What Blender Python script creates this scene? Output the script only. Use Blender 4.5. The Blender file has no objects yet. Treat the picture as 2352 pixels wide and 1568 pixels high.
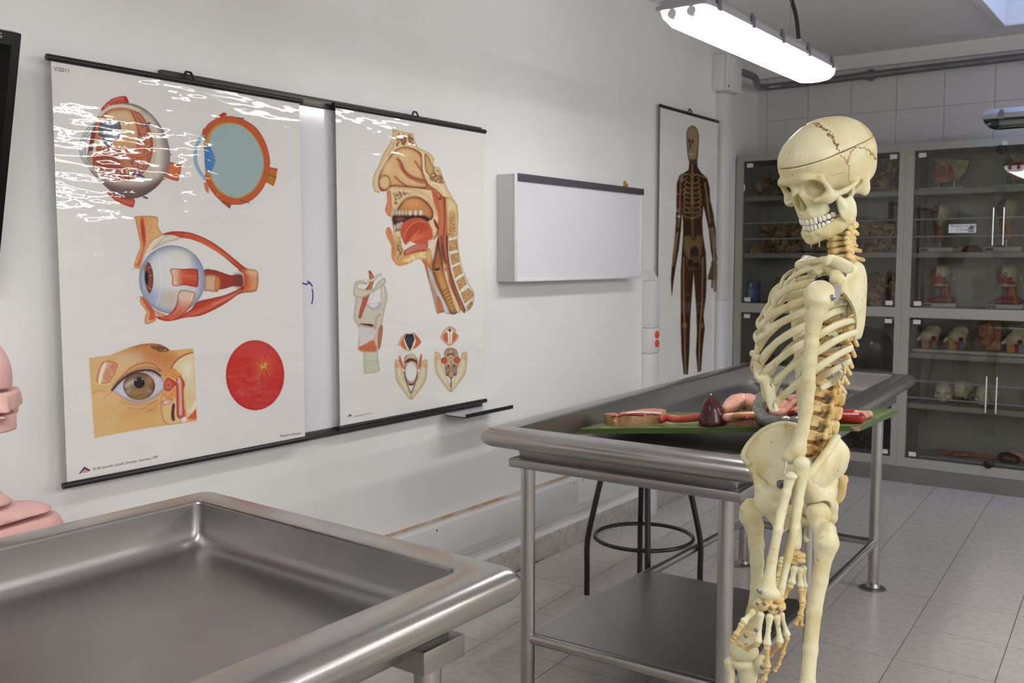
import bpy, bmesh, math, random
import numpy as np
from mathutils import Vector, Matrix
random.seed(7); RNG = np.random.default_rng(7)
SC = bpy.context.scene
COL = SC.collection
# ---------------------------------------------------------------- camera
IW, IH, FPX = 2352., 1568., 2231.
YAW, PIT = math.radians(35.8), math.radians(4.74)
CAM = np.array([2.60, 0.0, 1.45])
FW = np.array([-math.sin(YAW)*math.cos(PIT), math.cos(YAW)*math.cos(PIT), -math.sin(PIT)])
RT = np.array([math.cos(YAW), math.sin(YAW), 0.])
UP = np.cross(RT, FW)
cd = bpy.data.cameras.new('camera'); cam = bpy.data.objects.new('camera', cd); COL.objects.link(cam)
cd.sensor_width = 22.3; cd.lens = FPX*22.3/IW; cd.clip_start = .02
m = Matrix(((RT[0], UP[0], -FW[0], CAM[0]), (RT[1], UP[1], -FW[1], CAM[1]), (RT[2], UP[2], -FW[2], CAM[2]), (0, 0, 0, 1)))
cam.matrix_world = m
cd.dof.use_dof = True; cd.dof.focus_distance = 2.0; cd.dof.aperture_fstop = 6.3
SC.camera = cam
# ---------------------------------------------------------------- world (daylight above the skylight) and exposure
w = bpy.data.worlds.new('world'); SC.world = w; w.use_nodes = True
bg = w.node_tree.nodes['Background']; bg.inputs[0].default_value = (.62, .72, 1., 1); bg.inputs[1].default_value = 4.0
SC.view_settings.view_transform = 'Standard'; SC.view_settings.look = 'None'
SC.view_settings.exposure = 1.17; SC.view_settings.gamma = 1.0; SC.view_settings.use_curve_mapping = False
LAMP_STRENGTH = 17.0
SC.cycles.use_light_tree = False; SC.cycles.max_bounces = 9; SC.cycles.diffuse_bounces = 5; SC.cycles.glossy_bounces = 4; SC.cycles.transparent_max_bounces = 8; SC.cycles.caustics_reflective = False; SC.cycles.caustics_refractive = False

# ---------------------------------------------------------------- helpers
def ray(x, y): return FW + RT*((x-IW/2)/FPX) - UP*((y-IH/2)/FPX)
def on(x, y, ax, v):                      # point of the photograph on the plane axis = v
    d = ray(x, y); return CAM + d*((v-CAM[ax])/d[ax])
def dep(x, y, z): return CAM + ray(x, y)*z
def lin(c):
    return tuple((v/12.92 if v <= .04045 else ((v+.055)/1.055)**2.4) for v in c)
def rgb(r, g, b): return lin((r/255., g/255., b/255.))
WL = {}
def tag(o, label, cat, group=None):
    o['label'] = label; o['category'] = cat
    if group: o['group'] = group
    return o
def thing(name, label, cat, loc=(0, 0, 0), group=None):
    o = bpy.data.objects.new(name, None); COL.objects.link(o); o.empty_display_size = .05
    o.location = loc; WL[o.name] = np.array(loc, float)
    return tag(o, label, cat, group)
def link(name, me, mat, parent=None, loc=None):
    o = bpy.data.objects.new(name, me); COL.objects.link(o)
    if mat is not None and not me.materials: me.materials.append(mat)
    base = np.zeros(3)
    if parent is not None:
        o.parent = parent; base = WL.get(parent.name, np.zeros(3))
    if loc is not None: o.location = tuple(np.array(loc, float)-base)
    WL[o.name] = np.array(loc if loc is not None else base, float)
    return o
def copy_tree(o, parent=None):
    c = o.copy(); COL.objects.link(c)
    if parent is not None: c.parent = parent
    for ch in list(o.children): copy_tree(ch, c)
    return c
def shade(me, ang=40):
    me.shade_smooth()
    if ang < 180: me.set_sharp_from_angle(angle=math.radians(ang))

def crom(pts, n, closed=False):           # Catmull-Rom through points, n samples per span
    P = np.array(pts, float); k = len(P); out = []
    if closed: idx = lambda i: P[i % k]; spans = k
    else:
        ext = np.vstack([2*P[0]-P[1], P, 2*P[-1]-P[-2]]); idx = lambda i: ext[i+1]; spans = k-1
    t = np.linspace(0, 1, n, endpoint=False)[:, None]
    for i in range(spans):
        a, b, c, d = idx(i-1), idx(i), idx(i+1), idx(i+2)
        out.append(.5*((2*b)+(c-a)*t+(2*a-5*b+4*c-d)*t*t+(3*b-a-3*c+d)*t**3))
    r = np.vstack(out)
    return r if closed else np.vstack([r, P[-1:]])
def resample(pts, n):
    P = np.array(pts, float); s = np.r_[0, np.cumsum(np.linalg.norm(np.diff(P[:, :3], axis=0), axis=1))]
    t = np.linspace(0, s[-1], n)
    return np.stack([np.interp(t, s, P[:, i]) for i in range(P.shape[1])], 1)

class MB:
    def __init__(s): s.v = []; s.f = []; s.n = 0
    def add(s, v, f):
        v = np.asarray(v, float); s.v.append(v)
        s.f += [tuple(int(i)+s.n for i in q) for q in f]; s.n += len(v); return s
    def box(s, lo, hi, M=None):
        x0, y0, z0 = lo; x1, y1, z1 = hi
        v = np.array([(x, y, z) for z in (z0, z1) for y in (y0, y1) for x in (x0, x1)], float)
        if M is not None: v = v@np.array(M)[:3, :3].T + np.array(M)[:3, 3]
        return s.add(v, [(0, 2, 3, 1), (4, 5, 7, 6), (0, 1, 5, 4), (2, 6, 7, 3), (0, 4, 6, 2), (1, 3, 7, 5)])
    def hexa(s, b, t):                    # bottom quad, top quad (same order)
        return s.add(list(b)+list(t), [(3, 2, 1, 0), (4, 5, 6, 7), (0, 1, 5, 4), (1, 2, 6, 5), (2, 3, 7, 6), (3, 0, 4, 7)])
    def tube(s, path, r, n=10, caps=True, closed=False, flat=None, up=None):
        # r scalar or list ; flat = (list of) second radius, along binormal of 'up'
        P = np.array(path, float); k = len(P)
        R = np.broadcast_to(np.array(r, float), (k,)); R2 = R if flat is None else np.broadcast_to(np.array(flat, float), (k,))
        if closed: T = np.roll(P, -1, 0)-np.roll(P, 1, 0)
        else: T = np.gradient(P, axis=0)
        T /= np.linalg.norm(T, axis=1)[:, None]+1e-12
        if up is None:
            u0 = np.array([0, 0, 1.]) if abs(T[0, 2]) < .9 else np.array([1., 0, 0])
            U = np.zeros_like(P); u = u0
            for i in range(k):
                u = u-T[i]*(u@T[i]); u /= np.linalg.norm(u)+1e-12; U[i] = u
        else:
            U = np.broadcast_to(np.array(up, float), P.shape); U = U-T*(U*T).sum(1)[:, None]
            U = U/(np.linalg.norm(U, axis=1)[:, None]+1e-12)
        B = np.cross(T, U)
        a = np.linspace(0, 2*math.pi, n, endpoint=False)
        V = P[:, None]+U[:, None]*(np.cos(a)[None, :, None]*R[:, None, None])+B[:, None]*(np.sin(a)[None, :, None]*R2[:, None, None])
        f = []
        for i in range(k if closed else k-1):
            j = (i+1) % k
            for q in range(n):
                e = (q+1) % n; f.append((i*n+q, i*n+e, j*n+e, j*n+q))
        if caps and not closed:
            f.append(tuple(range(n))[::-1]); f.append(tuple((k-1)*n+q for q in range(n)))
        return s.add(V.reshape(-1, 3), f)
    def cyl(s, a, b, r, r2=None, n=16): return s.tube([a, b], [r, r if r2 is None else r2], n)
    def lathe(s, prof, c=(0, 0, 0), n=24, M=None):      # (r,z) profile
        a = np.linspace(0, 2*math.pi, n, endpoint=False); pr = np.array(prof, float); k = len(pr)
        V = np.stack([pr[:, None, 0]*np.cos(a), pr[:, None, 0]*np.sin(a), np.repeat(pr[:, 1][:, None], n, 1)], 2).reshape(-1, 3)
        if M is not None: V = V@np.array(M)[:3, :3].T + np.array(M)[:3, 3]
        V = V+np.array(c, float)
        f = [(i*n+q, i*n+(q+1) % n, (i+1)*n+(q+1) % n, (i+1)*n+q) for i in range(k-1) for q in range(n)]
        f.append(tuple(range(n))[::-1]); f.append(tuple((k-1)*n+q for q in range(n)))
        return s.add(V, f)
    def prism(s, poly, d):                # planar 3D polygon extruded by vector d
        P = np.array(poly, float); k = len(P)
        f = [tuple(range(k))[::-1], tuple(range(k, 2*k))]+[(i, (i+1) % k, k+(i+1) % k, k+i) for i in range(k)]
        return s.add(np.vstack([P, P+np.array(d, float)]), f)
    def ell(s, c, r, nu=16, nv=10, M=None):
        pr = [(math.sin(math.pi*i/nv)+1e-5, -math.cos(math.pi*i/nv)) for i in range(nv+1)]
        b = MB().lathe(pr, n=nu); V = b.v[0]*np.array(r, float)
        if M is not None: V = V@np.array(M)[:3, :3].T
        return s.add(V+np.array(c, float), b.f)
    def mesh(s, name='m', ang=40, bevel=0, seg=2):
        me = bpy.data.meshes.new(name)
        V = np.vstack(s.v) if s.v else np.zeros((0, 3))
        me.from_pydata(V.tolist(), [], s.f); me.update()
        bm = bmesh.new(); bm.from_mesh(me)
        bmesh.ops.recalc_face_normals(bm, faces=bm.faces)
        if bevel:
            es = [e for e in bm.edges if len(e.link_faces) == 2 and e.calc_face_angle(0) > .6]
            bmesh.ops.bevel(bm, geom=es, offset=bevel, segments=seg, affect='EDGES', profile=.5, clamp_overlap=True)
        bm.to_mesh(me); bm.free(); shade(me, ang); return me
    def build(s, name, mat, parent=None, ang=40, bevel=0, seg=2):
        off = WL.get(parent.name, np.zeros(3)) if parent is not None else np.zeros(3)
        if parent is not None: s.v = [v-off for v in s.v]
        return link(name, s.mesh(name, ang, bevel, seg), mat, parent)
def top(name, mb, mat, label, cat, group=None, bevel=0, ang=40):        # a thing that is one mesh
    V = np.vstack(mb.v); c = (V.min(0)+V.max(0))/2; c[2] = V[:, 2].min()
    mb.v = [v-c for v in mb.v]
    o = link(name, mb.mesh(name, ang, bevel), mat); o.location = c; WL[o.name] = c
    return tag(o, label, cat, group)
def struct(name, mb, mat, bevel=0, ang=40):
    o = mb.build(name, mat, None, ang, bevel); o['kind'] = 'structure'; return o

# ---- signed distance fields -> mesh (surface nets)
class Field:
    def __init__(s, lo, hi, h):
        s.h = h; s.lo = np.array(lo, float)
        ax = [np.arange(lo[i], hi[i]+h, h, dtype=np.float32) for i in range(3)]
        s.P = np.stack(np.meshgrid(*ax, indexing='ij'), -1); s.d = np.full(s.P.shape[:3], 9., np.float32)
    @staticmethod
    def smin(a, b, k):
        if k <= 0: return np.minimum(a, b)
        h = np.clip(.5+.5*(b-a)/k, 0, 1); return b*(1-h)+a*h-k*h*(1-h)
    def _loc(s, c, M):
        q = s.P-np.array(c, np.float32)
        return q if M is None else q@np.array(M, np.float32)       # columns of M = local axes
    def ell(s, c, r, M=None):
        q = s._loc(c, M); r = np.array(r, np.float32)
        k0 = np.linalg.norm(q/r, axis=-1); k1 = np.linalg.norm(q/(r*r), axis=-1)+1e-6
        return k0*(k0-1)/k1
    def cap(s, a, b, ra, rb=None):
        rb = ra if rb is None else rb
        a = np.array(a, np.float32); b = np.array(b, np.float32); ab = b-a
        q = s.P-a; t = np.clip((q@ab)/(ab@ab+1e-12), 0, 1)
        return np.linalg.norm(q-t[..., None]*ab, axis=-1)-(ra+(rb-ra)*t)
    def box(s, c, r, rd=.003, M=None):
        q = np.abs(s._loc(c, M))-np.array(r, np.float32)+rd
        return np.linalg.norm(np.maximum(q, 0), axis=-1)+np.minimum(q.max(-1), 0)-rd
    def plane(s, c, n):
        n = np.array(n, np.float32); n /= np.linalg.norm(n); return (s.P-np.array(c, np.float32))@n
    def add(s, d, k=.004): s.d = s.smin(s.d, d, k); return s
    def sub(s, d, k=.004): s.d = -s.smin(-s.d, d, k); return s
    def isect(s, d, k=.002): s.d = -s.smin(-s.d, -d, k); return s
    def path(s, pts, r, k=.003):
        r = np.broadcast_to(np.array(r, float), (len(pts),))
        for i in range(len(pts)-1): s.add(s.cap(pts[i], pts[i+1], r[i], r[i+1]), k)
        return s
    def mesh(s, smooth=1):
        d = s.d; nx, ny, nz = d.shape; neg = d < 0
        acc = np.zeros((nx-1, ny-1, nz-1, 3), np.float32); cnt = np.zeros((nx-1, ny-1, nz-1), np.int32)
        idx = np.stack(np.meshgrid(np.arange(nx), np.arange(ny), np.arange(nz), indexing='ij'), -1).astype(np.float32)
        edges = []
        for ax in range(3):
            sl0 = [slice(None)]*3; sl1 = [slice(None)]*3; sl0[ax] = slice(0, -1); sl1[ax] = slice(1, None)
            a = d[tuple(sl0)]; b = d[tuple(sl1)]; ch = (a < 0) != (b < 0)
            t = np.where(ch, a/np.where(a == b, 1, a-b), 0)
            p = idx[tuple(sl0)].copy(); p[..., ax] += t
            o1, o2 = [i for i in range(3) if i != ax]
            for u in (0, 1):
                for v in (0, 1):
                    src = [slice(None)]*3; src[o1] = slice(1-u, d.shape[o1]-u); src[o2] = slice(1-v, d.shape[o2]-v)
                    # cell index = edge index - (1-..)
                    c = ch[tuple(src)] if True else None
                    acc_sl = [slice(None)]*3
                    acc[tuple(acc_sl)] += np.where(c[..., None], p[tuple(src)], 0); cnt[tuple(acc_sl)] += c
            edges.append(ch)
        act = cnt > 0; vid = np.full(act.shape, -1, np.int64); vid[act] = np.arange(act.sum())
        V = acc[act]/cnt[act][:, None]
        Fs = []
        for ax in range(3):
            o1, o2 = [(1, 2), (2, 0), (0, 1)][ax]
            ch = edges[ax]; I = np.argwhere(ch)
            ok = (I[:, o1] > 0) & (I[:, o2] > 0) & (I[:, o1] < d.shape[o1]-1) & (I[:, o2] < d.shape[o2]-1); I = I[ok]
            e1 = np.zeros(3, int); e1[o1] = 1; e2 = np.zeros(3, int); e2[o2] = 1
            q = [vid[tuple((I-a).T)] for a in (e1+e2, e2, 0*e1, e1)]
            Q = np.stack(q, 1); flip = ~neg[tuple(I.T)]
            Q[flip] = Q[flip][:, ::-1]; Fs.append(Q)
        Fq = np.vstack(Fs); V = V*s.h+s.lo
        for _ in range(smooth):
            acc2 = np.zeros_like(V); c2 = np.zeros(len(V))
            for i, j in ((0, 1), (1, 2), (2, 3), (3, 0)):
                np.add.at(acc2, Fq[:, i], V[Fq[:, j]]); np.add.at(c2, Fq[:, i], 1)
                np.add.at(acc2, Fq[:, j], V[Fq[:, i]]); np.add.at(c2, Fq[:, j], 1)
            V = V*.5+.5*acc2/np.maximum(c2, 1)[:, None]
        return V.astype(float), Fq
def npmesh(name, V, F, ang=180):
    me = bpy.data.meshes.new(name); V = np.asarray(V, np.float32); F = np.asarray(F, np.int32)
    me.vertices.add(len(V)); me.vertices.foreach_set('co', V.ravel())
    k = F.shape[1]; me.loops.add(len(F)*k); me.loops.foreach_set('vertex_index', F.ravel())
    me.polygons.add(len(F)); me.polygons.foreach_set('loop_start', np.arange(0, len(F)*k, k, dtype=np.int32))
    me.update(calc_edges=True); me.validate(); shade(me, ang); return me
def npobj(name, V, F, mat, parent=None, ang=180):
    off = WL.get(parent.name, np.zeros(3)) if parent is not None else np.zeros(3)
    return link(name, npmesh(name, np.asarray(V)-off, F, ang), mat, parent)
def nptop(name, V, F, mat, label, cat, group=None):
    V = np.asarray(V); c = (V.min(0)+V.max(0))/2; c[2] = V[:, 2].min()
    o = link(name, npmesh(name, V-c, F), mat); o.location = c; WL[o.name] = c
    return tag(o, label, cat, group)

# ---- materials
MATS = {}
def mat(name, c, rough=.5, metal=0., c2=None, scale=8., detail=4., lo=.4, hi=.65, bump=0., bscale=60., emit=0., spec=.5, coat=0., stretch=None, c3=None, s3=40., lo3=.6, hi3=.75, rvar=0.):
    if name in MATS: return MATS[name]
    M = bpy.data.materials.new(name); M.use_nodes = True; nt = M.node_tree; N = nt.nodes; L = nt.links
    b = N['Principled BSDF']; b.inputs['Base Color'].default_value = (*c, 1); b.inputs['Roughness'].default_value = rough
    b.inputs['Metallic'].default_value = metal; b.inputs['Specular IOR Level'].default_value = spec
    if coat: b.inputs['Coat Weight'].default_value = coat; b.inputs['Coat Roughness'].default_value = .08
    if emit: b.inputs['Emission Color'].default_value = (*c, 1); b.inputs['Emission Strength'].default_value = emit
    g = N.new('ShaderNodeNewGeometry'); vec = g.outputs['Position']
    if stretch:
        mp = N.new('ShaderNodeMapping'); mp.inputs['Scale'].default_value = stretch; L.new(vec, mp.inputs['Vector']); vec = mp.outputs[0]
    col = None
    def layer(prev, cc, sc, l, h, det):
        n = N.new('ShaderNodeTexNoise'); n.inputs['Scale'].default_value = sc; n.inputs['Detail'].default_value = det; L.new(vec, n.inputs['Vector'])
        r = N.new('ShaderNodeMapRange'); r.inputs[1].default_value = l; r.inputs[2].default_value = h; L.new(n.outputs['Fac'], r.inputs[0])
        x = N.new('ShaderNodeMix'); x.data_type = 'RGBA'; L.new(r.outputs[0], x.inputs[0]); x.inputs[7].default_value = (*cc, 1)
        if prev is None: x.inputs[6].default_value = (*c, 1)
        else: L.new(prev, x.inputs[6])
        return x.outputs[2]
    if c2: col = layer(col, c2, scale, lo, hi, detail)
    if c3: col = layer(col, c3, s3, lo3, hi3, 3.)
    if col is not None: L.new(col, b.inputs['Base Color'])
    if bump:
        n = N.new('ShaderNodeTexNoise'); n.inputs['Scale'].default_value = bscale; n.inputs['Detail'].default_value = 3; L.new(vec, n.inputs['Vector'])
        bp = N.new('ShaderNodeBump'); bp.inputs['Strength'].default_value = bump; bp.inputs['Distance'].default_value = .002
        L.new(n.outputs['Fac'], bp.inputs['Height']); L.new(bp.outputs[0], b.inputs['Normal'])
    if rvar:
        n = N.new('ShaderNodeTexNoise'); n.inputs['Scale'].default_value = scale; L.new(vec, n.inputs['Vector'])
        r = N.new('ShaderNodeMapRange'); r.inputs[3].default_value = max(rough-rvar, .02); r.inputs[4].default_value = rough+rvar
        L.new(n.outputs['Fac'], r.inputs[0]); L.new(r.outputs[0], b.inputs['Roughness'])
    MATS[name] = M; return M
def glass(name, tint=(.93, .95, .94), ior=1.45):
    M = bpy.data.materials.new(name); M.use_nodes = True; nt = M.node_tree; N = nt.nodes; L = nt.links
    N.remove(N['Principled BSDF']); t = N.new('ShaderNodeBsdfTransparent'); t.inputs[0].default_value = (*tint, 1)
    g = N.new('ShaderNodeBsdfGlossy'); g.inputs['Roughness'].default_value = .01
    fr = N.new('ShaderNodeFresnel'); fr.inputs[0].default_value = ior; mx = N.new('ShaderNodeMixShader')
    L.new(fr.outputs[0], mx.inputs[0]); L.new(t.outputs[0], mx.inputs[1]); L.new(g.outputs[0], mx.inputs[2])
    L.new(mx.outputs[0], N['Material Output'].inputs[0]); return M
m_wall = mat('wall_paint', rgb(236, 236, 235), .5, bump=.12, bscale=90, c2=rgb(230, 230, 228), scale=1.5)
m_ceil = mat('ceiling_paint', rgb(228, 226, 228), .7)
m_floor = mat('floor_terrazzo', rgb(196, 191, 184), .22, c2=rgb(186, 181, 175), scale=30, c3=rgb(120, 114, 108), s3=230, lo3=.63, hi3=.7, spec=.4)
m_grout = mat('floor_joint', rgb(138, 132, 126), .6)
m_btile = mat('wall_tile', rgb(214, 211, 213), .4)
m_bgrout = mat('tile_joint', rgb(182, 179, 181), .7)
m_steel = mat('brushed_steel', (.375, .362, .352), .36, 1., c2=(.335, .325, .315), scale=3, detail=6)
m_steel2 = mat('polished_steel', (.48, .468, .455), .29, 1., c2=(.42, .41, .40), scale=6, detail=6)
m_black = mat('black_plastic', rgb(22, 22, 24), .35)
m_blackm = mat('black_metal', rgb(20, 20, 21), .3, coat=.2)
m_white = mat('white_plastic', rgb(222, 222, 224), .35)
m_whiteb = mat('whiteboard_enamel', rgb(225, 226, 232), .12)
m_alu = mat('grey_aluminium', rgb(84, 80, 76), .4, .7)
m_cab = mat('cabinet_paint', rgb(166, 165, 155), .45)
m_galv = mat('galvanised_steel', rgb(140, 140, 142), .4, .8, c2=rgb(126, 126, 129), scale=20)
m_chrome = mat('chrome', (.8, .8, .8), .12, 1.)
m_glass = glass('pane_glass', (.93, .94, .93))
# ================================================================ room
ZC = 2.88; YB = 7.0
mb = MB().box((-.2, -3.2, -.06), (6.2, YB, -.006)); floor = struct('floor', mb, m_grout)
# floor tiles, each its own piece
TS, TY = .338, .375
def tx(i, Y): return 1.576+TS*i-.055*Y
tile_me = None; sh = .055*TY
g_ = .0016
tb = MB().hexa([(g_, g_, -.006), (TS-g_, g_, -.006), (TS-g_-sh, TY-g_, -.006), (g_-sh, TY-g_, -.006)],
               [(g_, g_, 0), (TS-g_, g_, 0), (TS-g_-sh, TY-g_, 0), (g_-sh, TY-g_, 0)])
tile_me = tb.mesh('floor_tile'); tile_me.materials.append(m_floor)
for j in range(-3, 13):
    Y0 = 5.11+TY*(j-8)
    for i in range(-5, 7):
        X0 = tx(i, Y0)
        if X0 < -.3 or X0 > 3.2 or Y0 > 6.95 : continue
        if X0 > 2.6 and Y0 < .5: continue
        o = bpy.data.objects.new('tile', tile_me); COL.objects.link(o); o.parent = floor; o.location = (X0, Y0, 0)
fl2 = MB().box((3.15, -3.2, -.006), (6.2, YB, 0)).box((-.2, -3.2, -.006), (3.15, .98, -.0005))
fl2.build('floor_surface', m_floor, floor)
struct('wall_left', MB().box((-.25, -3.2, -.06), (0, 6.02, ZC)).box((-.4, 6.02, -.06), (-.2, YB, ZC)), m_wall)
wb = struct('wall_back', MB().box((-.4, YB, -.06), (6.3, YB+.12, ZC+.12)), m_bgrout)
tl = MB().box((.0015, -.006, .0015), (.3035, 0, .3035)).mesh('wall_tile'); tl.materials.append(m_btile)
for i in range(13):
    for j in range(9):
        x0 = -.2+.052+.305*(i-1)+.02; z0 = 2.475+.305*(j-8)
        if z0 < 1.8 or x0+.3 < -.2: continue
        if i > 9: continue
        o = bpy.data.objects.new('tile', tl); COL.objects.link(o); o.parent = wb
        o.location = (x0, YB, z0)
MB().box((-.2, YB-.012, 2.785), (6.2, YB, ZC)).build('plaster_band', m_wall, wb)
MB().box((-.2, YB-.006, 0), (6.2, YB, 1.86)).build('plaster_lower', m_wall, wb)
MB().box((3.0, YB-.006, 1.86), (6.2, YB, 2.785)).build('plaster_side', m_wall, wb)
struct('wall_right', MB().box((6.2, -3.3, -.06), (6.3, YB, ZC+.12)), m_wall)
struct('wall_front', MB().box((-.25, -3.3, -.06), (6.2, -3.2, ZC+.12)), m_wall)
# ceiling with a skylight shaft
sx0, sx1, sy0, sy1 = 1.50, 2.30, 5.55, 6.62
c = MB()
for lo, hi in (((-.4, -3.2), (sx0, YB)), ((sx1, -3.2), (6.3, YB)), ((sx0, -3.2), (sx1, sy0)), ((sx0, sy1), (sx1, YB))):
    c.box((lo[0], lo[1], ZC), (hi[0], hi[1], ZC+.12))
struct('ceiling', c, m_ceil)
s = MB()
t_ = .05; zt = ZC+.42
for lo, hi in (((sx0-t_, sy0-t_), (sx0, sy1+t_)), ((sx1, sy0-t_), (sx1+t_, sy1+t_)), ((sx0, sy0-t_), (sx1, sy0)), ((sx0, sy1), (sx1, sy1+t_))):
    s.box((lo[0], lo[1], ZC+.12), (hi[0], hi[1], zt))
sk = struct('window_1', s, m_white)
fr = MB()
for lo, hi in (((sx0-.045, sy0-.045), (sx0+.006, sy1+.045)), ((sx1-.006, sy0-.045), (sx1+.045, sy1+.045)), ((sx0, sy0-.045), (sx1, sy0+.006)), ((sx0, sy1-.006), (sx1, sy1+.045))):
    fr.box((lo[0], lo[1], ZC-.018), (hi[0], hi[1], ZC-.0005))
fr.build('frame', m_white, sk, bevel=.003)
for k in range(1, 4):
    yy = sy0+(sy1-sy0)*k/4; MB().box((sx0, yy-.012, zt-.03), (sx1, yy+.012, zt)).build('glazing_bar', m_white, sk)
MB().box((sx0, sy0, zt+.002), (sx1, sy1, zt+.008)).build('pane', glass('skylight_glass', (.8, .86, .95)), sk)
# skirting of the left wall
m_skirt = mat('terrazzo_skirting', rgb(190, 186, 178), .35, c2=rgb(170, 165, 158), scale=30, c3=rgb(112, 105, 98), s3=160, lo3=.58, hi3=.68)
struct('baseboard_left', MB().box((0, -3.2, 0), (.012, 6.02, .115)), m_skirt, bevel=.002)
struct('trim_1', MB().box((0, -3.2, .115), (.006, 6.02, .165)), m_wall)
# orange-brown stained line above the trunking
struct('trim_2', MB().box((0, 2.5, .361), (.0008, 4.1, .374)), mat('varnish_stain', rgb(188, 150, 112), .6, c2=rgb(214, 206, 194), scale=6))

# ---------------------------------------------------------------- wall trunking, boxes, pipe
def trunk(label, name, segs, mat_=m_white):
    t = thing(name, label, 'trunking', segs[0][0])
    for lo, hi in segs: MB().box(lo, hi).build('cover', mat_, t, bevel=.003)
    return t
cuts = [-3.0, -1.0, 1.0, 2.55, 4.10, 4.855]
t = trunk('long white cable trunking running low along the left wall', 'cable_trunking',
          [((.0008, a+.001, .225), (.055, b-.001, .36)) for a, b in zip(cuts[:-1], cuts[1:])])
for a in (3.0, 4.06, 4.14): MB().cyl((.054, a, .345), (.057, a, .345), .004, n=8).build('screw', m_black, t)
t = trunk('short upright white trunking with orange sockets beside the body chart', 'cable_trunking', [((.0008, 4.86, .0), (.055, 4.964, .93)), ((.0008, 4.86, 1.075), (.055, 4.964, 1.34))])
pl_ = MB().box((.0008, 4.857, .932), (.058, 4.966, 1.073)).build('socket_plate', m_white, t, bevel=.003)
m_or = mat('orange_socket', rgb(226, 78, 28), .4)
for z in (.985, 1.035):
    MB().lathe([(.0, 0), (.021, 0), (.021, .006), (.017, .009), (0, .009)], (.058, 4.922, z), 18, Matrix.Rotation(math.pi/2, 3, 'Y').to_4x4()).build('socket', m_or, pl_)
MB().hexa([(0, 4.86, 1.341), (.055, 4.86, 1.341), (.055, 4.964, 1.341), (0, 4.964, 1.341)], [(0, 4.86, 1.40), (.004, 4.86, 1.40), (.004, 4.964, 1.40), (0, 4.964, 1.40)]).build('end_cap', m_white, t)
t = trunk('tall white trunking from the electrical box down to the floor', 'cable_trunking', [((0, 5.80, 1.2), (.06, 5.935, 2.505)), ((0, 5.80, 0), (.06, 5.935, 1.199))])
t = thing('electrical_box', 'square white electrical box high at the end of the left wall', 'box', (0, 5.85, 2.508))
MB().box((0, 5.735, 2.508), (.085, 5.965, 2.728)).build('body', m_white, t, bevel=.004)
MB().box((.086, 5.735, 2.508), (.102, 5.965, 2.728)).build('cover', m_white, t, bevel=.004)
MB().cyl((.1, 5.76, 2.53), (.105, 5.76, 2.53), .008, n=10).build('lock', m_galv, t)
pp = crom([(.05, 5.966, 2.665), (.045, 6.3, 2.672), (-.08, 6.68, 2.685), (-.1, 6.86, 2.70), (0.0, 6.93, 2.71), (.3, 6.945, 2.715), (1.0, 6.945, 2.725), (3.2, 6.945, 2.745)], 10)
t = thing('conduit_pipe', 'grey galvanised conduit pipe along the top of the tiled wall', 'pipe', (.05, 5.966, 2.665))
MB().tube(pp, .024, 14).build('pipe', m_galv, t)
for X in (.62, 1.9):
    MB().tube([(X-.035, 6.945, 2.719+(X-.6)*.014), (X+.035, 6.945, 2.72+(X-.6)*.014)], .029, 14).build('coupling', m_galv, t)
    MB().box((X-.012, 6.94, 2.685), (X+.012, 6.988, 2.76)).build('bracket', m_galv, t)

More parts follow.
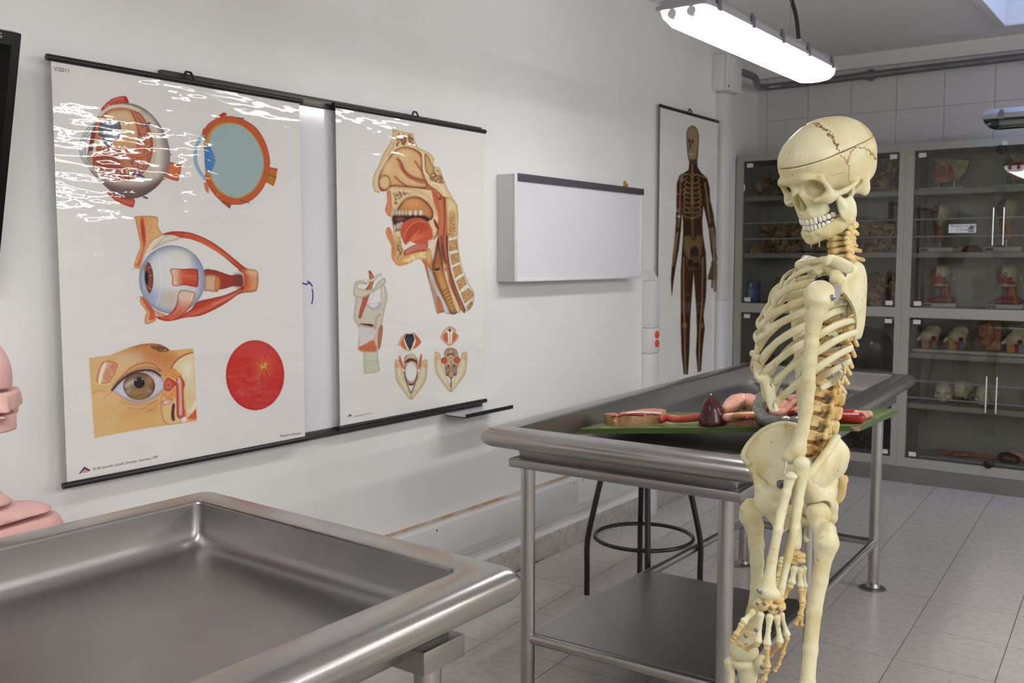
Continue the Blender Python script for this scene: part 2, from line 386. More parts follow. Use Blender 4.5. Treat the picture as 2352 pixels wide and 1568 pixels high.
# ---------------------------------------------------------------- fluorescent lamps
m_house = mat('lamp_housing', rgb(165, 165, 172), .4)
m_clip = mat('lamp_clip', rgb(120, 120, 126), .35, .6)
def lit_mat(k): return mat('lit_diffuser_%d' % int(k*100), (1., .988, .975), .4, emit=LAMP_STRENGTH*k)
m_end = mat('diffuser_end', (.9, .92, .95), .3, emit=2.0)
m_dull = mat('clear_diffuser', rgb(170, 172, 172), .15)
m_tubew = mat('unlit_tube', rgb(214, 216, 208), .35)
def lamp(cx, cy, cz, along, label, L=1.30, lit=True, cableside=1, k_=1.):
    t = thing('fluorescent_lamp', label, 'lamp', (cx, cy, cz), 'hanging fluorescent lamps')
    hl = L/2; w2 = .082
    R = Matrix.Rotation(0 if along == 'Y' else -math.pi/2, 3, 'Z'); R = np.array(R)
    base = np.array((cx, cy, cz))
    def T(mb_): mb_.v = [v@R.T+base for v in mb_.v]; return mb_
    def loft(secs):                        # secs: list of (y, [(x,z)...])
        k = len(secs[0][1]); V = [(x, y, z) for y, pr in secs for x, z in pr]; f = []
        for i in range(len(secs)-1):
            for q in range(k): e = (q+1) % k; f.append((i*k+q, i*k+e, (i+1)*k+e, (i+1)*k+q))
        f.append(tuple(range(k))); f.append(tuple((len(secs)-1)*k+q for q in range(k))[::-1])
        return MB().add(V, f)
    hp = [(-w2, 0), (-w2, .018), (-.058, .045), (-.03, .05), (.03, .05), (.058, .045), (w2, .018), (w2, 0)]
    hp2 = [(x*.93, z*.75) for x, z in hp]
    T(loft([(-hl, hp2), (-hl+.03, hp), (hl-.03, hp), (hl, hp2)])).build('housing', m_house, t)
    rim = [(-w2-.006, -.008), (-w2-.006, .006), (w2+.006, .006), (w2+.006, -.008)]
    T(loft([(-hl-.004, rim), (hl+.004, rim)])).build('rim', m_house, t, bevel=.003)
    dp = [(-.076, -.008), (-.074, -.035), (-.058, -.052), (-.02, -.057), (.02, -.057), (.058, -.052), (.074, -.035), (.076, -.008)]
    ds = [(x*.96, -.008+(z+.008)*.35) for x, z in dp]; dm = [(x*.99, -.008+(z+.008)*.8) for x, z in dp]
    if lit:
        T(loft([(-hl+.05, dp), (hl-.05, dp)])).build('diffuser', lit_mat(k_), t)
        for s_ in (-1, 1):
            e = T(loft([(s_*(hl-.05), dp), (s_*(hl-.02), dm), (s_*(hl-.004), ds)])).build('diffuser_end', m_end, t)
            for q in (-.033, .033):
                T(MB().tube([(q, s_*(hl-.03), -.024), (q, s_*(hl-.002), -.022)], [.018, .015], 12)).build('tube_cap', m_white, e)
    else:
        T(loft([(-hl+.004, ds), (-hl+.02, dm), (-hl+.05, dp), (hl-.05, dp), (hl-.02, dm), (hl-.004, ds)])).build('diffuser', glass('diffuser_clear', (.75, .77, .77)), t)
        for q in (-.033, .033):
            tu = T(MB().tube([(q, -hl+.06, -.026), (q, hl-.06, -.026)], .0155, 12)).build('tube', m_tubew, t)
            for s_ in (-1, 1):
                T(MB().tube([(q, s_*(hl-.075), -.026), (q, s_*(hl-.035), -.026)], .0165, 12)).build('tube_cap', mat('green_cap', rgb(60, 110, 80), .4), tu)
    for s_ in (-1, 1):
        for k in range(5):
            y = -hl+.09+(L-.18)*k/4
            T(MB().box((s_*(w2+.004)-.006, y-.014, -.014), (s_*(w2+.004)+.006, y+.014, .024))
              .box((s_*(w2+.002)-.003, y-.009, .02), (s_*(w2+.002)+.004, y+.009, .036))).build('clip', m_clip, t, bevel=.002)
    yc = (hl-.24)*cableside
    T(MB().lathe([(.0, .05), (.014, .05), (.014, .068), (.009, .075), (.009, .084), (0, .084)], (0, yc, 0), 12)).build('cable_gland', m_white, t)
    zt_ = ZC-cz
    T(MB().tube(crom([(0, yc, .08), (-.012, yc-.01, .18), (-.05, yc-.02, .33), (-.03, yc-.03, zt_*.75), (-.02, yc-.04, zt_)], 6), .0085, 8)).build('cable', m_black, t)
    for s_ in (-1, 1):
        T(MB().tube([(0, s_*(hl-.34), .048), (0, s_*(hl-.34), zt_)], .0018, 6)).build('suspension_wire', m_galv, t)
    return t
lamp(1.205, 3.49, 2.25, 'Y', 'lit fluorescent lamp hanging above the far steel table by the skeleton', k_=.55)
lamp(2.215, 5.78, 2.205, 'X', 'unlit grey fluorescent lamp at the right edge before the glass cabinets', lit=False)
lamp(3.60, 3.9, 2.25, 'Y', 'lit fluorescent lamp to the right of the skeleton, out of the picture', k_=.75)
lamp(1.20, .35, 2.25, 'Y', 'lit fluorescent lamp above the near steel table, out of the picture', k_=.54)
lamp(3.60, 1.2, 2.25, 'Y', 'lit fluorescent lamp right of the camera, out of the picture')
lamp(5.20, 4.2, 2.25, 'Y', 'added fluorescent fill lamp by the right wall, out of the picture', k_=1.1)  # unseen lamp added to fill the room with light from the right
lamp(5.20, .6, 2.25, 'Y', 'added fluorescent fill lamp at the near right wall, out of the picture', k_=1.1)  # second unseen fill lamp, added to raise the indirect light
lamp(3.60, -1.6, 2.25, 'Y', 'lit fluorescent lamp behind the camera, out of the picture')
# ================================================================ steel dissection tables
def steel_table(c4, legs, ztop, label, shelf=True, inset=.072, zr=.21):
    # c4: outer corners fl, fr, br, bl (x,y); legs likewise
    C = np.array(c4, float); ctr = C.mean(0)
    t = thing('dissection_table', label, 'table', (ctr[0], ctr[1], 0), 'steel dissection tables')
    def ring(off):                           # inset the quadrilateral by off (positive inwards)
        out = []
        for i in range(4):
            p = C[i]; a = C[i-1]-p; b = C[(i+1) % 4]-p; a /= np.linalg.norm(a); b /= np.linalg.norm(b)
            s_ = abs(a[0]*b[1]-a[1]*b[0]); out.append(p+(a+b)*off/s_)
        return np.array(out)
    def rring(off, rad, n=6):                # ring with rounded corners
        R = ring(off); out = []
        for i in range(4):
            p = R[i]; a = R[i-1]-p; b = R[(i+1) % 4]-p; a /= np.linalg.norm(a); b /= np.linalg.norm(b)
            for k in range(n+1):
                u = k/n; q0 = p+a*rad; q1 = p+b*rad
                out.append((1-u)**2*q0+2*u*(1-u)*p+u*u*q1)
        return np.array(out)
    def sweep(prof):
        V = []; n = None
        for off, z, rad in prof:
            r = rring(off, rad); n = len(r); V += [(x, y, z) for x, y in r]
        f = [(i*n+q, i*n+(q+1) % n, (i+1)*n+(q+1) % n, (i+1)*n+q) for i in range(len(prof)-1) for q in range(n)]
        return V, f, n
    r = .030; zc = ztop-r
    # rolled rim
    rim = []
    rim.append((.088, ztop-.006, .022)); rim.append((.086, ztop-.0015, .024)); rim.append((.082, ztop, .026))
    for k in range(0, 13):
        a = math.pi/2-k*(math.pi*1.35)/12
        rim.append((r-r*math.cos(a), zc+r*math.sin(a), .03 if k else .03))
    rim.append((.062, zc-.012, .03)); rim.append((.07, ztop-.006, .03))
    V, f, n = sweep(rim); MB().add(V, f).build('rim', m_steel2, t, ang=50)
    # basin
    zb = ztop-.097
    ba = [(.0885, ztop-.006, .022), (.0895, ztop-.02, .022), (.094, zb+.035, .022), (.098, zb+.02, .024), (.107, zb+.008, .028), (.125, zb+.001, .035), (.14, zb-.001, .04)]
    V, f, n = sweep(ba); k = len(ba); f.append(tuple((k-1)*n+q for q in range(n)))
    MB().add(V, f).build('basin', m_steel, t, ang=60)
    ou = [(.074, ztop-.012, .03), (.08, ztop-.045, .03), (.086, ztop-.062, .03), (.092, zb-.004, .03)]
    V, f, n = sweep(ou); k = len(ou); f.append(tuple((k-1)*n+q for q in range(n)))
    MB().add(V, f).build('basin_shell', m_steel, t, ang=50)
    # frame under the basin
    zf = zb-.004; fr_ = MB(); R = ring(inset); R2 = ring(inset+.053)
    for i in range(4):
        j = (i+1) % 4
        b = [(*R[i], zf-.028), (*R[j], zf-.028), (*R2[j], zf-.028), (*R2[i], zf-.028)]
        fr_.hexa(b, [(x, y, zf) for x, y, _ in b])
    fr_.build('frame', m_steel, t, bevel=.003)
    Lg = np.array(legs, float)
    for x, y in Lg:
        lg = MB().tube([(x, y, .03), (x, y, zf-.03)], .023, 20).build('leg', m_steel2, t)
        MB().lathe([(0, 0), (.056, 0), (.056, .006), (.03, .012), (.02, .03), (.014, .034), (0, .034)], (x, y, 0), 24).build('foot', m_steel, lg)
        MB().lathe([(.014, .03), (.0225, .03), (.0225, .05), (.0, .05)], (x, y, 0), 20).build('leg_sleeve', m_blackm, lg)
    for i in range(4):
        a, b = Lg[i], Lg[(i+1) % 4]; d = (b-a)/np.linalg.norm(b-a)*.018
        zz = zr
        MB().tube([(*(a+d), zz), (*(b-d), zz)], .017, 16).build('rail', m_steel2, t)
    if shelf:
        a, b, c_, d_ = Lg; k = .46
        e = a+(d_-a)*k; g = b+(c_-b)*k
        q = [a, b, g, e]; cc = sum(q)/4; q = [p+(cc-p)*.015 for p in q]
        MB().hexa([(*p, zr+.015) for p in q], [(*p, zr+.0185) for p in q]).build('shelf', m_steel, t)
    return t
far_legs = [(.818, 2.56), (1.50, 2.575), (1.438, 4.348), (.838, 4.336)]
table_far = steel_table([(.735, 2.40), (1.665, 2.385), (1.50, 4.74), (.625, 4.82)], far_legs, .925, 'steel dissection table with the green organ board, behind the skeleton')
table_near = steel_table([(.735, -.85), (1.675, -.95), (1.665, 1.345), (.722, 1.395)],
    [(.86, -.65), (1.52, -.66), (1.572, 1.185), (.86, 1.22)], .925, 'empty steel dissection table filling the lower left foreground', shelf=False, inset=.112)
MB().box((1.525, 1.145, .782), (1.60, 1.25, .822)).build('leg_bracket', m_steel, table_near, bevel=.002)
# ---------------------------------------------------------------- stool
t = thing('stool', 'stool with four black tubular legs and a foot ring under the far table', 'stool', (.653, 3.673, 0))
ft = [(.448, 3.542), (.784, 3.463), (.859, 3.805), (.523, 3.884)]; cc = np.array((.653, 3.673))
for x, y in ft:
    p = np.array((x, y)); k = cc+(p-cc)*.98; u = cc+(p-cc)*.55
    MB().tube(crom([(*p, .0), (*p, .12), (*(cc+(p-cc)*1.0), .22), (*(cc+(p-cc)*.93), .33), (*u, .74)], 6), .0125, 12).build('leg', m_blackm, t)
a = np.linspace(0, 2*math.pi, 48, endpoint=False); rr = .21
MB().tube(np.stack([cc[0]+rr*np.cos(a), cc[1]+rr*np.sin(a), np.full(48, .262)], 1), .009, 10, closed=True).build('foot_ring', m_blackm, t)
MB().lathe([(0, .735), (.165, .735), (.175, .742), (.175, .757), (.165, .765), (0, .767)], (*cc, 0), 32).build('seat', mat('stool_wood', rgb(120, 84, 52), .5), t)
# ================================================================ glass display cabinets
YF = 6.60; YBK = 6.985
m_cabin = m_cab
m_stripe = mat('frosted_stripe', rgb(112, 114, 114), .5)
m_label = mat('white_label', rgb(225, 225, 225), .5)
def cabinet(x0, x1, label, shelves_hi, shelves_lo, so=.05):
    t = thing('display_cabinet', label, 'cabinet', ((x0+x1)/2, YF, 0), 'grey glass-front display cabinets')
    f = MB(); zt, zb_ = 2.195, .125
    MB().box((x0, YF, zb_-.02), (x0+so, YBK, zt)).build('side_panel', m_cab, t)
    MB().box((x1-so*.8, YF, zb_-.02), (x1, YBK, zt)).build('side_panel', m_cab, t)
    MB().box((x0+so, YF, 2.15), (x1-so*.8, YBK, zt)).build('top_panel', m_cab, t)
    MB().box((x0+so, YF, zb_-.02), (x1-so*.8, YBK, .165)).build('bottom_panel', m_cab, t)
    MB().box((x0+so, YF, 1.085), (x1-so*.8, YBK, 1.15)).build('middle_rail', m_cab, t)
    MB().box((x0+so, YBK-.02, .165), (x1-so*.8, YBK, 2.15)).build('back_panel', m_cab, t)
    for z in shelves_hi+shelves_lo:
        MB().box((x0+so, YF+.035, z-.034), (x1-so*.8, YBK-.02, z)).build('shelf', m_cab, t, bevel=.002)
    MB().box((x0+.0, YF-.004, 0), (x1, YF+.05, zb_-.021)).build('plinth', m_steel, t)
    ix0, ix1 = x0+so+.002, x1-so*.8-.002; w = ix1-ix0
    for za, zb2, hz in ((1.152, 2.148, None), (.167, 1.083, None)):
        for k in range(2):
            a = ix0+(0 if k == 0 else w*.5-.03); b = ix0+(w*.5+.03 if k == 0 else w); yy = YF+.012+(0.010 if k == 0 else 0)
            d = MB().box((a, yy-.0025, za), (b, yy+.0025, zb2)).build('sliding_door', m_glass, t)
            xh = b-.06 if k == 0 else a+.06
            zm = 1.66 if za > 1 else .62
            MB().tube([(xh, yy-.022, zm-.115), (xh, yy-.022, zm+.115)], .0055, 8).build('handle', m_chrome, d)
            for z_ in (zm-.055, zm+.055):
                MB().box((a, yy-.0045, z_-.004), (b, yy-.003, z_+.004)).build('stripe', m_stripe, d)
            for z_ in (za+.01, zb2-.04):
                xx = a+.02 if k == 0 else b-.06
                MB().box((xx, yy-.006, z_), (xx+.045, yy-.003, z_+.028)).build('corner_tab', m_label, d)
        MB().lathe([(0, 0), (.026, 0), (.026, .018), (.018, .022), (0, .022)], ((ix0+ix1)/2, YF+.004, (zb2-.022 if za > 1 else za+.018)), 16, Matrix.Rotation(math.pi/2, 3, 'X').to_4x4()).build('lock', m_black, t)
    return t
cabA = cabinet(-.192, .960, 'grey glass-front cabinet of brown bones on the left, behind the skeleton', [1.905, 1.505], [.715])
cabB = cabinet(.961, 2.055, 'grey glass-front cabinet of anatomical models at the right edge', [1.905, 1.505], [.855, .525])
# ================================================================ things on the left wall
def pxw(x, y, X): return on(x, y, 0, X)
# fixed whiteboard behind the two big charts
XW = .022
a, b = pxw(372, 160, XW), pxw(1107, 292, XW)
y0, y1 = a[1], b[1]; z1 = (a[2]+b[2])/2; z0 = pxw(1118, 928, XW)[2]-.005
wbd = thing('whiteboard', 'long whiteboard with dark frame behind the two anatomy charts', 'whiteboard', (0, (y0+y1)/2, z0))
MB().box((.002, y0+.01, z0+.01), (XW-.006, y1-.01, z1-.01)).build('writing_surface', m_whiteb, wbd)
for lo, hi in (((.001, y0, z1-.035), (XW, y1, z1)), ((.001, y0, z0), (XW, y1, z0+.03)), ((.001, y0, z0+.03), (XW, y0+.022, z1-.035)), ((.001, y1-.022, z0+.03), (XW, y1, z1-.035))):
    MB().box(lo, hi).build('frame', m_alu, wbd, bevel=.002)
tr = MB().box((XW+.001, 3.10, z0-.006), (.13, 3.43, z0+.004)).build('pen_tray', m_whiteb, wbd)
MB().box((.128, 3.10, z0-.010), (.133, 3.43, z0+.006)).box((XW+.001, 3.10, z0-.0105), (.13, 3.43, z0-.0062)).build('tray_edge', m_black, tr)
m_ink = mat('marker_ink', rgb(62, 44, 130), .4)
for pts in ([(690, 648), (704, 653), (713, 648)], [(706, 645), (714, 652), (718, 658)], [(717, 663), (719, 676), (718, 689), (716, 698)]):
    MB().tube([pxw(x, y, XW-.0055) for x, y in pts], .0012, 6, flat=.0028, up=(1, 0, 0)).build('marker_stroke', m_ink, wbd)
# cupboard-like white board box
y0, y1, bz0, bz1, dx = 3.49, 4.665, 1.358, 1.832, .10
bx = thing('projection_box', 'boxed white display board projecting from the wall between the charts', 'board', (0, (y0+y1)/2, bz0))
m_boxside = mat('light_grey_enamel', rgb(214, 216, 216), .35)
MB().box((0, y0, bz0), (dx-.012, y1, bz1)).build('casing', m_boxside, bx, bevel=.003)
MB().box((dx-.0115, y0+.02, bz0+.015), (dx-.003, y1-.02, bz1-.03)).build('board_face', m_whiteb, bx)
for lo, hi in (((dx-.0115, y0, bz0), (dx, y0+.02, bz1)), ((dx-.0115, y1-.02, bz0), (dx, y1, bz1)), ((dx-.0115, y0+.02, bz0), (dx, y1-.02, bz0+.015))):
    MB().box(lo, hi).build('frame', m_whiteb, bx, bevel=.002)
MB().box((dx-.0115, y0+.02, bz1-.032), (dx+.008, y1, bz1+.002)).build('top_rail', mat('dark_plastic_rail', rgb(78, 76, 86), .25), bx, bevel=.004)
top('brass_bracket', MB().box((.07, 4.50, bz1+.002), (.085, 4.525, bz1+.022)).box((.07, 4.50, bz1+.022), (.085, 4.512, bz1+.034)), mat('brass', rgb(200, 160, 70), .3, .8), 'tiny brass bracket standing on top of the white display box', 'bracket', bevel=.002)
# television
def tvp(v): return v
tv = thing('television', 'black flat television tilted forward at the left edge', 'television', (.11, .75, 1.42))
Xt, Zt, Xb, Zb = .243, 1.995, .075, 1.40; n_ = np.array([Zt-Zb, 0, Xb-Xt]); n_ /= np.linalg.norm(n_)
Q = lambda y, s_, d: np.array([Xb+(Xt-Xb)*s_, y, Zb+(Zt-Zb)*s_])+n_*d
MB().hexa([Q(.2, 0, -.045), Q(1.252, 0, -.045), Q(1.252, 1, -.045), Q(.2, 1, -.045)], [Q(.2, 0, -.002), Q(1.252, 0, -.002), Q(1.252, 1, -.002), Q(.2, 1, -.002)]).build('casing', mat('television_black', rgb(9, 9, 11), .3, spec=.3), tv, bevel=.004)
MB().hexa([Q(.225, .04, -.0015), Q(1.228, .04, -.0015), Q(1.228, .95, -.0015), Q(.225, .95, -.0015)], [Q(.225, .04, .0), Q(1.228, .04, .0), Q(1.228, .95, .0), Q(.225, .95, .0)]).build('screen', mat('screen_glass', rgb(6, 6, 8), .12, spec=.15), tv)
MB().box((.0, .6, 1.6), (.10, .9, 1.75)).build('wall_mount', m_blackm, tv)
def text(name, s_, size, P0, ex, ey, mat_, parent, align='LEFT'):
    c = bpy.data.curves.new(name, 'FONT'); c.body = s_; c.size = size; c.align_x = align; c.resolution_u = 2
    o = bpy.data.objects.new(name, c); COL.objects.link(o)
    dg = bpy.context.evaluated_depsgraph_get(); me = bpy.data.meshes.new_from_object(o.evaluated_get(dg))
    bpy.data.objects.remove(o); bpy.data.curves.remove(c)
    n = len(me.vertices); V = np.empty(n*3, np.float32); me.vertices.foreach_get('co', V); V = V.reshape(-1, 3)
    W_ = np.array(P0)+V[:, :1]*np.array(ex)+V[:, 1:2]*np.array(ey)
    if parent is not None: W_ = W_-WL[parent.name]
    me.vertices.foreach_set('co', W_.astype(np.float32).ravel()); me.update()
    return link(name, me, mat_, parent)
ev = np.array([Xt-Xb, 0, Zt-Zb]); ev /= np.linalg.norm(ev)
text('brand_lettering', 'SAMSUNG', .017, Q(1.127, .970, -.0005), (0, 1, 0), ev, mat('silver_print', rgb(200, 200, 170), .3), tv)

# ---------------------------------------------------------------- charts
def glossy(name, attr=True, c=rgb(231, 230, 226), wr=1.0):
    M = bpy.data.materials.new(name); M.use_nodes = True; nt = M.node_tree; N = nt.nodes; L = nt.links
    b = N['Principled BSDF']; b.inputs['Base Color'].default_value = (*c, 1); b.inputs['Roughness'].default_value = .04
    b.inputs['Specular IOR Level'].default_value = .5
    if attr:
        a = N.new('ShaderNodeAttribute'); a.attribute_name = 'Col'; L.new(a.outputs['Color'], b.inputs['Base Color'])
    g = N.new('ShaderNodeNewGeometry'); mp = N.new('ShaderNodeMapping'); mp.inputs['Scale'].default_value = (1, 3.0, 11.)
    L.new(g.outputs['Position'], mp.inputs['Vector'])
    n1 = N.new('ShaderNodeTexNoise'); n1.inputs['Scale'].default_value = 1.0; n1.inputs['Detail'].default_value = 2.5; L.new(mp.outputs[0], n1.inputs['Vector'])
    n2 = N.new('ShaderNodeTexNoise'); n2.inputs['Scale'].default_value = 24.; n2.inputs['Detail'].default_value = 3; L.new(g.outputs['Position'], n2.inputs['Vector'])
    ma = N.new('ShaderNodeMath'); ma.operation = 'MULTIPLY_ADD'; ma.inputs[1].default_value = .06; L.new(n2.outputs['Fac'], ma.inputs[0]); L.new(n1.outputs['Fac'], ma.inputs[2])
    bp = N.new('ShaderNodeBump'); bp.inputs['Strength'].default_value = wr; bp.inputs['Distance'].default_value = .0075
    L.new(ma.outputs[0], bp.inputs['Height']); L.new(bp.outputs[0], b.inputs['Normal']); return M
m_paper = glossy('chart_paper', False); m_print = glossy('chart_print', True)
m_txt = mat('printed_text', rgb(60, 60, 62), .15)
def chart(label, X, y0, y1, z0, z1, hook=True, rodover=.012):
    t = thing('anatomy_chart', label, 'poster', (X, (y0+y1)/2, z0))
    MB().box((X-.0006, y0, z0), (X, y1, z1)).build('sheet', m_paper, t)
    for z, nm in ((z1, 'top_rod'), (z0, 'bottom_rod')):
        MB().tube([(X, y0-rodover, z), (X, y1+rodover, z)], .0095, 10).build(nm, m_black, t)
    ym = (y0+y1)/2
    if hook:
        h = MB().tube([(X-.004, ym-.022, z1+.008), (X-.006, ym-.008, z1+.03), (X-.006, ym+.008, z1+.03), (X-.004, ym+.022, z1+.008)], .004, 8)
        h.build('hanger', m_black, t)
    return t
X1 = .045
def ext(pts, X): return [pxw(*p, X) for p in pts]
q = ext([(112, 133), (684, 230), (159, 1112), (704, 1008)], X1)
C1 = dict(X=X1, y0=(q[0][1]+q[2][1])/2, y1=(q[1][1]+q[3][1])/2, z1=(q[0][2]+q[1][2])/2, z0=(q[2][2]+q[3][2])/2)
chart1 = chart('large glossy chart of the human eye, leftmost on the wall', **C1)
q = ext([(767, 241), (1106, 301), (785, 981), (1116, 921)], X1)
C2 = dict(X=X1, y0=(q[0][1]+q[2][1])/2, y1=(q[1][1]+q[3][1])/2, z1=(q[0][2]+q[1][2])/2, z0=(q[2][2]+q[3][2])/2)
chart2 = chart('glossy chart of the nose, mouth and larynx in section, second from left', **C2)
X3 = .03
q = ext([(1517, 240), (1649, 282)], X3)
C3 = dict(rodover=.003, X=X3, y0=q[0][1], y1=q[1][1], z1=(q[0][2]+q[1][2])/2, z0=.66)
chart3 = chart('narrow full-length human body chart hanging near the cabinets', **C3)
print('charts', C1, C2, C3)
# ================================================================ articulated skeleton
m_bone = mat('bone_ivory', rgb(221, 215, 178), .40, c2=rgb(204, 184, 124), scale=17, detail=6, lo=.44, hi=.70, bump=.25, bscale=130, c3=rgb(178, 138, 80), s3=80, lo3=.66, hi3=.80)
m_boneb = mat('bone_tan', rgb(222, 198, 140), .45, c2=rgb(198, 156, 90), scale=26, detail=5, lo=.42, hi=.68, bump=.3, bscale=120, c3=rgb(140, 92, 44), s3=110, lo3=.66, hi3=.78)
m_cart = mat('cartilage_ivory', rgb(222, 216, 180), .35, c2=rgb(208, 194, 142), scale=10)
m_tooth = mat('tooth_white', rgb(240, 236, 226), .25)
m_sut = mat('suture_brown', rgb(150, 98, 50), .6)
m_wire = mat('wire_steel', rgb(120, 120, 122), .3, 1.)
m_screw = mat('screw_steel', rgb(140, 142, 146), .3, 1.)
RTH = RT; FWH = np.array([-math.sin(YAW), math.cos(YAW), 0.]); UZ = np.array([0, 0, 1.])
class Seg:
    def __init__(s, px, py, depth, yaw):
        a = math.radians(yaw); s.O = dep(px, py, depth)
        s.F = -RTH*math.cos(a)-FWH*math.sin(a); s.L = -FWH*math.cos(a)+RTH*math.sin(a)
    def S(s, x, y, l):
        d = ray(x, y); return CAM+d*(((s.O-CAM)@s.L+l)/(d@s.L))
    def W(s, f, l, u): return s.O+s.F*f+s.L*l+UZ*u
    def loc(s, p): q = np.asarray(p)-s.O; return np.stack([q@s.F, q@s.L, q@UZ], -1)
    def mir(s, p): q = s.loc(p); return s.O+np.outer(q[..., 0], s.F).reshape(np.shape(p))-np.outer(q[..., 1], s.L).reshape(np.shape(p))+np.outer(q[..., 2], UZ).reshape(np.shape(p))
def cB(x, y): return 1700+x/4.612, 540+y/4.612
def cC(x, y): return 1680+x/4.126, 840+y/4.126
def cD(x, y): return 1640+x/3.5, 1120+y/3.5
TOR = Seg(1880, 800, 1.80, -10); PEL = Seg(1829, 1120, 1.84, 11)
base_xy = PEL.W(-.05, 0, 0)
skel = thing('anatomical_skeleton', 'life-size ivory human skeleton hanging on its stand at the right', 'skeleton', (base_xy[0], base_xy[1], 0))
def bone(name, prims, mt=None, h=.0018, pad=.006, parent=None, smooth=1):
    los, his = [], []
    for p in prims:
        if p[0] in 'xyp': continue
        if p[0] == 'c': r = max(p[3], p[4]); los += [np.minimum(p[1], p[2])-r]; his += [np.maximum(p[1], p[2])+r]
        else: r = max(p[2]) ; los += [np.array(p[1])-r]; his += [np.array(p[1])+r]
    f = Field(np.min(los, 0)-pad, np.max(his, 0)+pad, h)
    for p in prims:
        if p[0] == 'c': f.add(f.cap(p[1], p[2], p[3], p[4]), p[5] if len(p) > 5 else .004)
        elif p[0] == 'e': f.add(f.ell(p[1], p[2], p[3] if len(p) > 3 else None), p[4] if len(p) > 4 else .004)
        elif p[0] == 'x': f.sub(f.ell(p[1], p[2], p[3] if len(p) > 3 else None), p[4] if len(p) > 4 else .003)
        elif p[0] == 'y': f.sub(f.cap(p[1], p[2], p[3], p[4]), p[5] if len(p) > 5 else .003)
        elif p[0] == 'p': f.isect(f.plane(p[1], p[2]), .001)
    V, Fq = f.mesh(smooth); return npobj(name, V, Fq, mt or m_bone, parent or skel)
def chain(pts, rad, k=.004):
    rad = np.broadcast_to(np.array(rad, float), (len(pts),))
    return [('c', np.array(pts[i]), np.array(pts[i+1]), rad[i], rad[i+1], k) for i in range(len(pts)-1)]
def sheet(name, A, B, th, rows=22, cols=14, bulge=None, mt=None, parent=None, edge=0):
    # curved plate between polylines A and B (3D); bulge(s,t)-> 3D offset
    A = resample(crom(A, 8), rows); B = resample(crom(B, 8), rows)
    t = np.linspace(0, 1, cols)
    G = A[:, None]*(1-t)[None, :, None]+B[:, None]*t[None, :, None]
    if bulge is not None:
        for i in range(rows):
            for j in range(cols): G[i, j] += bulge(i/(rows-1), t[j])
    du = np.gradient(G, axis=0); dv = np.gradient(G, axis=1); n = np.cross(du, dv); n /= np.linalg.norm(n, axis=2)[:, :, None]+1e-9
    u = np.linspace(0, 1, rows)[:, None]; prof = np.minimum(1, np.minimum(np.minimum(u, 1-u)*rows/1.2, np.minimum(t, 1-t)[None]*cols/1.2)*.6+.45)
    if edge: prof = prof+edge*np.exp(-np.minimum(t, 1-t)[None]*9)
    n = n*(th/2*prof)[:, :, None]
    V = np.concatenate([(G+n).reshape(-1, 3), (G-n).reshape(-1, 3)]); N_ = rows*cols; f = []
    for i in range(rows-1):
        for j in range(cols-1):
            a = i*cols+j; f.append((a, a+1, a+cols+1, a+cols)); f.append((N_+a, N_+a+cols, N_+a+cols+1, N_+a+1))
    bd = [j for j in range(cols)]+[i*cols+cols-1 for i in range(1, rows)]+[(rows-1)*cols+j for j in range(cols-2, -1, -1)]+[i*cols for i in range(rows-2, 0, -1)]
    for k in range(len(bd)): a, b = bd[k], bd[(k+1) % len(bd)]; f.append((a, N_+a, N_+b, b))
    return MB().add(V, f).build(name, mt or m_bone, parent or skel, ang=75)
def screw(p, n, r=.0036, parent=None, name='screw'):
    n = np.array(n, float); n /= np.linalg.norm(n); p = np.array(p)
    o = MB().tube([p-n*.004, p+n*.0012, p+n*.002], [r, r, r*.7], 12).build(name, m_screw, parent or skel)
    return o

# ---------------------------------------------------------------- skull
sk_yaw, sk_pit = 27, 21
SKO = dep(1893, 364, 1.765)
a = math.radians(sk_yaw); p_ = math.radians(sk_pit)
sF = -RTH*math.cos(a)-FWH*math.sin(a); sL = -FWH*math.cos(a)+RTH*math.sin(a)
sX = sF*math.cos(p_)-UZ*math.sin(p_); sZ = sF*math.sin(p_)+UZ*math.cos(p_)
SM = np.stack([sX, sL, sZ], 0)*.001                     # mm -> world
CC = np.array([8., 0, 48.])
def KW(V): return SKO+(np.asarray(V, float)-CC)@SM
def skull_field(h=1.9, jaw=False):
    f = Field((-98, -76, -60) if not jaw else (-5, -66, -112), (116, 76, 126) if not jaw else (110, 66, 12), h)
    return f
def sym(fn):
    for s_ in (1, -1): fn(s_)
def Rz(deg): t = math.radians(deg); return np.array([[math.cos(t), -math.sin(t), 0], [math.sin(t), math.cos(t), 0], [0, 0, 1]])
def Ry(deg): t = math.radians(deg); return np.array([[math.cos(t), 0, math.sin(t)], [0, 1, 0], [-math.sin(t), 0, math.cos(t)]])
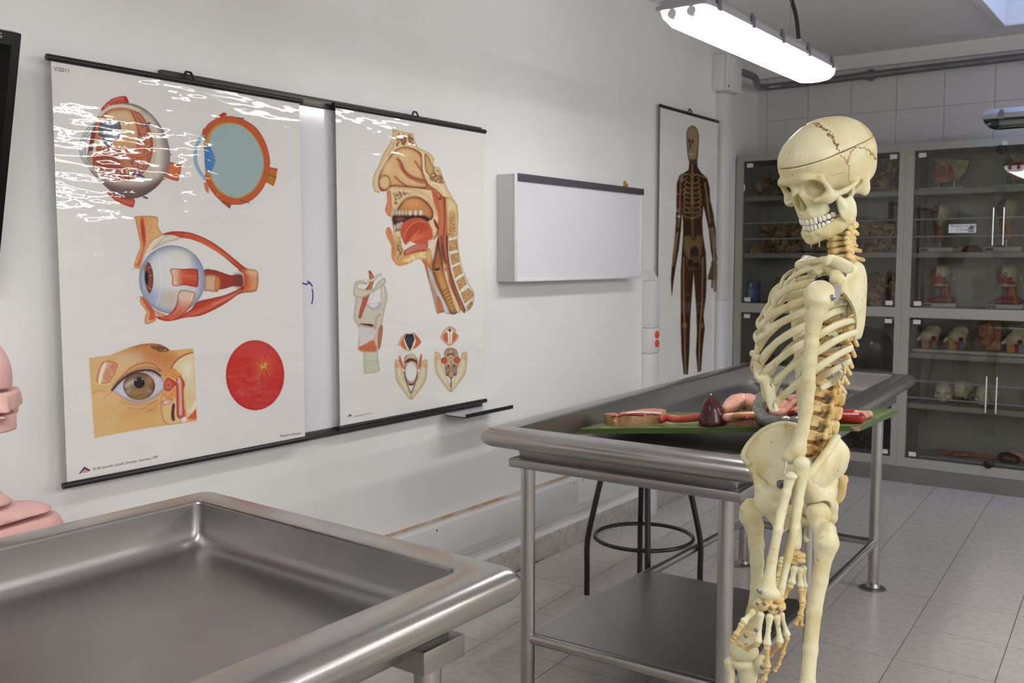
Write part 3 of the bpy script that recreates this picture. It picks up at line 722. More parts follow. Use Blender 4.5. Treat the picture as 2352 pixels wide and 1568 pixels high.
def make_skull(f):
    f.d = f.ell((2, 0, 50), (86, 68, 69))
    f.add(f.ell((-38, 0, 44), (50, 64, 56)), 22); f.add(f.ell((52, 0, 52), (42, 55, 48)), 18)
    f.add(f.ell((-45, 0, 8), (36, 50, 34)), 16)
    sym(lambda s_: f.add(f.ell((-5, s_*42, 8), (34, 25, 34)), 14))
    sym(lambda s_: f.sub(f.ell((60, s_*76, 6), (34, 25, 40), Rz(s_*-12)), 14))          # temporal fossa
    # face block
    f.add(f.ell((62, 0, 6), (30, 40, 34)), 10); f.add(f.ell((66, 0, -22), (27, 30, 24)), 8)
    f.add(f.ell((62, 0, -36), (30, 27, 14)), 6)
    f.add(f.cap((90, -30, 33), (90, 30, 33), 8), 8)                                        # brow
    sym(lambda s_: f.add(f.cap((90, s_*26, 34), (76, s_*49, 27), 7, 5.5), 6))
    sym(lambda s_: f.add(f.cap((74, s_*50, 28), (66, s_*53, 6), 5.5, 5.5), 5))            # frontal process
    sym(lambda s_: f.add(f.ell((64, s_*47, -8), (17, 13, 13), Rz(s_*-28)), 6))             # cheek bone
    sym(lambda s_: f.add(f.cap((82, s_*34, -7), (64, s_*48, -6), 7, 7.5), 5))
    sym(lambda s_: f.path([(58, s_*55, -8), (42, s_*63, -6), (24, s_*66, -3), (6, s_*63, 1)], [7, 5, 4.2, 5], 3))
    f.sub(f.ell((38, 0, -44), (34, 20, 16)), 5); f.sub(f.ell((8, 0, -52), (40, 34, 26)), 8)   # palate, base
    sym(lambda s_: f.sub(f.ell((40, s_*48, -24), (24, 15, 20)), 6))                         # infratemporal space
    sym(lambda s_: f.sub(f.ell((80, s_*33, 14), (36, 19, 17), Rz(s_*18)), 3.5))            # orbits
    sym(lambda s_: f.sub(f.ell((94, s_*34, 14), (14, 20, 17.5), Rz(s_*22)), 3))
    f.add(f.cap((91, 0, 22), (98, 0, 8), 5.5, 3.6), 5)                                       # nasal bones
    sym(lambda s_: f.add(f.cap((92, s_*10, 6), (85, s_*15, -14), 3.4, 3.4), 4))
    f.sub(f.ell((92, 0, -7), (24, 10.5, 15)), 2.5); f.sub(f.ell((90, 0, -16), (24, 13, 9)), 2.5)
    f.add(f.cap((92, 0, -27), (96, 0, -26), 3, 2), 3)
    f.add(f.box((76, 0, -10), (14, 1.2, 14), 1), 1.5)                                       # vomer
    sym(lambda s_: f.add(f.ell((-16, s_*52, -16), (13, 9, 18)), 6))                         # mastoid
    sym(lambda s_: f.sub(f.ell((2, s_*64, -4), (5, 10, 5)), 2))                             # ear hole
    sym(lambda s_: f.sub(f.ell((13, s_*56, -9), (9, 12, 6)), 4))
    sym(lambda s_: f.add(f.cap((4, s_*40, -14), (10, s_*36, -38), 2.4, 1), 3))             # styloid
    f.sub(f.ell((-22, 0, -32), (17, 14, 14)), 5)
    # front/back rugged details
    sym(lambda s_: f.sub(f.ell((84, s_*28, -24), (8, 8, 10)), 7))                           # canine fossa
    return f
f = make_skull(skull_field())
cut_n = np.array([.02, 0, 1.]); cut_n /= np.linalg.norm(cut_n); cut_c = np.array([0, 0, 60.])
full = f.d.copy()
f.d = full.copy(); f.isect(-f.plane(cut_c+cut_n*.5, cut_n), .5); V, Fq = f.mesh(1)
cap = npobj('skull_cap', KW(V), Fq, m_bone, skel)
f.d = full.copy(); f.isect(f.plane(cut_c-cut_n*.5, cut_n), .5); V2, F2 = f.mesh(1)
cran = npobj('cranium', KW(V2), F2, m_bone, skel)
MB().add(KW(MB().lathe([(0, -2.0), (62, -2.0), (62, 2.0), (0, 2.0)], n=40).v[0]*np.array([1.36, 1.04, 1])@Ry(1.1).T+cut_c+np.array([-1, 0, 0])), MB().lathe([(0, 0), (1, 0), (1, 1), (0, 1)], n=40).f).build('cut_seam', mat('seam_dark', rgb(38, 28, 18), .9), cran)
SURF = np.vstack([V, V2])
def snap(P, off=.15):
    out = []
    for p in P:
        d = np.linalg.norm(SURF-p, axis=1); i = np.argsort(d)[:6]; q = SURF[i].mean(0); n = q-np.array([0, 0, 45.]); out.append(q+n/np.linalg.norm(n)*off)
    return np.array(out)
def suture(pts, amp, wig, r=.0005, parent=cran, name='suture'):
    P = resample(crom(pts, 12), wig); rs = np.random.default_rng(len(pts)*31+wig)
    P[1:-1] += rs.normal(0, amp, (len(P)-2, 3)); P = snap(P, .25)
    MB().tube(KW(P), r, 5).build(name, m_sut, parent)
for s_ in (1, -1):
    suture([(22, s_*14, 122), (26, s_*34, 110), (30, s_*52, 90), (32, s_*62, 68), (33, s_*64, 62)], 2.8, 84, .00065, cap)
    suture([(31, s_*64, 57), (24, s_*68, 40), (22, s_*70, 26)], 1.2, 22)
    suture([(24, s_*68, 36), (14, s_*70, 50), (-2, s_*70, 58), (-22, s_*68, 50), (-38, s_*66, 36), (-48, s_*62, 24), (-56, s_*57, 22)], 1.5, 70, .00045)
    suture([(22, s_*70, 26), (26, s_*66, 10), (32, s_*64, 0)], .6, 16, .0003)
    suture([(30, s_*64, 22), (42, s_*58, 24), (52, s_*54, 24)], .8, 14, .0003)
# mandible
f = skull_field(jaw=True)
f.d = f.cap((81, -7, -79), (81, 7, -79), 8, 8)
def jaw(s_):
    f.path([(82, s_*9, -78), (70, s_*25, -75.5), (48, s_*38, -70), (32, s_*46, -64), (21, s_*49, -57)], [8.5, 8, 7.5, 6.5, 5.5], 4)
    f.path([(85, s_*6, -70), (79, s_*18, -68), (66, s_*25, -66), (44, s_*32, -62)], [6, 6, 6, 5.5], 5)
    f.add(f.ell((31, s_*49, -40), (22, 3.6, 29), Ry(8)), 3); f.add(f.ell((52, s_*34, -67), (30, 6, 13), Rz(s_*-24)@Ry(10)), 6)
    f.add(f.cap((14, s_*50, -20), (8, s_*51, -6), 5, 5), 4); f.add(f.ell((8, s_*50, -4), (5.5, 9, 5)), 3)
    f.add(f.cap((42, s_*48.5, -34), (48, s_*48, -7), 7, 2.8), 5)
    f.sub(f.ell((27, s_*49, -9), (12.5, 12, 14)), 2.5)
sym(jaw)
f.add(f.ell((87, 0, -82), (5.5, 10, 6.5)), 4)
f.sub(f.ell((50, 0, -70), (28, 20, 40)), 6)
V, Fq = f.mesh(1); mand = npobj('mandible', KW(V), Fq, m_bone, skel)
# teeth
def tooth(tp, u, up, parent):
    # arch position u in [-1,1]
    A = np.array([(88.5, 0), (86, 10), (80, 19), (71, 25), (60, 28.5), (48, 31), (42, 32)], float) if up else np.array([(85.5, 0), (83, 9), (77, 17.5), (69, 23.5), (59, 27.5), (48, 30.5), (42, 31.5)], float)
    P = resample(crom(A, 8), 200); i = min(int(abs(u)*199), 199); x, y = P[i]; j = min(i+1, 199); d = P[j]-P[j-1]; d /= np.linalg.norm(d)
    s_ = 1 if u >= 0 else -1
    tang = np.array([d[0], s_*d[1], 0]); nrm = np.array([d[1], -s_*d[0], 0])
    w, dpt, hh = tp
    zc = (-45.6 if up else -57.6); c = np.array([x, s_*y, zc])
    g = MB().ell((0, 0, 0), (1, 1, 1), 12, 8); v = g.v[0]
    v = np.sign(v)*np.abs(v)**.62                    # squarish
    v = v*np.array([w/2, dpt/2, hh/2]); tp_ = 1-.22*((v[:, 2] > 0) if up else (v[:, 2] < 0))*np.abs(v[:, 2])/(hh/2)
    v[:, 0] *= tp_
    Pm = c+v[:, :1]*tang+v[:, 1:2]*nrm+v[:, 2:]*np.array([0, 0, 1.])
    MB().add(KW(Pm), g.f).build('tooth', m_tooth, parent, ang=180)
spec_u = [(w_*.95, d_, h_) for w_, d_, h_ in [(8.2, 6, 12.5), (6.6, 5.6, 11.5), (7.4, 7, 12.5), (6.6, 8, 10.5), (6.6, 8.2, 10), (9.6, 9.5, 9.5), (9, 9.5, 9)]]
spec_l = [(w_*.93, d_, h_) for w_, d_, h_ in [(5.4, 5.5, 11), (5.8, 5.6, 11), (6.6, 6.5, 11.5), (6.6, 7.2, 10.5), (7, 7.8, 10), (10.4, 9.5, 9.5), (9.6, 9.3, 9)]]
for spec, up, par in ((spec_u, True, cran), (spec_l, False, mand)):
    tot = 57. if up else 56.
    pos = 0.
    for tp in spec:
        c_ = (pos+tp[0]*.54)/tot; pos += tp[0]*1.08
        for s_ in (1, -1): tooth(tp, s_*min(c_*.98, .99), up, par)
# ---------------------------------------------------------------- spine
SPN = [(1925, 503), (1920, 518), (1915, 532), (1912, 547), (1912, 562), (1914, 577), (1916, 593),       # C1-C7
       (1916, 612), (1915, 634), (1915, 658), (1914, 683), (1913, 708), (1911, 733), (1908, 758), (1904, 782), (1899, 806), (1893, 830), (1888, 853), (1882, 874),  # T1-12
       (1876, 897), (1869, 929), (1862, 962), (1855, 995), (1850, 1026)]                                   # L1-5
SPW = [TOR.S(x, y, 0) for x, y in SPN]
VERT = []
def vertebra(i, p, up, fwd, lat, w, d, hgt, sp_len, sp_drop, tr_w, tr_back, mt):
    # w,d = half width / half depth of body, hgt half height
    G = lambda f_, l_, u_: p+fwd*f_+lat*l_+up*u_
    M = np.stack([fwd, lat, up], 1)
    back = -d-(.010 if i < 19 else .007)
    pr = [('e', G(0, 0, 0), (d, w, hgt*1.5), M, .003)]
    pr += [('p', G(0, 0, hgt*.92), up), ('p', G(0, 0, -hgt*.92), -up)] if False else []
    f = [('e', G(0, 0, hgt*.62), (d*1.06, w*1.06, hgt*.42), M, .003), ('e', G(0, 0, -hgt*.62), (d*1.08, w*1.08, hgt*.42), M, .003)]
    pr += f
    for s_ in (1, -1):
        pr += chain([G(-d*.8, s_*w*.6, hgt*.3), G(back-.004, s_*w*.8, hgt*.2)], [.0045, .0045], .003)      # pedicle
        pr += chain([G(back-.002, s_*w*.8, hgt*.2), G(back-tr_back, s_*tr_w, hgt*.25)], [.005, .0042], .003)      # transverse
        pr += chain([G(back-.004, s_*w*.75, hgt*.2), G(back-.006, s_*w*.7, hgt*1.25)], [.005, .0048], .003)       # articular up
        pr += chain([G(back-.006, s_*w*.75, 0), G(back-.011, s_*w*.62, -hgt*1.3)], [.005, .0052], .003)           # articular down
        pr += chain([G(back-.004, s_*w*.75, hgt*.1), G(back-.014, 0, -hgt*.25)], [.0045, .0045], .003)            # lamina
    n = G(back-.014, 0, -hgt*.2); tip = G(back-.014-sp_len, 0, -hgt*.2-sp_drop)
    if i >= 19:
        pr += chain([n+up*.004, tip+up*.006], [.006, .0075]); pr += chain([n-up*.004, tip-up*.006], [.006, .0078], .008)
    else: pr += chain([n, tip], [.0046, .0042])
    pr += [('y', G(back+.006, 0, .06), G(back+.006, 0, -.06), .0062, .0062, .002)]
    return bone('vertebra', pr, mt, h=.0021, pad=.004)
for i, p in enumerate(SPW):
    a_ = SPW[max(i-1, 0)]; b_ = SPW[min(i+1, len(SPW)-1)]; up = a_-b_; up /= np.linalg.norm(up)
    lat = TOR.L; fwd = np.cross(lat, up); fwd /= np.linalg.norm(fwd)
    sp = np.linalg.norm(a_-b_)/2
    if i in (0, len(SPW)-1): sp *= 2
    hh = sp*.44
    if i < 7: k = i/6; args = (.0125+.003*k, .0085+.001*k, hh, [.002, .008, .006, .006, .008, .013, .017][i], .002+.004*k, .021+.004*k, .000, m_boneb)
    elif i < 19: k = (i-7)/11; args = (.014+.006*k, .0115+.004*k, hh, .013-.004*abs(k-.4), .022-.012*abs(k-.4)-.006*(k > .8), .030-.008*k, .012-.006*k, m_boneb)
    else: k = (i-19)/4; args = (.021+.003*k, .0165+.001*k, hh, .0085-.001*k, .004, .036, .002, m_boneb)
    VERT.append(vertebra(i, p, up, fwd, lat, *args))
    if i >= 6:                                # disc between the bodies
        q = (p+b_)/2 if i < len(SPW)-1 else p-up*sp*.5
        g = MB().lathe([(0, -.12), (.86, -.12), (.93, 0), (.86, .12), (0, .12)], n=20); v = g.v[0]
        W_ = q+v[:, :1]*fwd*args[1]+v[:, 1:2]*lat*args[0]+v[:, 2:]*up*sp*.9
        MB().add(W_, g.f).build('disc', m_boneb if i < 7 else mat('disc_brown', rgb(150, 104, 56), .6), VERT[-1])
# ---------------------------------------------------------------- ribs, near side read off, far side mirrored
def lprof(s, mx, l0, l1):
    return np.interp(s, [0, .12, .28, .5, .72, .9, 1], [l0, mx*.50, mx*.86, mx, mx*.88, mx*.55, l1])
RIBS = {   # number: (points in the torso crop from spine to front, half width)
 1: ([(985, 345), (1080, 330), (1000, 300), (860, 300), (740, 320), (640, 380), (590, 450)], .060),
 2: ([(1000, 450), (1130, 420), (1080, 350), (900, 325), (700, 372), (560, 436), (490, 510), (455, 590)], .085),
 3: ([(1005, 560), (1160, 530), (1100, 480), (940, 470), (800, 492), (600, 540), (460, 595), (385, 665), (350, 760)], .105),
 4: ([(1000, 670), (1180, 620), (1100, 610), (900, 630), (720, 682), (550, 742), (400, 805), (300, 860), (270, 905)], .115),
 5: ([(990, 790), (1190, 705), (1120, 700), (980, 735), (720, 800), (600, 845), (400, 940), (310, 1000), (270, 1050)], .122),
 6: ([(970, 905), (1200, 790), (1130, 780), (1000, 812), (880, 872), (700, 955), (560, 1025), (400, 1125), (290, 1225), (215, 1310)], .126),
 7: ([(950, 1015), (1230, 905), (1180, 900), (1000, 962), (850, 1050), (690, 1135), (560, 1208), (400, 1325), (230, 1470)], .127),
 8: ([(925, 1125), (1215, 1035), (1170, 1045), (1000, 1120), (830, 1225), (690, 1295), (560, 1378), (440, 1480), (345, 1570)], .125),
 9: ([(900, 1235), (1170, 1190), (1110, 1225), (960, 1310), (800, 1420), (669, 1525), (560, 1610), (440, 1720), (370, 1800)], .118),
 10: ([(870, 1345), (1150, 1330), (1090, 1375), (960, 1445), (800, 1545), (700, 1640), (640, 1690)], .105),
 11: ([(845, 1450), (1040, 1430), (1060, 1470), (960, 1560), (850, 1625)], .080)}
RIBEND = {}
for n, (pts, mx) in RIBS.items():
    P = np.array([cB(*p) for p in pts]); ds = np.r_[0, np.cumsum(np.linalg.norm(np.diff(P, axis=0), axis=1))]; ds /= ds[-1]
    l1 = {1: .03, 2: .035, 3: .045, 4: .05, 5: .055, 6: .055, 7: .05, 8: .055, 9: .06, 10: .085, 11: .075}[n]
    Lv = lprof(ds, mx, .016, l1)
    W = np.array([TOR.S(x, y, l) for (x, y), l in zip(P, Lv)])
    path = resample(crom(W, 10), 44); k = np.linspace(0, 1, 44)
    hgt = np.interp(k, [0, .06, .2, .6, .95, 1], [.0035, .004, .0058, .0068, .0072, .005])*(.85 if n < 3 or n > 9 else 1.)
    thk = np.interp(k, [0, .1, 1], [.0035, .0034, .0030])
    for s_ in (1, -1):
        pth = path if s_ == 1 else TOR.mir(path)
        up_ = UZ if n > 2 else (UZ*.55+(-TOR.L*s_ if False else TOR.L*s_*-.8))
        r_ = MB().tube(pth, hgt, 12, flat=thk, up=up_).build('rib', m_bone, skel, ang=80)
        RIBEND[(n, s_)] = (pth[-1], r_)
# sternum and costal cartilages (sagittal plane of the torso)
ST = [cB(585, 470), cB(500, 600), cB(400, 760), cB(310, 930), cB(225, 1060), cB(180, 1200), cB(178, 1350), cB(205, 1500), cC(265, 130), cC(300, 250), cC(350, 350), cC(430, 430)]
STW = np.array([TOR.S(x, y, .0) for x, y in ST]); stp = resample(crom(STW, 8), 60)
wid = np.interp(np.linspace(0, 1, 60), [0, .06, .16, .24, .3, .55, .75, .85, .95, 1], [.018, .026, .022, .013, .014, .019, .018, .012, .008, .003])
brk = 15
MB().tube(stp[:brk], .0055, 14, flat=wid[:brk], up=np.gradient(stp, axis=0)[:brk]@np.array([[0, 0, 0], [0, 0, 0], [0, 0, 0]])+np.cross(TOR.L, np.gradient(stp, axis=0)[:brk])).build('manubrium', m_bone, skel, ang=80)
MB().tube(stp[brk:46], .005, 14, flat=wid[brk:46], up=np.cross(TOR.L, np.gradient(stp, axis=0)[brk:46])).build('sternum', m_cart, skel, ang=80)
def stern(k): return stp[int(k*59)]
att = {2: .24, 3: .33, 4: .42, 5: .50, 6: .58, 7: .64}
for s_ in (1, -1):
    for n, k in att.items():
        e, par = RIBEND[(n, s_)]; q = stern(k)+TOR.L*s_*.012; mid = (e+q)/2+TOR.F*.008+TOR.L*s_*.006
        MB().tube(crom([e, mid, q], 6), .0062, 10, flat=.004, up=UZ).build('costal_cartilage', m_cart, par, ang=80)
    # costal margin: flattened strap from the sternum down to the ninth rib
    e9 = RIBEND[(9, s_)][0]; e8 = RIBEND[(8, s_)][0]; e7 = RIBEND[(7, s_)][0]
    e9b = np.array(TOR.S(*cC(432, 432), .062)) if True else e9
    if s_ == -1: e9b = TOR.mir(e9b)
    strap = crom([stern(.60)+TOR.L*s_*.016, (e7+TOR.F*.004), (e8+TOR.F*.008), (e9+TOR.F*.004), e9b], 8)
    kk = np.linspace(0, 1, len(strap))
    MB().tube(strap, np.interp(kk, [0, .3, .8, 1], [.008, .0105, .0095, .004]), 12, flat=.0045, up=TOR.F).build('costal_margin', m_cart, skel, ang=80)
# wire twists where ribs meet cartilage
for n in (6, 7, 8, 9):
    e = RIBEND[(n, 1)][0]
    MB().tube(crom([e+UZ*.010+TOR.L*.004, e+TOR.F*.004+TOR.L*.006, e-UZ*.009+TOR.L*.004], 5), .0007, 5).build('wire', m_wire, skel)
for pts, l in (([(1150, 700), (1130, 780), (1135, 860), (1110, 900), (1115, 960), (1090, 1020), (1105, 1100), (1075, 1180), (1050, 1230), (1055, 1320), (1090, 1370), (1095, 1460), (1070, 1540)], .10), ([(960, 1450), (1000, 1510), (1040, 1580), (1060, 1620)], .10), ([(800, 1560), (830, 1620), (850, 1660)], .11)):
    W = [TOR.S(*cB(*p), l+.004) for p in pts]
    MB().tube(crom(W, 5), .0008, 5).build('wire', m_wire, skel)

# ---------------------------------------------------------------- shoulder girdle
def B3(x, y, l): return TOR.S(*cB(x, y), l)
MIRRORQ = []
def both(fn):
    fn(1); fn(-1)
def mm(P, s_): return np.array(P) if s_ == 1 else TOR.mir(np.array(P))
def shoulder(s_):
    med = mm([B3(1215, 280, .085), B3(1290, 330, .070), B3(1322, 450, .066), B3(1322, 620, .066), B3(1310, 800, .068), B3(1295, 950, .072), B3(1262, 1085, .080)], s_)
    latb = mm([B3(1060, 330, .125), B3(1040, 440, .150), B3(1050, 560, .150), B3(1120, 645, .138), B3(1190, 760, .118), B3(1222, 900, .098), B3(1205, 1110, .086)], s_)
    sc = sheet('scapula', latb, med, .005, 30, 16, bulge=lambda u, t: (TOR.F*-.006-TOR.L*s_*-.004)*math.sin(math.pi*t)*(1-u*.4), edge=.9)
    # scapular spine and acromion
    sp = mm([B3(1290, 345, .066), B3(1210, 330, .090), B3(1080, 285, .130), B3(960, 262, .160), B3(900, 270, .172)], s_)
    MB().tube(crom(sp, 8), np.interp(np.linspace(0, 1, 33), [0, .3, .75, .95, 1], [.003, .005, .010, .011, .005]), 12, flat=.0036, up=mm([B3(1000, 300, .0)+TOR.L*0], 1)[0]*0+UZ*.75-TOR.F*.5).build('acromion', m_bone, sc, ang=80)
    ac2 = mm([B3(960, 270, .160), B3(1070, 315, .158), B3(1190, 375, .150)], s_)
    MB().tube(crom(ac2, 8), [.009]*4+[.0105]*9+[.010, .009, .008, .004], 12, flat=.0038, up=UZ*.8+TOR.L*s_*.4).build('spine_plate', m_bone, sc, ang=80)
    co = mm([B3(1000, 400, .140), B3(920, 345, .135), B3(850, 360, .135), B3(800, 415, .140)], s_)
    MB().tube(crom(co, 8), np.interp(np.linspace(0, 1, 25), [0, .5, .9, 1], [.010, .0085, .0075, .004]), 12).build('coracoid', m_bone, sc, ang=80)
    bone('glenoid', chain(list(mm([B3(1010, 400, .148), B3(1030, 480, .152), B3(1050, 570, .150)], s_)), [.010, .0125, .009]), h=.002, parent=sc)
    cl = mm([B3(955, 285, .150), B3(900, 262, .125), B3(820, 275, .085), B3(740, 290, .050), B3(660, 318, .022)], s_)
    bone('clavicle', chain(list(resample(crom(cl, 6), 14)), np.interp(np.linspace(0, 1, 14), [0, .2, .5, .85, 1], [.0075, .006, .0052, .0065, .0095])), h=.0019)
both(shoulder)
screw(B3(810, 455, .12), TOR.L); screw(B3(1108, 705, .11), TOR.L, .003); screw(B3(970, 1078, .11), TOR.L, .0032); screw(B3(1075, 850, .10), TOR.L, .003)
MB().tube([B3(985, 735, .105), B3(1130, 700, .105)], .006, 10, flat=.003, up=UZ).build('joint_plate', m_bone, skel)
MB().tube([B3(950, 1090, .10), B3(1030, 1040, .10)], .009, 10, flat=.004, up=UZ).build('joint_plate', m_bone, skel)

# ---------------------------------------------------------------- near (left) arm
def hum(T_, sh, el, name='humerus'):
    pass
P = lambda x, y, l: TOR.S(*cB(x, y), l)
PC = lambda x, y, l: TOR.S(*cC(x, y), l)
hl = .185
prims = chain([P(800, 830, hl), P(775, 950, hl), P(755, 1150, hl+.004), P(738, 1350, hl+.004), P(722, 1520, hl+.004), PC(735, 200, hl+.004), PC(712, 420, hl+.002), PC(672, 620, hl), PC(640, 740, hl), PC(610, 810, hl)], [.0138, .0125, .0118, .0113, .011, .0105, .0102, .0105, .012, .013])
prims += chain([P(830, 700, hl), P(800, 830, hl)], [.022, .0145], .01)
prims += [('e', P(850, 620, hl-.012), (.023, .023, .023), None, .008), ('e', P(765, 640, hl), (.014, .014, .02), None, .006), ('e', P(900, 660, hl-.006), (.016, .018, .02), None, .006)]
prims += chain([PC(520, 870, hl-.006), PC(560, 870, hl), PC(640, 865, hl)], [.008, .0105, .009], .005)
prims += chain([PC(600, 800, hl), PC(530, 850, hl)], [.011, .007], .006) + chain([PC(630, 780, hl), PC(680, 810, hl)], [.011, .006], .006)
hu = bone('humerus', prims)
# joint strap of steel
MB().tube(crom([P(965, 505, hl-.03), P(1010, 530, hl-.012), P(1020, 600, hl-.002), P(985, 690, hl+.008)], 8), .0075, 4, flat=.001, up=TOR.F).build('joint_strap', m_chrome, hu)
MB().tube(crom([P(830, 540, hl-.06), P(900, 500, hl-.06), P(980, 525, hl-.035)], 6), .012, 4, flat=.001, up=UZ).build('joint_strap', m_blackm, hu)
screw(P(978, 662, hl+.012), TOR.L, .005, hu); screw(P(1003, 490, hl-.03), TOR.L, .004, hu); screw(P(1085, 415, .145), TOR.L, .007)
D = lambda x, y, z: dep(*cD(x, y), z)
Cd = lambda x, y, z: dep(*cC(x, y), z)
za = float((P(740, 1350, hl)-CAM)@FW); print('arm depth', za)
ze = za-.005; zw = za-.03
uln = [Cd(668, 930, ze), Cd(672, 1000, ze), Cd(655, 1120, ze), Cd(628, 1300, ze-.005), D(650, 330, zw+.012), D(595, 560, zw+.008), D(545, 790, zw), D(528, 850, zw)]
bone('ulna', chain(uln, [.0115, .010, .0092, .0085, .0076, .0067, .006, .007])+[('e', Cd(665, 925, ze), (.014, .014, .012), None, .005)])
rad = [Cd(560, 1052, ze-.008), Cd(545, 1110, ze-.008), Cd(520, 1210, ze-.01), Cd(470, 1400, ze-.012), D(515, 340, zw), D(468, 580, zw-.002), D(440, 750, zw-.004), D(432, 830, zw-.005)]
bone('radius', chain(rad, [.0095, .0072, .0074, .0077, .0076, .008, .0105, .0155])+[('e', Cd(562, 1045, ze-.008), (.0115, .0115, .005), None, .003), ('e', D(432, 850, zw-.004), (.021, .015, .011), None, .006)])
MB().tube(crom([Cd(520, 905, ze), Cd(512, 960, ze-.004), Cd(503, 1000, ze-.006), Cd(512, 1060, ze-.008)], 5), .0009, 5).build('wire', m_wire, skel)
screw(D(362, 830, zw-.016), -FWH, .0035)
def longbone(name, a, b, r, mt=m_boneb, ends=1.45, parent=None):
    a, b = np.array(a), np.array(b); d = b-a
    pr = chain([a, a+d*.22, a+d*.5, a+d*.78, b], [r*ends, r*.95, r*.82, r*.95, r*ends*1.05], r*.5)
    return bone(name, pr, mt, h=max(.0013, r*.26), pad=.003, parent=parent)
def hand(J, name, carp, par=None):
    h_ = bpy.data.objects.new(name, None); COL.objects.link(h_); h_.parent = skel; h_.empty_display_size = .01
    base_ = WL[skel.name]; h_.location = (0, 0, 0); WL[h_.name] = base_
    for c_, r in carp:
        rs = np.random.default_rng(int(r*1e6)+len(carp)); 
        pr = [('e', c_, (r, r*.9, r*.85), None, .003)]+[('e', c_+rs.normal(0, r*.45, 3), (r*.6,)*3, None, .003) for _ in range(3)]
        bone('carpal_bone', pr, m_boneb, h=.0016, pad=.004, parent=h_)
    for fing in J:
        pts, r0 = fing; r = r0
        for q in range(len(pts)-1):
            nm = 'metacarpal' if q == 0 else 'phalanx'
            a, b = pts[q], pts[q+1]; d = (b-a)/np.linalg.norm(b-a)
            longbone(nm, a+d*r*1.1, b-d*r*1.1, r, m_boneb if q else m_bone, parent=h_); r *= .86
    return h_
zh = zw-.012
carp = [(D(*p, zh+dz), r) for p, dz, r in (((350, 935), 0, .0068), ((400, 950), -.006, .0088), ((440, 905), 0, .008), ((460, 965), -.006, .0085), ((510, 900), .002, .0085), ((525, 960), 0, .0085), ((470, 990), -.008, .007), ((545, 935), .004, .006))]
hand([([D(325, 985, zh), D(228, 1088, zh-.004), D(172, 1190, zh-.004), D(140, 1235, zh)], .0046),
      ([D(378, 1000, zh-.008), D(352, 1250, zh-.012), D(262, 1292, zh+.02), D(200, 1250, zh+.045)], .0046),
      ([D(450, 1015, zh-.010), D(424, 1270, zh-.014), D(430, 1445, zh-.006), D(402, 1545, zh), D(365, 1560, zh+.012)], .0047),
      ([D(502, 1020, zh-.008), D(532, 1250, zh-.010), D(445, 1345, zh+.02), D(410, 1400, zh+.04)], .0044),
      ([D(535, 1000, zh), D(592, 1195, zh-.004), D(545, 1340, zh), D(515, 1425, zh+.004), D(486, 1475, zh+.008)], .0040)], 'hand', carp)
for p in ((348, 935), (405, 935), (460, 972), (518, 980)): screw(D(*p, zh-.017), -FWH, .0028)
for p in ((340, 1145), (256, 1193)): screw(D(*p, zh-.012), -FWH, .003)

# ---------------------------------------------------------------- far (right) arm
shR = TOR.mir(P(850, 620, hl-.012)); zR = float((shR-CAM)@FW)
elR = dep(1850, 1020, zR-.01); wrR = dep(1838, 1250, zR-.06)
d = elR-shR
bone('humerus', chain([shR, shR+d*.25, shR+d*.6, shR+d*.92, elR], [.022, .0135, .012, .012, .018], .006), h=.0024)
bone('ulna', chain([elR+RTH*.01, wrR+RTH*.014+UZ*.01], [.011, .0075]), h=.0024)
bone('radius', chain([elR-RTH*.012, wrR-RTH*.010], [.009, .0125]), h=.0024)
zq = zR-.065
carp = [(D(*p, zq+dz), r) for p, dz, r in (((665, 525), 0, .0085), ((700, 545), -.004, .0085), ((680, 575), -.004, .009), ((645, 560), 0, .008), ((710, 585), 0, .007), ((650, 600), 0, .007))]
hand([([D(560, 560, zq), D(540, 610, zq), D(515, 720, zq), D(500, 800, zq)], .0052),
      ([D(650, 630, zq), D(622, 775, zq-.004), D(555, 880, zq+.01), D(520, 930, zq+.02)], .0056),
      ([D(690, 640, zq), D(695, 800, zq), D(712, 925, zq), D(692, 1030, zq), D(652, 1105, zq)], .0054),
      ([D(722, 625, zq+.008), D(728, 800, zq+.01), D(716, 940, zq+.008), D(700, 1040, zq+.006), D(705, 1115, zq)], .005)], 'hand', carp)

# ---------------------------------------------------------------- pelvis
Q = lambda x, y, l: PEL.S(*cC(x, y), l)
def U(f_, l_, u_): return PEL.W(f_, l_, u_)
# sacrum
sac = [Q(780, 745, 0), Q(850, 850, 0), Q(930, 980, 0), Q(1000, 1100, 0), Q(1005, 1210, 0), Q(965, 1270, 0)]
sw = [.050, .048, .040, .028, .016, .008]
pr = []
for i in range(len(sac)-1):
    for k in range(3):
        p = sac[i]+(sac[i+1]-sac[i])*k/3; w_ = sw[i]+(sw[i+1]-sw[i])*k/3
        pr.append(('e', p, (w_, w_*.0+.013, .014), np.stack([PEL.L, PEL.F*.8+UZ*.6, np.cross(PEL.L, PEL.F*.8+UZ*.6)], 1), .006))
for i in range(4): pr.append(('e', sac[i]-PEL.F*.016+UZ*.004, (.007, .007, .010), None, .006))
sacrum = bone('sacrum', pr, m_boneb, h=.0024)
def near(p, d=.02): v = CAM-p; return p+v/np.linalg.norm(v)*d
screw(near(Q(800, 905, .02), .01), PEL.F*.6+PEL.L*.8, .006)
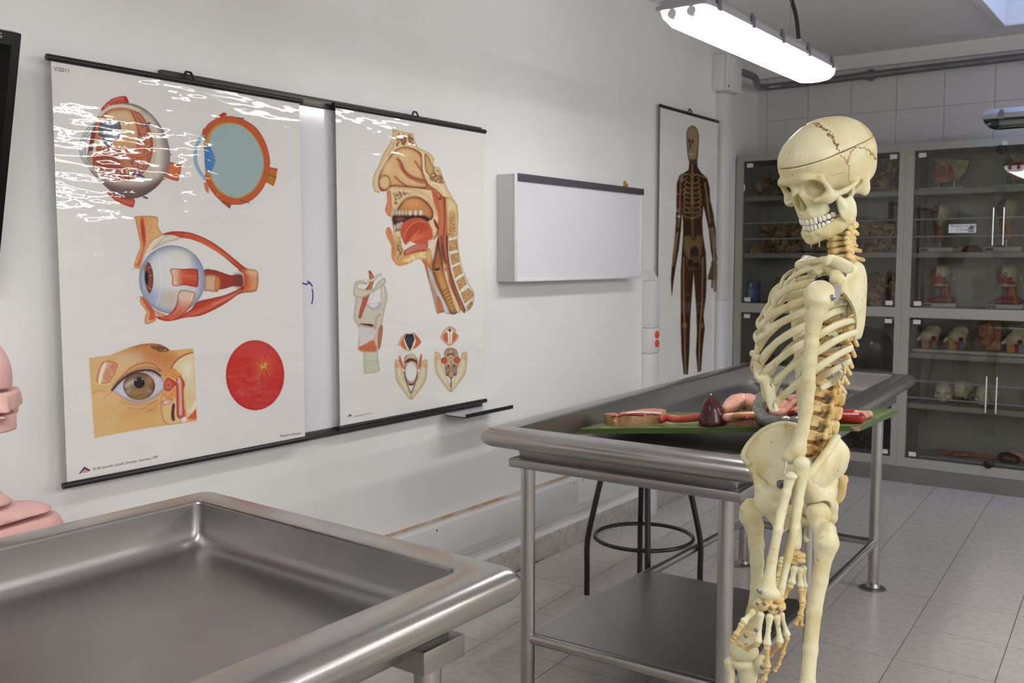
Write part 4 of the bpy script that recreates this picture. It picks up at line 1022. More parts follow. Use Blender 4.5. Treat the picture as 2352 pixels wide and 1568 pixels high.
# right hip bone (far): iliac fossa faces the camera
crest = [Q(720, 730, -.045), Q(660, 600, -.075), Q(540, 552, -.108), Q(430, 556, -.125), Q(300, 612, -.138), Q(180, 722, -.142), Q(112, 850, -.138), Q(165, 930, -.130)]
inner = [Q(790, 850, -.045), Q(740, 960, -.052), Q(640, 1040, -.060), Q(560, 1100, -.066), Q(470, 1160, -.074), Q(390, 1180, -.082), Q(320, 1150, -.092), Q(235, 1050, -.112)]
hipR = sheet('hip_bone', crest, inner, .006, 34, 16, bulge=lambda u, t: PEL.L*-.012*math.sin(math.pi*t), edge=.8)
MB().tube(resample(crom(crest, 8), 40), np.interp(np.linspace(0, 1, 40), [0, .1, .5, .9, 1], [.004, .006, .0055, .006, .0065]), 10).build('iliac_crest', m_bone, hipR, ang=80)
acR = Q(330, 1290, -.088)
pr = chain([Q(235, 1050, -.112), Q(290, 1150, -.098), acR], [.008, .013, .022], .012)
pr += chain([Q(470, 1160, -.074), Q(400, 1240, -.078), acR], [.012, .018, .022], .012)
pr += chain([acR, Q(440, 1345, -.06), Q(560, 1370, -.03), Q(610, 1380, -.012)], [.017, .010, .009, .013], .008)         # pubis
pr += chain([acR, Q(400, 1400, -.085), Q(470, 1500, -.075)], [.018, .014, .016], .008)                                  # ischium
pr += chain([Q(470, 1500, -.075), Q(570, 1470, -.035), Q(610, 1395, -.012)], [.014, .008, .010], .006)
pr += [('x', acR-PEL.L*.022, (.021, .021, .021), None, .003)]
bone('acetabulum', pr, parent=hipR, h=.0022)
scR = (near(Q(462, 1122, -.07), .012), PEL.F+PEL.L*.4)
MB().tube([scR[0]-scR[1]*.006, scR[0]+scR[1]*.001], .0085, 18).build('washer', m_screw, hipR); screw(scR[0]+scR[1]*.003, scR[1], .0048, hipR)
# left hip bone (near): outer face and crest edge
crestL = [Q(1000, 668, .050), Q(940, 770, .082), Q(860, 880, .112), Q(780, 985, .130), Q(702, 1065, .132)]
lowL = [Q(1090, 900, .048), Q(1055, 1010, .058), Q(960, 1090, .072), Q(880, 1170, .085), Q(745, 1175, .108)]
outL = [Q(1000, 668, .050), Q(1060, 780, .048), Q(1090, 900, .048)]
hipL = sheet('hip_bone', crestL, lowL, .006, 30, 16, bulge=lambda u, t: PEL.L*.010*math.sin(math.pi*t)-PEL.F*.008*math.sin(math.pi*t)*(1-u)**1.2, edge=.6)
MB().tube(resample(crom(crestL, 8), 30), np.interp(np.linspace(0, 1, 30), [0, .2, .5, .9, 1], [.006, .0095, .0085, .010, .0085]), 10, flat=.0075, up=UZ).build('iliac_crest', m_bone, hipL, ang=80)
acL = Q(825, 1290, .088)
pr = chain([Q(702, 1065, .132), Q(735, 1140, .118), Q(790, 1230, .098)], [.0085, .012, .020], .012)
pr += chain([Q(960, 1090, .072), Q(890, 1190, .080), Q(830, 1260, .086)], [.010, .018, .024], .014)
pr += chain([Q(830, 1260, .086), Q(720, 1310, .06), Q(640, 1350, .03), Q(600, 1375, .010)], [.022, .011, .009, .012], .008)
pr += chain([Q(870, 1270, .085), Q(935, 1330, .080), Q(935, 1430, .078), Q(860, 1520, .07)], [.020, .013, .012, .013], .008)
pr += chain([Q(860, 1520, .07), Q(720, 1470, .035), Q(620, 1400, .012)], [.012, .008, .009], .006)
pr += [('x', Q(825, 1372, .102), (.0235, .0235, .0235), None, .003)]
bone('acetabulum', pr, parent=hipL, h=.0022)
scL = (near(Q(985, 975, .078), .010), PEL.L*.9-PEL.F*.4)
MB().tube([scL[0]-scL[1]*.008, scL[0]+scL[1]*.001], .0085, 18).build('washer', m_screw, hipL); screw(scL[0]+scL[1]*.003, scL[1], .0048, hipL)
MB().tube([Q(610, 1378, .012), Q(610, 1382, -.012)], .0105, 12).build('pubic_disc', m_cart, skel)

# ---------------------------------------------------------------- legs
hd = Q(825, 1400, .108)
zL = float((hd-CAM)@FW); print('left hip depth', zL)
DL = lambda x, y, dz=0.: dep(*cD(x, y), zL+dz)
pr = [('e', hd, (.0215,)*3, None, .003)]
pr += chain([hd, DL(840, 300, -.01), DL(880, 370, -.02)], [.014, .0135, .017], .006)
pr += chain([DL(920, 335, -.03), DL(905, 440, -.03), DL(890, 520, -.028)], [.0135, .020, .0165], .008)
pr += chain([DL(890, 500, -.028), DL(850, 740, -.03), DL(805, 1000, -.035), DL(775, 1300, -.045), DL(752, 1568, -.055), DL(735, 1800, -.065)], [.0159, .0136, .0125, .0122, .0125, .0155], .006)
pr += [('e', DL(845, 470, 0), (.011, .011, .014), None, .008)]
bone('femur', pr, h=.0021)
kn = DL(730, 1900, -.07); d_ = kn-DL(735, 1800, -.065)
def knee_leg(kn, ank, side, axis):
    # distal femur, patella, tibia, fibula, foot
    fw_ = PEL.F; lt = axis
    bone('femur_condyles', [('e', kn+lt*.022, (.022, .024, .022), None, .008), ('e', kn-lt*.022, (.022, .024, .022), None, .008), ('c', kn, kn+UZ*.07, .024, .016, .012), ('x', kn+fw_*.026-UZ*.004, (.012, .012, .016), None, .006)], h=.0024)
    pl0 = kn-UZ*.034
    dd = ank-pl0
    bone('tibia', [('e', pl0+lt*.018, (.024, .024, .010), None, .006), ('e', pl0-lt*.018, (.024, .024, .010), None, .006)]+chain([pl0-UZ*.008, pl0+dd*.2, pl0+dd*.6, ank], [.026, .015, .0115, .017], .01), h=.0024)
    o_ = lt*.036*side-fw_*.012
    bone('fibula', chain([pl0+o_-UZ*.012, pl0+o_+dd*.12-UZ*.012, ank+o_*.75+UZ*.02, ank+o_*.75-UZ*.015], [.0105, .0062, .0055, .0095]), h=.0022)
    bone('patella', [('e', kn+fw_*.036+UZ*.004, (.016, .019, .021), None, .004)], h=.0022)
    screw(kn+fw_*.052, fw_, .0045)
    ft = ank-UZ*.035
    bone('foot', [('e', ft-fw_*.03, (.022, .018, .018), None, .008), ('e', ft+fw_*.012+UZ*.012, (.022, .018, .014), None, .008), ('e', ft+fw_*.05, (.026, .03, .013), None, .01)]+sum([chain([ft+fw_*.06+lt*(q*.011), ft+fw_*.125+lt*(q*.016)-UZ*.014, ft+fw_*.165+lt*(q*.017)-UZ*.017], [.006, .0055, .0045], .003) for q in (-2, -1, 0, 1, 2)], []), h=.0026)
knL = dep(1852, 1672, zL-.07)
bone('femur_shaft_end', chain([DL(752, 1568, -.055), DL(738, 1780, -.065), knL+UZ*.05], [.0125, .0140, .019]), h=.0024)
ankL = np.array([knL[0], knL[1], .155])
knee_leg(knL, ankL, 1, PEL.L)
# right leg, swung a little back
hR = Q(300, 1315, -.108); zRh = float((hR-CAM)@FW); zk = zRh+.13
def DR(x, y): 
    z = zRh+(zk-zRh)*min(max((y-150)/1150., 0), 1.1); return dep(*cD(x, y), z)
pr = [('e', hR, (.021,)*3, None, .003)]
pr += chain([hR, DR(330, 190), DR(300, 215)], [.014, .0135, .016], .008)
pr += chain([DR(282, 118), DR(272, 170), DR(282, 230), DR(318, 300)], [.008, .014, .0175, .018], .01)
pr += chain([DR(322, 300), DR(340, 450), DR(346, 600), DR(345, 800), DR(318, 1000), DR(278, 1150)], [.0181, .0151, .0133, .0127, .0138, .0176], .008)
bone('femur', pr, h=.0022)
knR = DR(245, 1290); lt = PEL.L
pr = [('e', DR(205, 1290), (.0235, .0235, .026), None, .01), ('e', DR(285, 1320), (.020, .020, .020), None, .01)]+chain([DR(278, 1150), DR(250, 1240)], [.0205, .024], .01)
bone('femur_condyles', pr, h=.0022)
pr = [('e', DR(215, 1400), (.026, .026, .013), None, .008), ('e', DR(290, 1410), (.022, .022, .014), None, .008)]+chain([DR(255, 1420), DR(275, 1500), DR(272, 1600), DR(275, 1800)], [.022, .018, .0155, .0135], .01)
bone('tibia', pr, h=.0022)
bone('fibula', chain([DR(125, 1405), DR(135, 1500), DR(132, 1600), DR(150, 1800)], [.0125, .0085, .0075, .007]), h=.0022)
bone('patella', [('e', DR(365, 1385)-FWH*.02, (.017, .017, .02), None, .005), ('c', DR(290, 1420)-FWH*.01, DR(395, 1430)-FWH*.015, .011, .008, .008)], h=.0022)
screw(DR(353, 1385)-FWH*.038, -FWH, .005); screw(DR(240, 1225)-FWH*.022, -FWH, .004)
a1 = DR(275, 1800); ankR = np.array([a1[0]+.01, a1[1]+.02, .17])
bone('tibia_shaft', chain([a1+UZ*.02, ankR], [.0132, .017]), h=.0026); bone('fibula_shaft', chain([DR(150, 1800)+UZ*.02, ankR-PEL.L*.03], [.007, .009]), h=.0026)
fw_ = PEL.F; ft = ankR-UZ*.035
bone('foot', [('e', ft-fw_*.03, (.022, .018, .018), None, .008), ('e', ft+fw_*.012+UZ*.012, (.022, .018, .014), None, .008), ('e', ft+fw_*.05, (.026, .03, .013), None, .01)]+sum([chain([ft+fw_*.06+lt*(q*.011), ft+fw_*.125+lt*(q*.016)-UZ*.014, ft+fw_*.165+lt*(q*.017)-UZ*.017], [.006, .0055, .0045], .003) for q in (-2, -1, 0, 1, 2)], []), h=.0026)
MB().tube([Q(668, 1400, 0), Q(712, 1415, .05)], .002, 8).build('hip_pin', m_chrome, skel)
# stand: rod from the pelvis to a base with castors
bp = PEL.O+PEL.F*(-.035); bp = dep(1859, 1180, 1.90)
m_rod = mat('stand_rod', rgb(172, 172, 170), .25, .6)
MB().tube([(bp[0], bp[1], .07), bp], .0075, 14).build('stand_rod', m_rod, skel)
for k in range(5):
    a = k*2*math.pi/5+.3; e = np.array([bp[0]+.26*math.cos(a), bp[1]+.26*math.sin(a), .06])
    ar = MB().tube([(bp[0], bp[1], .085), tuple(e)], [.016, .011], 10).build('stand_arm', m_white, skel)
    MB().tube([e+np.array([0, -.012, -.035]), e+np.array([0, .012, -.035])], .025, 16).build('castor', m_black, ar)
# ================================================================ printed illustrations (vertex-painted sheets of ink lying on the charts)
PAPER = np.array((231, 230, 226.))/1.04
def blur1(a, r):
    r = int(round(r))
    if r < 1: return a
    k = 2*r+1
    for ax in (0, 1):
        p = np.pad(a, [(r+1, r) if i == ax else (0, 0) for i in range(2)], mode='edge'); c = np.cumsum(p, axis=ax)
        a = (np.take(c, range(k, p.shape[ax]), ax)-np.take(c, range(0, p.shape[ax]-k), ax))/k
    return a
class Ink:
    def __init__(s, rect, step=1.12):
        s.x0, s.y0, x1, y1 = rect; s.st = step; s.w = int((x1-s.x0)/step)+1; s.h = int((y1-s.y0)/step)+1
        s.c = np.tile(PAPER, (s.h, s.w, 1)).astype(float); s.a = np.zeros((s.h, s.w)); s.fr(s.x0, s.y0, 1.); s.rs = np.random.default_rng(int(s.x0))
        s.clip = None
    def fr(s, ox, oy, sc): s.o = np.array((ox, oy), float); s.sc = sc; return s
    def px(s, pts): return ((np.array(pts, float)/s.sc+s.o)-np.array((s.x0, s.y0)))/s.st
    def mask(s, P, soft=0.):
        pad = 3+int(soft*2); lo = np.maximum(np.floor(P.min(0)).astype(int)-pad, 0); hi = np.minimum(np.ceil(P.max(0)).astype(int)+pad+1, (s.w, s.h))
        if (hi <= lo).any(): return None
        m_ = np.zeros((hi[1]-lo[1], hi[0]-lo[0])); off = (.25, .75)
        for oy in off:
            Y = np.arange(lo[1], hi[1])-.5+oy
            for iy, y in enumerate(Y):
                a, b = P, np.roll(P, -1, 0); cr = (a[:, 1] <= y) != (b[:, 1] <= y)
                if not cr.any(): continue
                xs = np.sort(a[cr, 0]+(y-a[cr, 1])/(b[cr, 1]-a[cr, 1])*(b[cr, 0]-a[cr, 0]))
                for q in range(0, len(xs)-1, 2):
                    X = np.arange(lo[0], hi[0]); m_[iy] += np.clip(np.minimum(X+.5, xs[q+1])-np.maximum(X-.5, xs[q]), 0, 1)*.5
        m_ = np.clip(m_, 0, 1)
        if soft: m_ = blur1(blur1(m_, soft), soft)
        return lo, hi, m_
    def put(s, r, col, alpha=1.):
        lo, hi, m_ = r; sl = (slice(lo[1], hi[1]), slice(lo[0], hi[0])); k = m_*alpha
        if s.clip is not None: k = k*s.clip[sl]
        s.c[sl] = s.c[sl]*(1-k[..., None])+np.array(col, float)*k[..., None] if np.ndim(col) == 1 else s.c[sl]*(1-k[..., None])+col*k[..., None]
        s.a[sl] = np.maximum(s.a[sl], k)
    def poly(s, pts, col, soft=0., alpha=1., edge=None, ew=3., ea=.8, grad=None, tex=0., sm=True, tdir=None):
        P = s.px(pts)
        if sm: P = crom(P, 6, True)
        r = s.mask(P, soft)
        if r is None: return s
        lo, hi, m_ = r; C = np.tile(np.array(col, float), m_.shape+(1,))
        yy, xx = np.mgrid[lo[1]:hi[1], lo[0]:hi[0]]
        if grad is not None:
            a, b, c2 = grad; a, b = s.px([a, b]); d = b-a; t = np.clip(((xx-a[0])*d[0]+(yy-a[1])*d[1])/(d@d), 0, 1); C = C*(1-t[..., None])+np.array(c2, float)*t[..., None]
        if tex:
            n = s.rs.normal(0, 1, m_.shape); n = blur1(n, 1) if tdir is None else n
            if tdir is not None:
                for _ in range(3): n = (n+np.roll(n, tdir, (1, 0))+np.roll(n, (-tdir[0], -tdir[1]), (1, 0)))/3
                n *= 1.6
            C = C*(1+tex*np.clip(n, -2, 2))[..., None]
        if edge is not None:
            e = np.clip((1-blur1(blur1(m_, ew), ew))*2*ea, 0, 1)*(m_ > 0); C = C*(1-e[..., None])+np.array(edge, float)*e[..., None]
        s.put((lo, hi, m_), C, alpha); return s
    def line(s, pts, w, col, alpha=1., soft=0., sm=True, taper=False, edge=None):
        P = s.px(pts); P = crom(P, 6) if sm and len(P) > 2 else resample(P, 12)
        t = np.gradient(P, axis=0); t /= np.linalg.norm(t, axis=1)[:, None]+1e-9; n = np.stack([-t[:, 1], t[:, 0]], 1)
        k = np.linspace(1, .25, len(P)) if taper else np.ones(len(P)); hw = np.maximum(w/s.sc/s.st/2*k, .28)
        Q = np.vstack([P+n*hw[:, None], (P-n*hw[:, None])[::-1]]); r = s.mask(Q, soft)
        if r is not None:
            C = np.array(col, float)
            if edge is not None:
                m_ = r[2]; e = np.clip((1-blur1(m_, 1))*1.6, 0, 1); C = C*(1-e[..., None])+np.array(edge, float)*e[..., None]
            s.put(r, C, alpha)
        return s
    def ell(s, cx, cy, rx, ry, col, **k):
        a = np.linspace(0, 2*math.pi, 28, endpoint=False); rot = k.pop('rot', 0.); ca, sa = math.cos(rot), math.sin(rot)
        return s.poly([(cx+rx*math.cos(t)*ca-ry*math.sin(t)*sa, cy+rx*math.cos(t)*sa+ry*math.sin(t)*ca) for t in a], col, **k)
    def fibres(s, A, B, n, col, w=2.5, alpha=.5, jit=.04):        # strokes from polyline A interpolated towards polyline B
        A = resample(crom(A, 6), 10); B = resample(crom(B, 6), 10)
        for _ in range(n):
            t = s.rs.random(); a = s.rs.random()*.6; b = min(a+.25+s.rs.random()*.4, 1)
            P = A*(1-t)+B*t; i, j = int(a*9), max(int(b*9), int(a*9)+2); P = P[i:j+1]
            if len(P) > 1: s.line(P, w, col, alpha*(.4+.6*s.rs.random()))
        return s
    def dots(s, pts, n, col, r, alpha=.9):
        P = np.array(pts, float); lo, hi = P.min(0), P.max(0); k = 0; tries = 0
        Pc = P
        while k < n and tries < n*12:
            tries += 1; q = lo+(hi-lo)*s.rs.random(2); a, b = Pc, np.roll(Pc, -1, 0)
            cr = (a[:, 1] <= q[1]) != (b[:, 1] <= q[1])
            if (a[cr, 0]+(q[1]-a[cr, 1])/(b[cr, 1]-a[cr, 1])*(b[cr, 0]-a[cr, 0]) > q[0]).sum() % 2 == 0: continue
            k += 1; rr = r*(.6+.8*s.rs.random()); s.ell(q[0], q[1], rr, rr*(.6+.6*s.rs.random()), col, alpha=alpha, rot=s.rs.random()*3)
        return s
    def only(s, pts, sm=True):
        if pts is None: s.clip = None; return s
        P = s.px(pts); P = crom(P, 6, True) if sm else P
        s.clip = np.zeros((s.h, s.w)); r = s.mask(P); lo, hi, m_ = r; s.clip[lo[1]:hi[1], lo[0]:hi[0]] = m_; return s
    def build(s, name, X, parent, gain=1.04):
        yy, xx = np.mgrid[0:s.h, 0:s.w]; xs = s.x0+xx*s.st; ys = s.y0+yy*s.st
        d = FW+RT*((xs-IW/2)/FPX)[..., None]-UP*((ys-IH/2)/FPX)[..., None]
        V = CAM+d*((X-CAM[0])/d[..., 0])[..., None]
        ink = s.a > .004; cell = ink[:-1, :-1] | ink[1:, :-1] | ink[:-1, 1:] | ink[1:, 1:]
        I = np.argwhere(cell); idx = I[:, 0]*s.w+I[:, 1]
        Fq = np.stack([idx, idx+s.w, idx+s.w+1, idx+1], 1); used, inv = np.unique(Fq, return_inverse=True)
        me = npmesh(name, V.reshape(-1, 3)[used]-WL[parent.name], inv.reshape(-1, 4))
        C = np.clip(s.c.reshape(-1, 3)[used]*gain/255., 0, 1); lu = C.mean(1, keepdims=True); pw = np.clip((lu-.8)/.1, 0, 1); C = (C*.9+lu*.1)*(pw+(1-pw)*.97); C = np.where(C <= .04045, C/12.92, ((C+.055)/1.055)**2.4)
        at = me.color_attributes.new('Col', 'FLOAT_COLOR', 'POINT')
        at.data.foreach_set('color', np.c_[C, np.ones(len(C))].astype(np.float32).ravel())
        return link(name, me, m_print, parent)
RED, ORG, DK = (206, 68, 44), (226, 132, 82), (96, 44, 32)
XP = X1+.0004
# ---- 1 opened eyeball
k = Ink((176, 212, 424, 480)).fr(170, 200, 5.225)
for p in ([(330, 260), (390, 190), (460, 140), (540, 115), (600, 108), (632, 122), (655, 190), (560, 200), (450, 220), (350, 285)], [(400, 1262), (470, 1340), (560, 1395), (650, 1430), (710, 1438), (728, 1350), (640, 1335), (520, 1300)]):
    k.poly(p, (208, 78, 52), edge=(150, 40, 35), ew=2, tex=.05)
k.line([(420, 190), (520, 140), (600, 130)], 12, (232, 140, 100), .7); k.line([(480, 1310), (580, 1360), (700, 1400)], 12, (232, 130, 95), .7)
k.poly([(605, 110), (632, 122), (655, 190), (620, 180)], (190, 30, 40))
k.poly([(1130, 890), (1290, 930), (1275, 1050), (1250, 1128), (1200, 1120), (1095, 1085)], (220, 118, 70), edge=(160, 70, 40), sm=False, tex=.04)
G = [(300, 330), (380, 250), (480, 205), (600, 190), (720, 203), (850, 262), (960, 358), (1050, 480), (1110, 600), (1145, 740), (1152, 860), (1130, 980), (1080, 1090), (1000, 1190), (880, 1280), (760, 1330), (640, 1340), (520, 1312), (420, 1230), (300, 1120), (200, 1010), (150, 880), (180, 700), (230, 470)]
k.poly(G, (206, 192, 178), edge=(120, 100, 98), ew=7, ea=.9, tex=.03)
k.only(G)
k.poly([(330, 1130), (560, 1180), (800, 1190), (1000, 1120), (1100, 1080), (1000, 1250), (760, 1380), (500, 1340)], (92, 68, 64), soft=6, alpha=.85)
k.poly([(980, 340), (1090, 520), (1160, 760), (1150, 1000), (1060, 1150), (1060, 900), (1050, 700), (1000, 500)], (140, 124, 132), soft=6, alpha=.7)
k.poly([(880, 330), (980, 480), (1040, 640), (1050, 860), (990, 1050), (980, 800), (950, 560)], (232, 222, 206), soft=5, alpha=.7)
k.poly([(250, 470), (310, 350), (420, 275), (540, 250), (680, 268), (800, 320), (870, 420), (925, 540), (945, 680), (935, 820), (890, 950), (800, 1060), (660, 1112), (520, 1105), (380, 1060), (260, 1000), (225, 900), (235, 700)], (206, 122, 82), edge=(150, 62, 44), ew=3, tex=.06)
k.poly([(240, 780), (480, 790), (600, 840), (560, 960), (700, 1060), (640, 1112), (460, 1100), (300, 1030), (230, 920)], (150, 64, 46), soft=4, alpha=.75)
k.line([(300, 350), (400, 262), (520, 226), (660, 236), (800, 292)], 40, (222, 210, 194), edge=(190, 160, 140)); k.line([(885, 380), (945, 520), (968, 660), (962, 800), (925, 940), (840, 1050)], 34, (214, 198, 170), edge=(180, 150, 120))
k.line([(390, 300), (540, 258), (690, 280), (720, 330)], 22, (204, 128, 92), .9)
k.poly([(420, 300), (560, 272), (680, 288), (730, 380), (765, 500), (780, 640), (742, 752), (600, 745), (450, 725), (350, 700), (300, 560), (330, 420)], (226, 192, 154), edge=(196, 128, 88), ew=4, tex=.03, grad=((500, 300), (600, 740), (220, 165, 118)))
k.line([(680, 285), (735, 390), (772, 520), (778, 650), (742, 750)], 10, (150, 66, 44))
k.poly([(300, 450), (340, 400), (385, 372), (430, 405), (540, 402), (562, 470), (568, 560), (560, 622), (450, 640), (445, 720), (365, 716), (350, 620), (290, 560)], (84, 90, 110), edge=(46, 46, 60), ew=2, sm=False, grad=((320, 420), (540, 620), (108, 116, 134)))
k.poly([(370, 570), (540, 520), (558, 610), (450, 606)], (150, 160, 176), soft=3, alpha=.8); k.poly([(330, 470), (500, 420), (540, 440), (380, 520)], (120, 128, 146), soft=2, alpha=.7)
k.poly([(255, 640), (345, 640), (350, 705), (270, 722), (262, 790), (225, 790), (220, 700)], (220, 214, 190))
k.poly([(270, 708), (450, 722), (742, 768), (690, 802), (270, 780)], (186, 96, 62), sm=False)
k.poly([(252, 470), (258, 560), (240, 640), (225, 765), (165, 765), (165, 660), (195, 560)], (128, 46, 38), sm=False)
for p in ([(905, 430), (850, 460), (800, 505), (770, 530)], [(850, 460), (820, 430), (780, 380), (740, 345)], [(840, 465), (790, 450), (760, 440)], [(870, 470), (875, 530), (845, 600)], [(880, 500), (900, 560), (925, 620)], [(770, 540), (830, 600), (900, 590)]): k.line(p, 13, (62, 78, 122), taper=True)
k.line([(912, 428), (850, 462)], 26, (58, 76, 126)); k.line([(845, 1085), (735, 1030)], 28, (58, 76, 126))
for p in ([(735, 1030), (690, 1010), (620, 975), (520, 960)], [(735, 1030), (650, 1060), (500, 1040), (400, 970)], [(740, 1020), (720, 960), (660, 880), (560, 850)], [(760, 1010), (765, 920), (760, 850)], [(780, 1015), (850, 930), (890, 860), (870, 820)], [(790, 1030), (860, 990), (910, 920)], [(720, 1040), (730, 1090)], [(700, 930), (700, 850), (640, 810)]): k.line(p, 12, (62, 70, 108), taper=True)
for p in ([(790, 560), (860, 580), (920, 640), (930, 700)], [(770, 700), (830, 740), (900, 730), (930, 690)], [(770, 560), (800, 640), (870, 650)], [(700, 830), (780, 850), (860, 830), (930, 780)], [(890, 520), (935, 620), (945, 700)]): k.line(p, 9, (196, 58, 42), .85)
for p in ([(780, 650), (840, 690), (920, 660)], [(770, 770), (830, 780), (900, 760)], [(850, 560), (850, 700), (840, 800)]): k.line(p, 7, (90, 90, 110), .8)
k.only(None)
k.poly([(245, 425), (150, 500), (88, 610), (62, 720), (85, 850), (150, 950), (230, 1010), (200, 930), (150, 820), (150, 680), (190, 560)], (196, 200, 196), alpha=.85)
for o_ in (0, 30, 66): k.line([(250+o_*.2, 425+o_*.6), (150+o_, 505+o_*.5), (90+o_, 615), (64+o_, 720), (88+o_, 850), (150+o_*.8, 940)], 7, (92, 108, 120), .8)
k.line([(830, 1315), (885, 1335)], 22, (70, 84, 130)); k.line([(1150, 800), (1170, 815)], 12, RED); k.line([(1065, 1110), (1100, 1105)], 10, RED)
k.build('eyeball_print', XP, chart1)
# ---- 2 eye in section
k = Ink((440, 250, 640, 484)).fr(430, 240, 6.274)
k.poly([(380, 210), (440, 165), (520, 115), (565, 122), (570, 155), (500, 175)], (200, 62, 38), sm=False); k.poly([(470, 1380), (580, 1475), (615, 1498), (635, 1435), (560, 1410)], (206, 98, 58), sm=False, edge=(120, 60, 40))
k.poly([(1130, 890), (1300, 920), (1280, 1070), (1245, 1178), (1180, 1140), (1100, 1110)], (196, 118, 40), sm=False, edge=(200, 80, 40), ew=3); k.line([(1110, 985), (1200, 1020), (1285, 1052)], 12, (110, 50, 70)); k.line([(1140, 900), (1298, 950)], 30, (206, 92, 44))
O = [(225, 400), (300, 280), (420, 205), (560, 165), (700, 178), (850, 235), (990, 330), (1090, 470), (1155, 620), (1190, 780), (1190, 880), (1160, 1050), (1090, 1210), (980, 1340), (850, 1420), (720, 1445), (600, 1430), (470, 1375), (370, 1270), (290, 1150), (255, 1030), (270, 960), (300, 560), (215, 460)]
k.poly(O, (208, 92, 46), edge=(150, 62, 36), ew=1.2)
I_ = [(300, 420), (380, 320), (480, 265), (600, 245), (740, 270), (860, 340), (970, 450), (1050, 580), (1100, 720), (1115, 860), (1095, 1000), (1040, 1130), (950, 1250), (840, 1330), (710, 1360), (580, 1330), (460, 1260), (370, 1150), (320, 1040), (270, 980), (250, 800), (255, 620)]
k.poly(I_, (202, 150, 62), edge=(140, 100, 60), ew=1)
k.poly([(345, 430), (420, 340), (520, 290), (640, 275), (760, 300), (870, 370), (970, 480), (1040, 610), (1085, 740), (1098, 860), (1078, 990), (1020, 1120), (930, 1235), (820, 1310), (700, 1340), (590, 1310), (480, 1240), (400, 1140), (350, 1030), (330, 800), (320, 560)], (160, 184, 186), tex=.015)
k.poly([(100, 300), (100, 1250), (262, 1000), (250, 800), (252, 600), (270, 420)], PAPER, alpha=0.0)
k.poly([(290, 575), (350, 640), (385, 720), (408, 800), (375, 920), (325, 990), (285, 960), (255, 850), (248, 720), (262, 620)], (66, 124, 190), grad=((260, 800), (400, 800), (84, 140, 204)))
k.line([(262, 420), (190, 490), (135, 600), (115, 720), (130, 860), (190, 980), (262, 1080)], 48, (146, 180, 206), edge=(120, 150, 180)); k.line([(275, 470), (250, 560), (242, 680)], 14, (180, 110, 60)); k.line([(262, 930), (275, 1010), (300, 1060)], 14, (190, 120, 60))
k.poly([(215, 420), (240, 345), (330, 330), (300, 430), (262, 450)], (200, 84, 48)); k.poly([(245, 1120), (262, 1230), (300, 1275), (312, 1240), (290, 1150)], (206, 120, 70))
k.line([(720, 190), (820, 205)], 14, (60, 50, 100)); k.line([(760, 1380), (900, 1420)], 10, (90, 70, 120))
k.build('eye_section_print', XP, chart1)
# ---- 3 eye with its muscles
k = Ink((296, 490, 600, 752)).fr(290, 480, 5.6)
k.poly([(130, 92), (390, 100), (405, 210), (450, 300), (470, 330), (330, 420), (240, 570), (200, 680), (180, 765), (100, 740), (130, 620), (180, 480), (160, 350), (120, 150)], (224, 160, 96), edge=(196, 110, 62), ew=2, tex=.06, grad=((200, 200), (430, 300), (232, 182, 120)))
k.poly([(180, 120), (225, 125), (240, 260), (255, 420), (220, 560), (190, 680), (160, 740), (120, 730), (165, 640), (210, 480), (190, 340)], (204, 84, 54), edge=(220, 120, 80), tex=.16)
k.fibres([(180, 130), (200, 300), (215, 450)], [(225, 130), (245, 300), (250, 450)], 40, (180, 50, 36), 5, .5)
k.poly([(400, 440), (480, 350), (600, 320), (720, 360), (640, 400), (520, 430), (420, 480), (300, 540), (340, 480)], (222, 214, 196), edge=(180, 150, 120))
k.poly([(250, 560), (330, 440), (480, 340), (470, 370), (360, 470), (300, 560)], (226, 214, 194))
k.poly([(470, 330), (540, 296), (650, 285), (780, 296), (920, 335), (1080, 410), (1230, 510), (1380, 630), (1500, 730), (1590, 790), (1580, 845), (1480, 800), (1380, 720), (1250, 610), (1100, 510), (950, 430), (820, 385), (700, 365), (600, 330)], (198, 62, 40), edge=(150, 36, 26), ew=2.5, tex=.06, tdir=(2, 1))
k.fibres([(620, 300), (900, 345), (1200, 510), (1480, 730)], [(640, 350), (880, 400), (1180, 560), (1460, 770)], 46, (232, 116, 76), 6, .45)
k.poly([(1000, 790), (1120, 782), (1220, 810), (1340, 848), (1480, 845), (1500, 920), (1490, 990), (1380, 990), (1260, 1025), (1180, 1030), (1020, 1000)], (176, 54, 42), edge=(110, 34, 30), ew=3, tex=.05); k.poly([(1380, 850), (1490, 845), (1500, 990), (1390, 985)], (120, 56, 44), soft=3, alpha=.8)
k.poly([(1440, 780), (1560, 770), (1680, 795), (1700, 900), (1690, 1010), (1650, 1062), (1500, 1080), (1400, 1110), (1500, 1000), (1520, 900), (1500, 830)], (214, 112, 62), edge=(150, 70, 36), ew=3, tex=.05, grad=((1520, 900), (1690, 900), (226, 168, 112)))
k.poly([(1520, 850), (1560, 850), (1560, 1010), (1520, 1010)], (206, 72, 44), soft=3, alpha=.8); k.poly([(1540, 780), (1680, 795), (1690, 850), (1580, 840)], (236, 190, 150), soft=3, alpha=.8)
k.poly([(1060, 842), (1140, 850), (1200, 880), (1210, 960), (1190, 1040), (1120, 1065), (1000, 1050), (1010, 850)], (214, 176, 140), edge=(170, 100, 60), ew=3, sm=False); k.poly([(1150, 865), (1200, 880), (1208, 960), (1190, 1045), (1140, 1055)], (222, 142, 70), edge=(180, 90, 40))
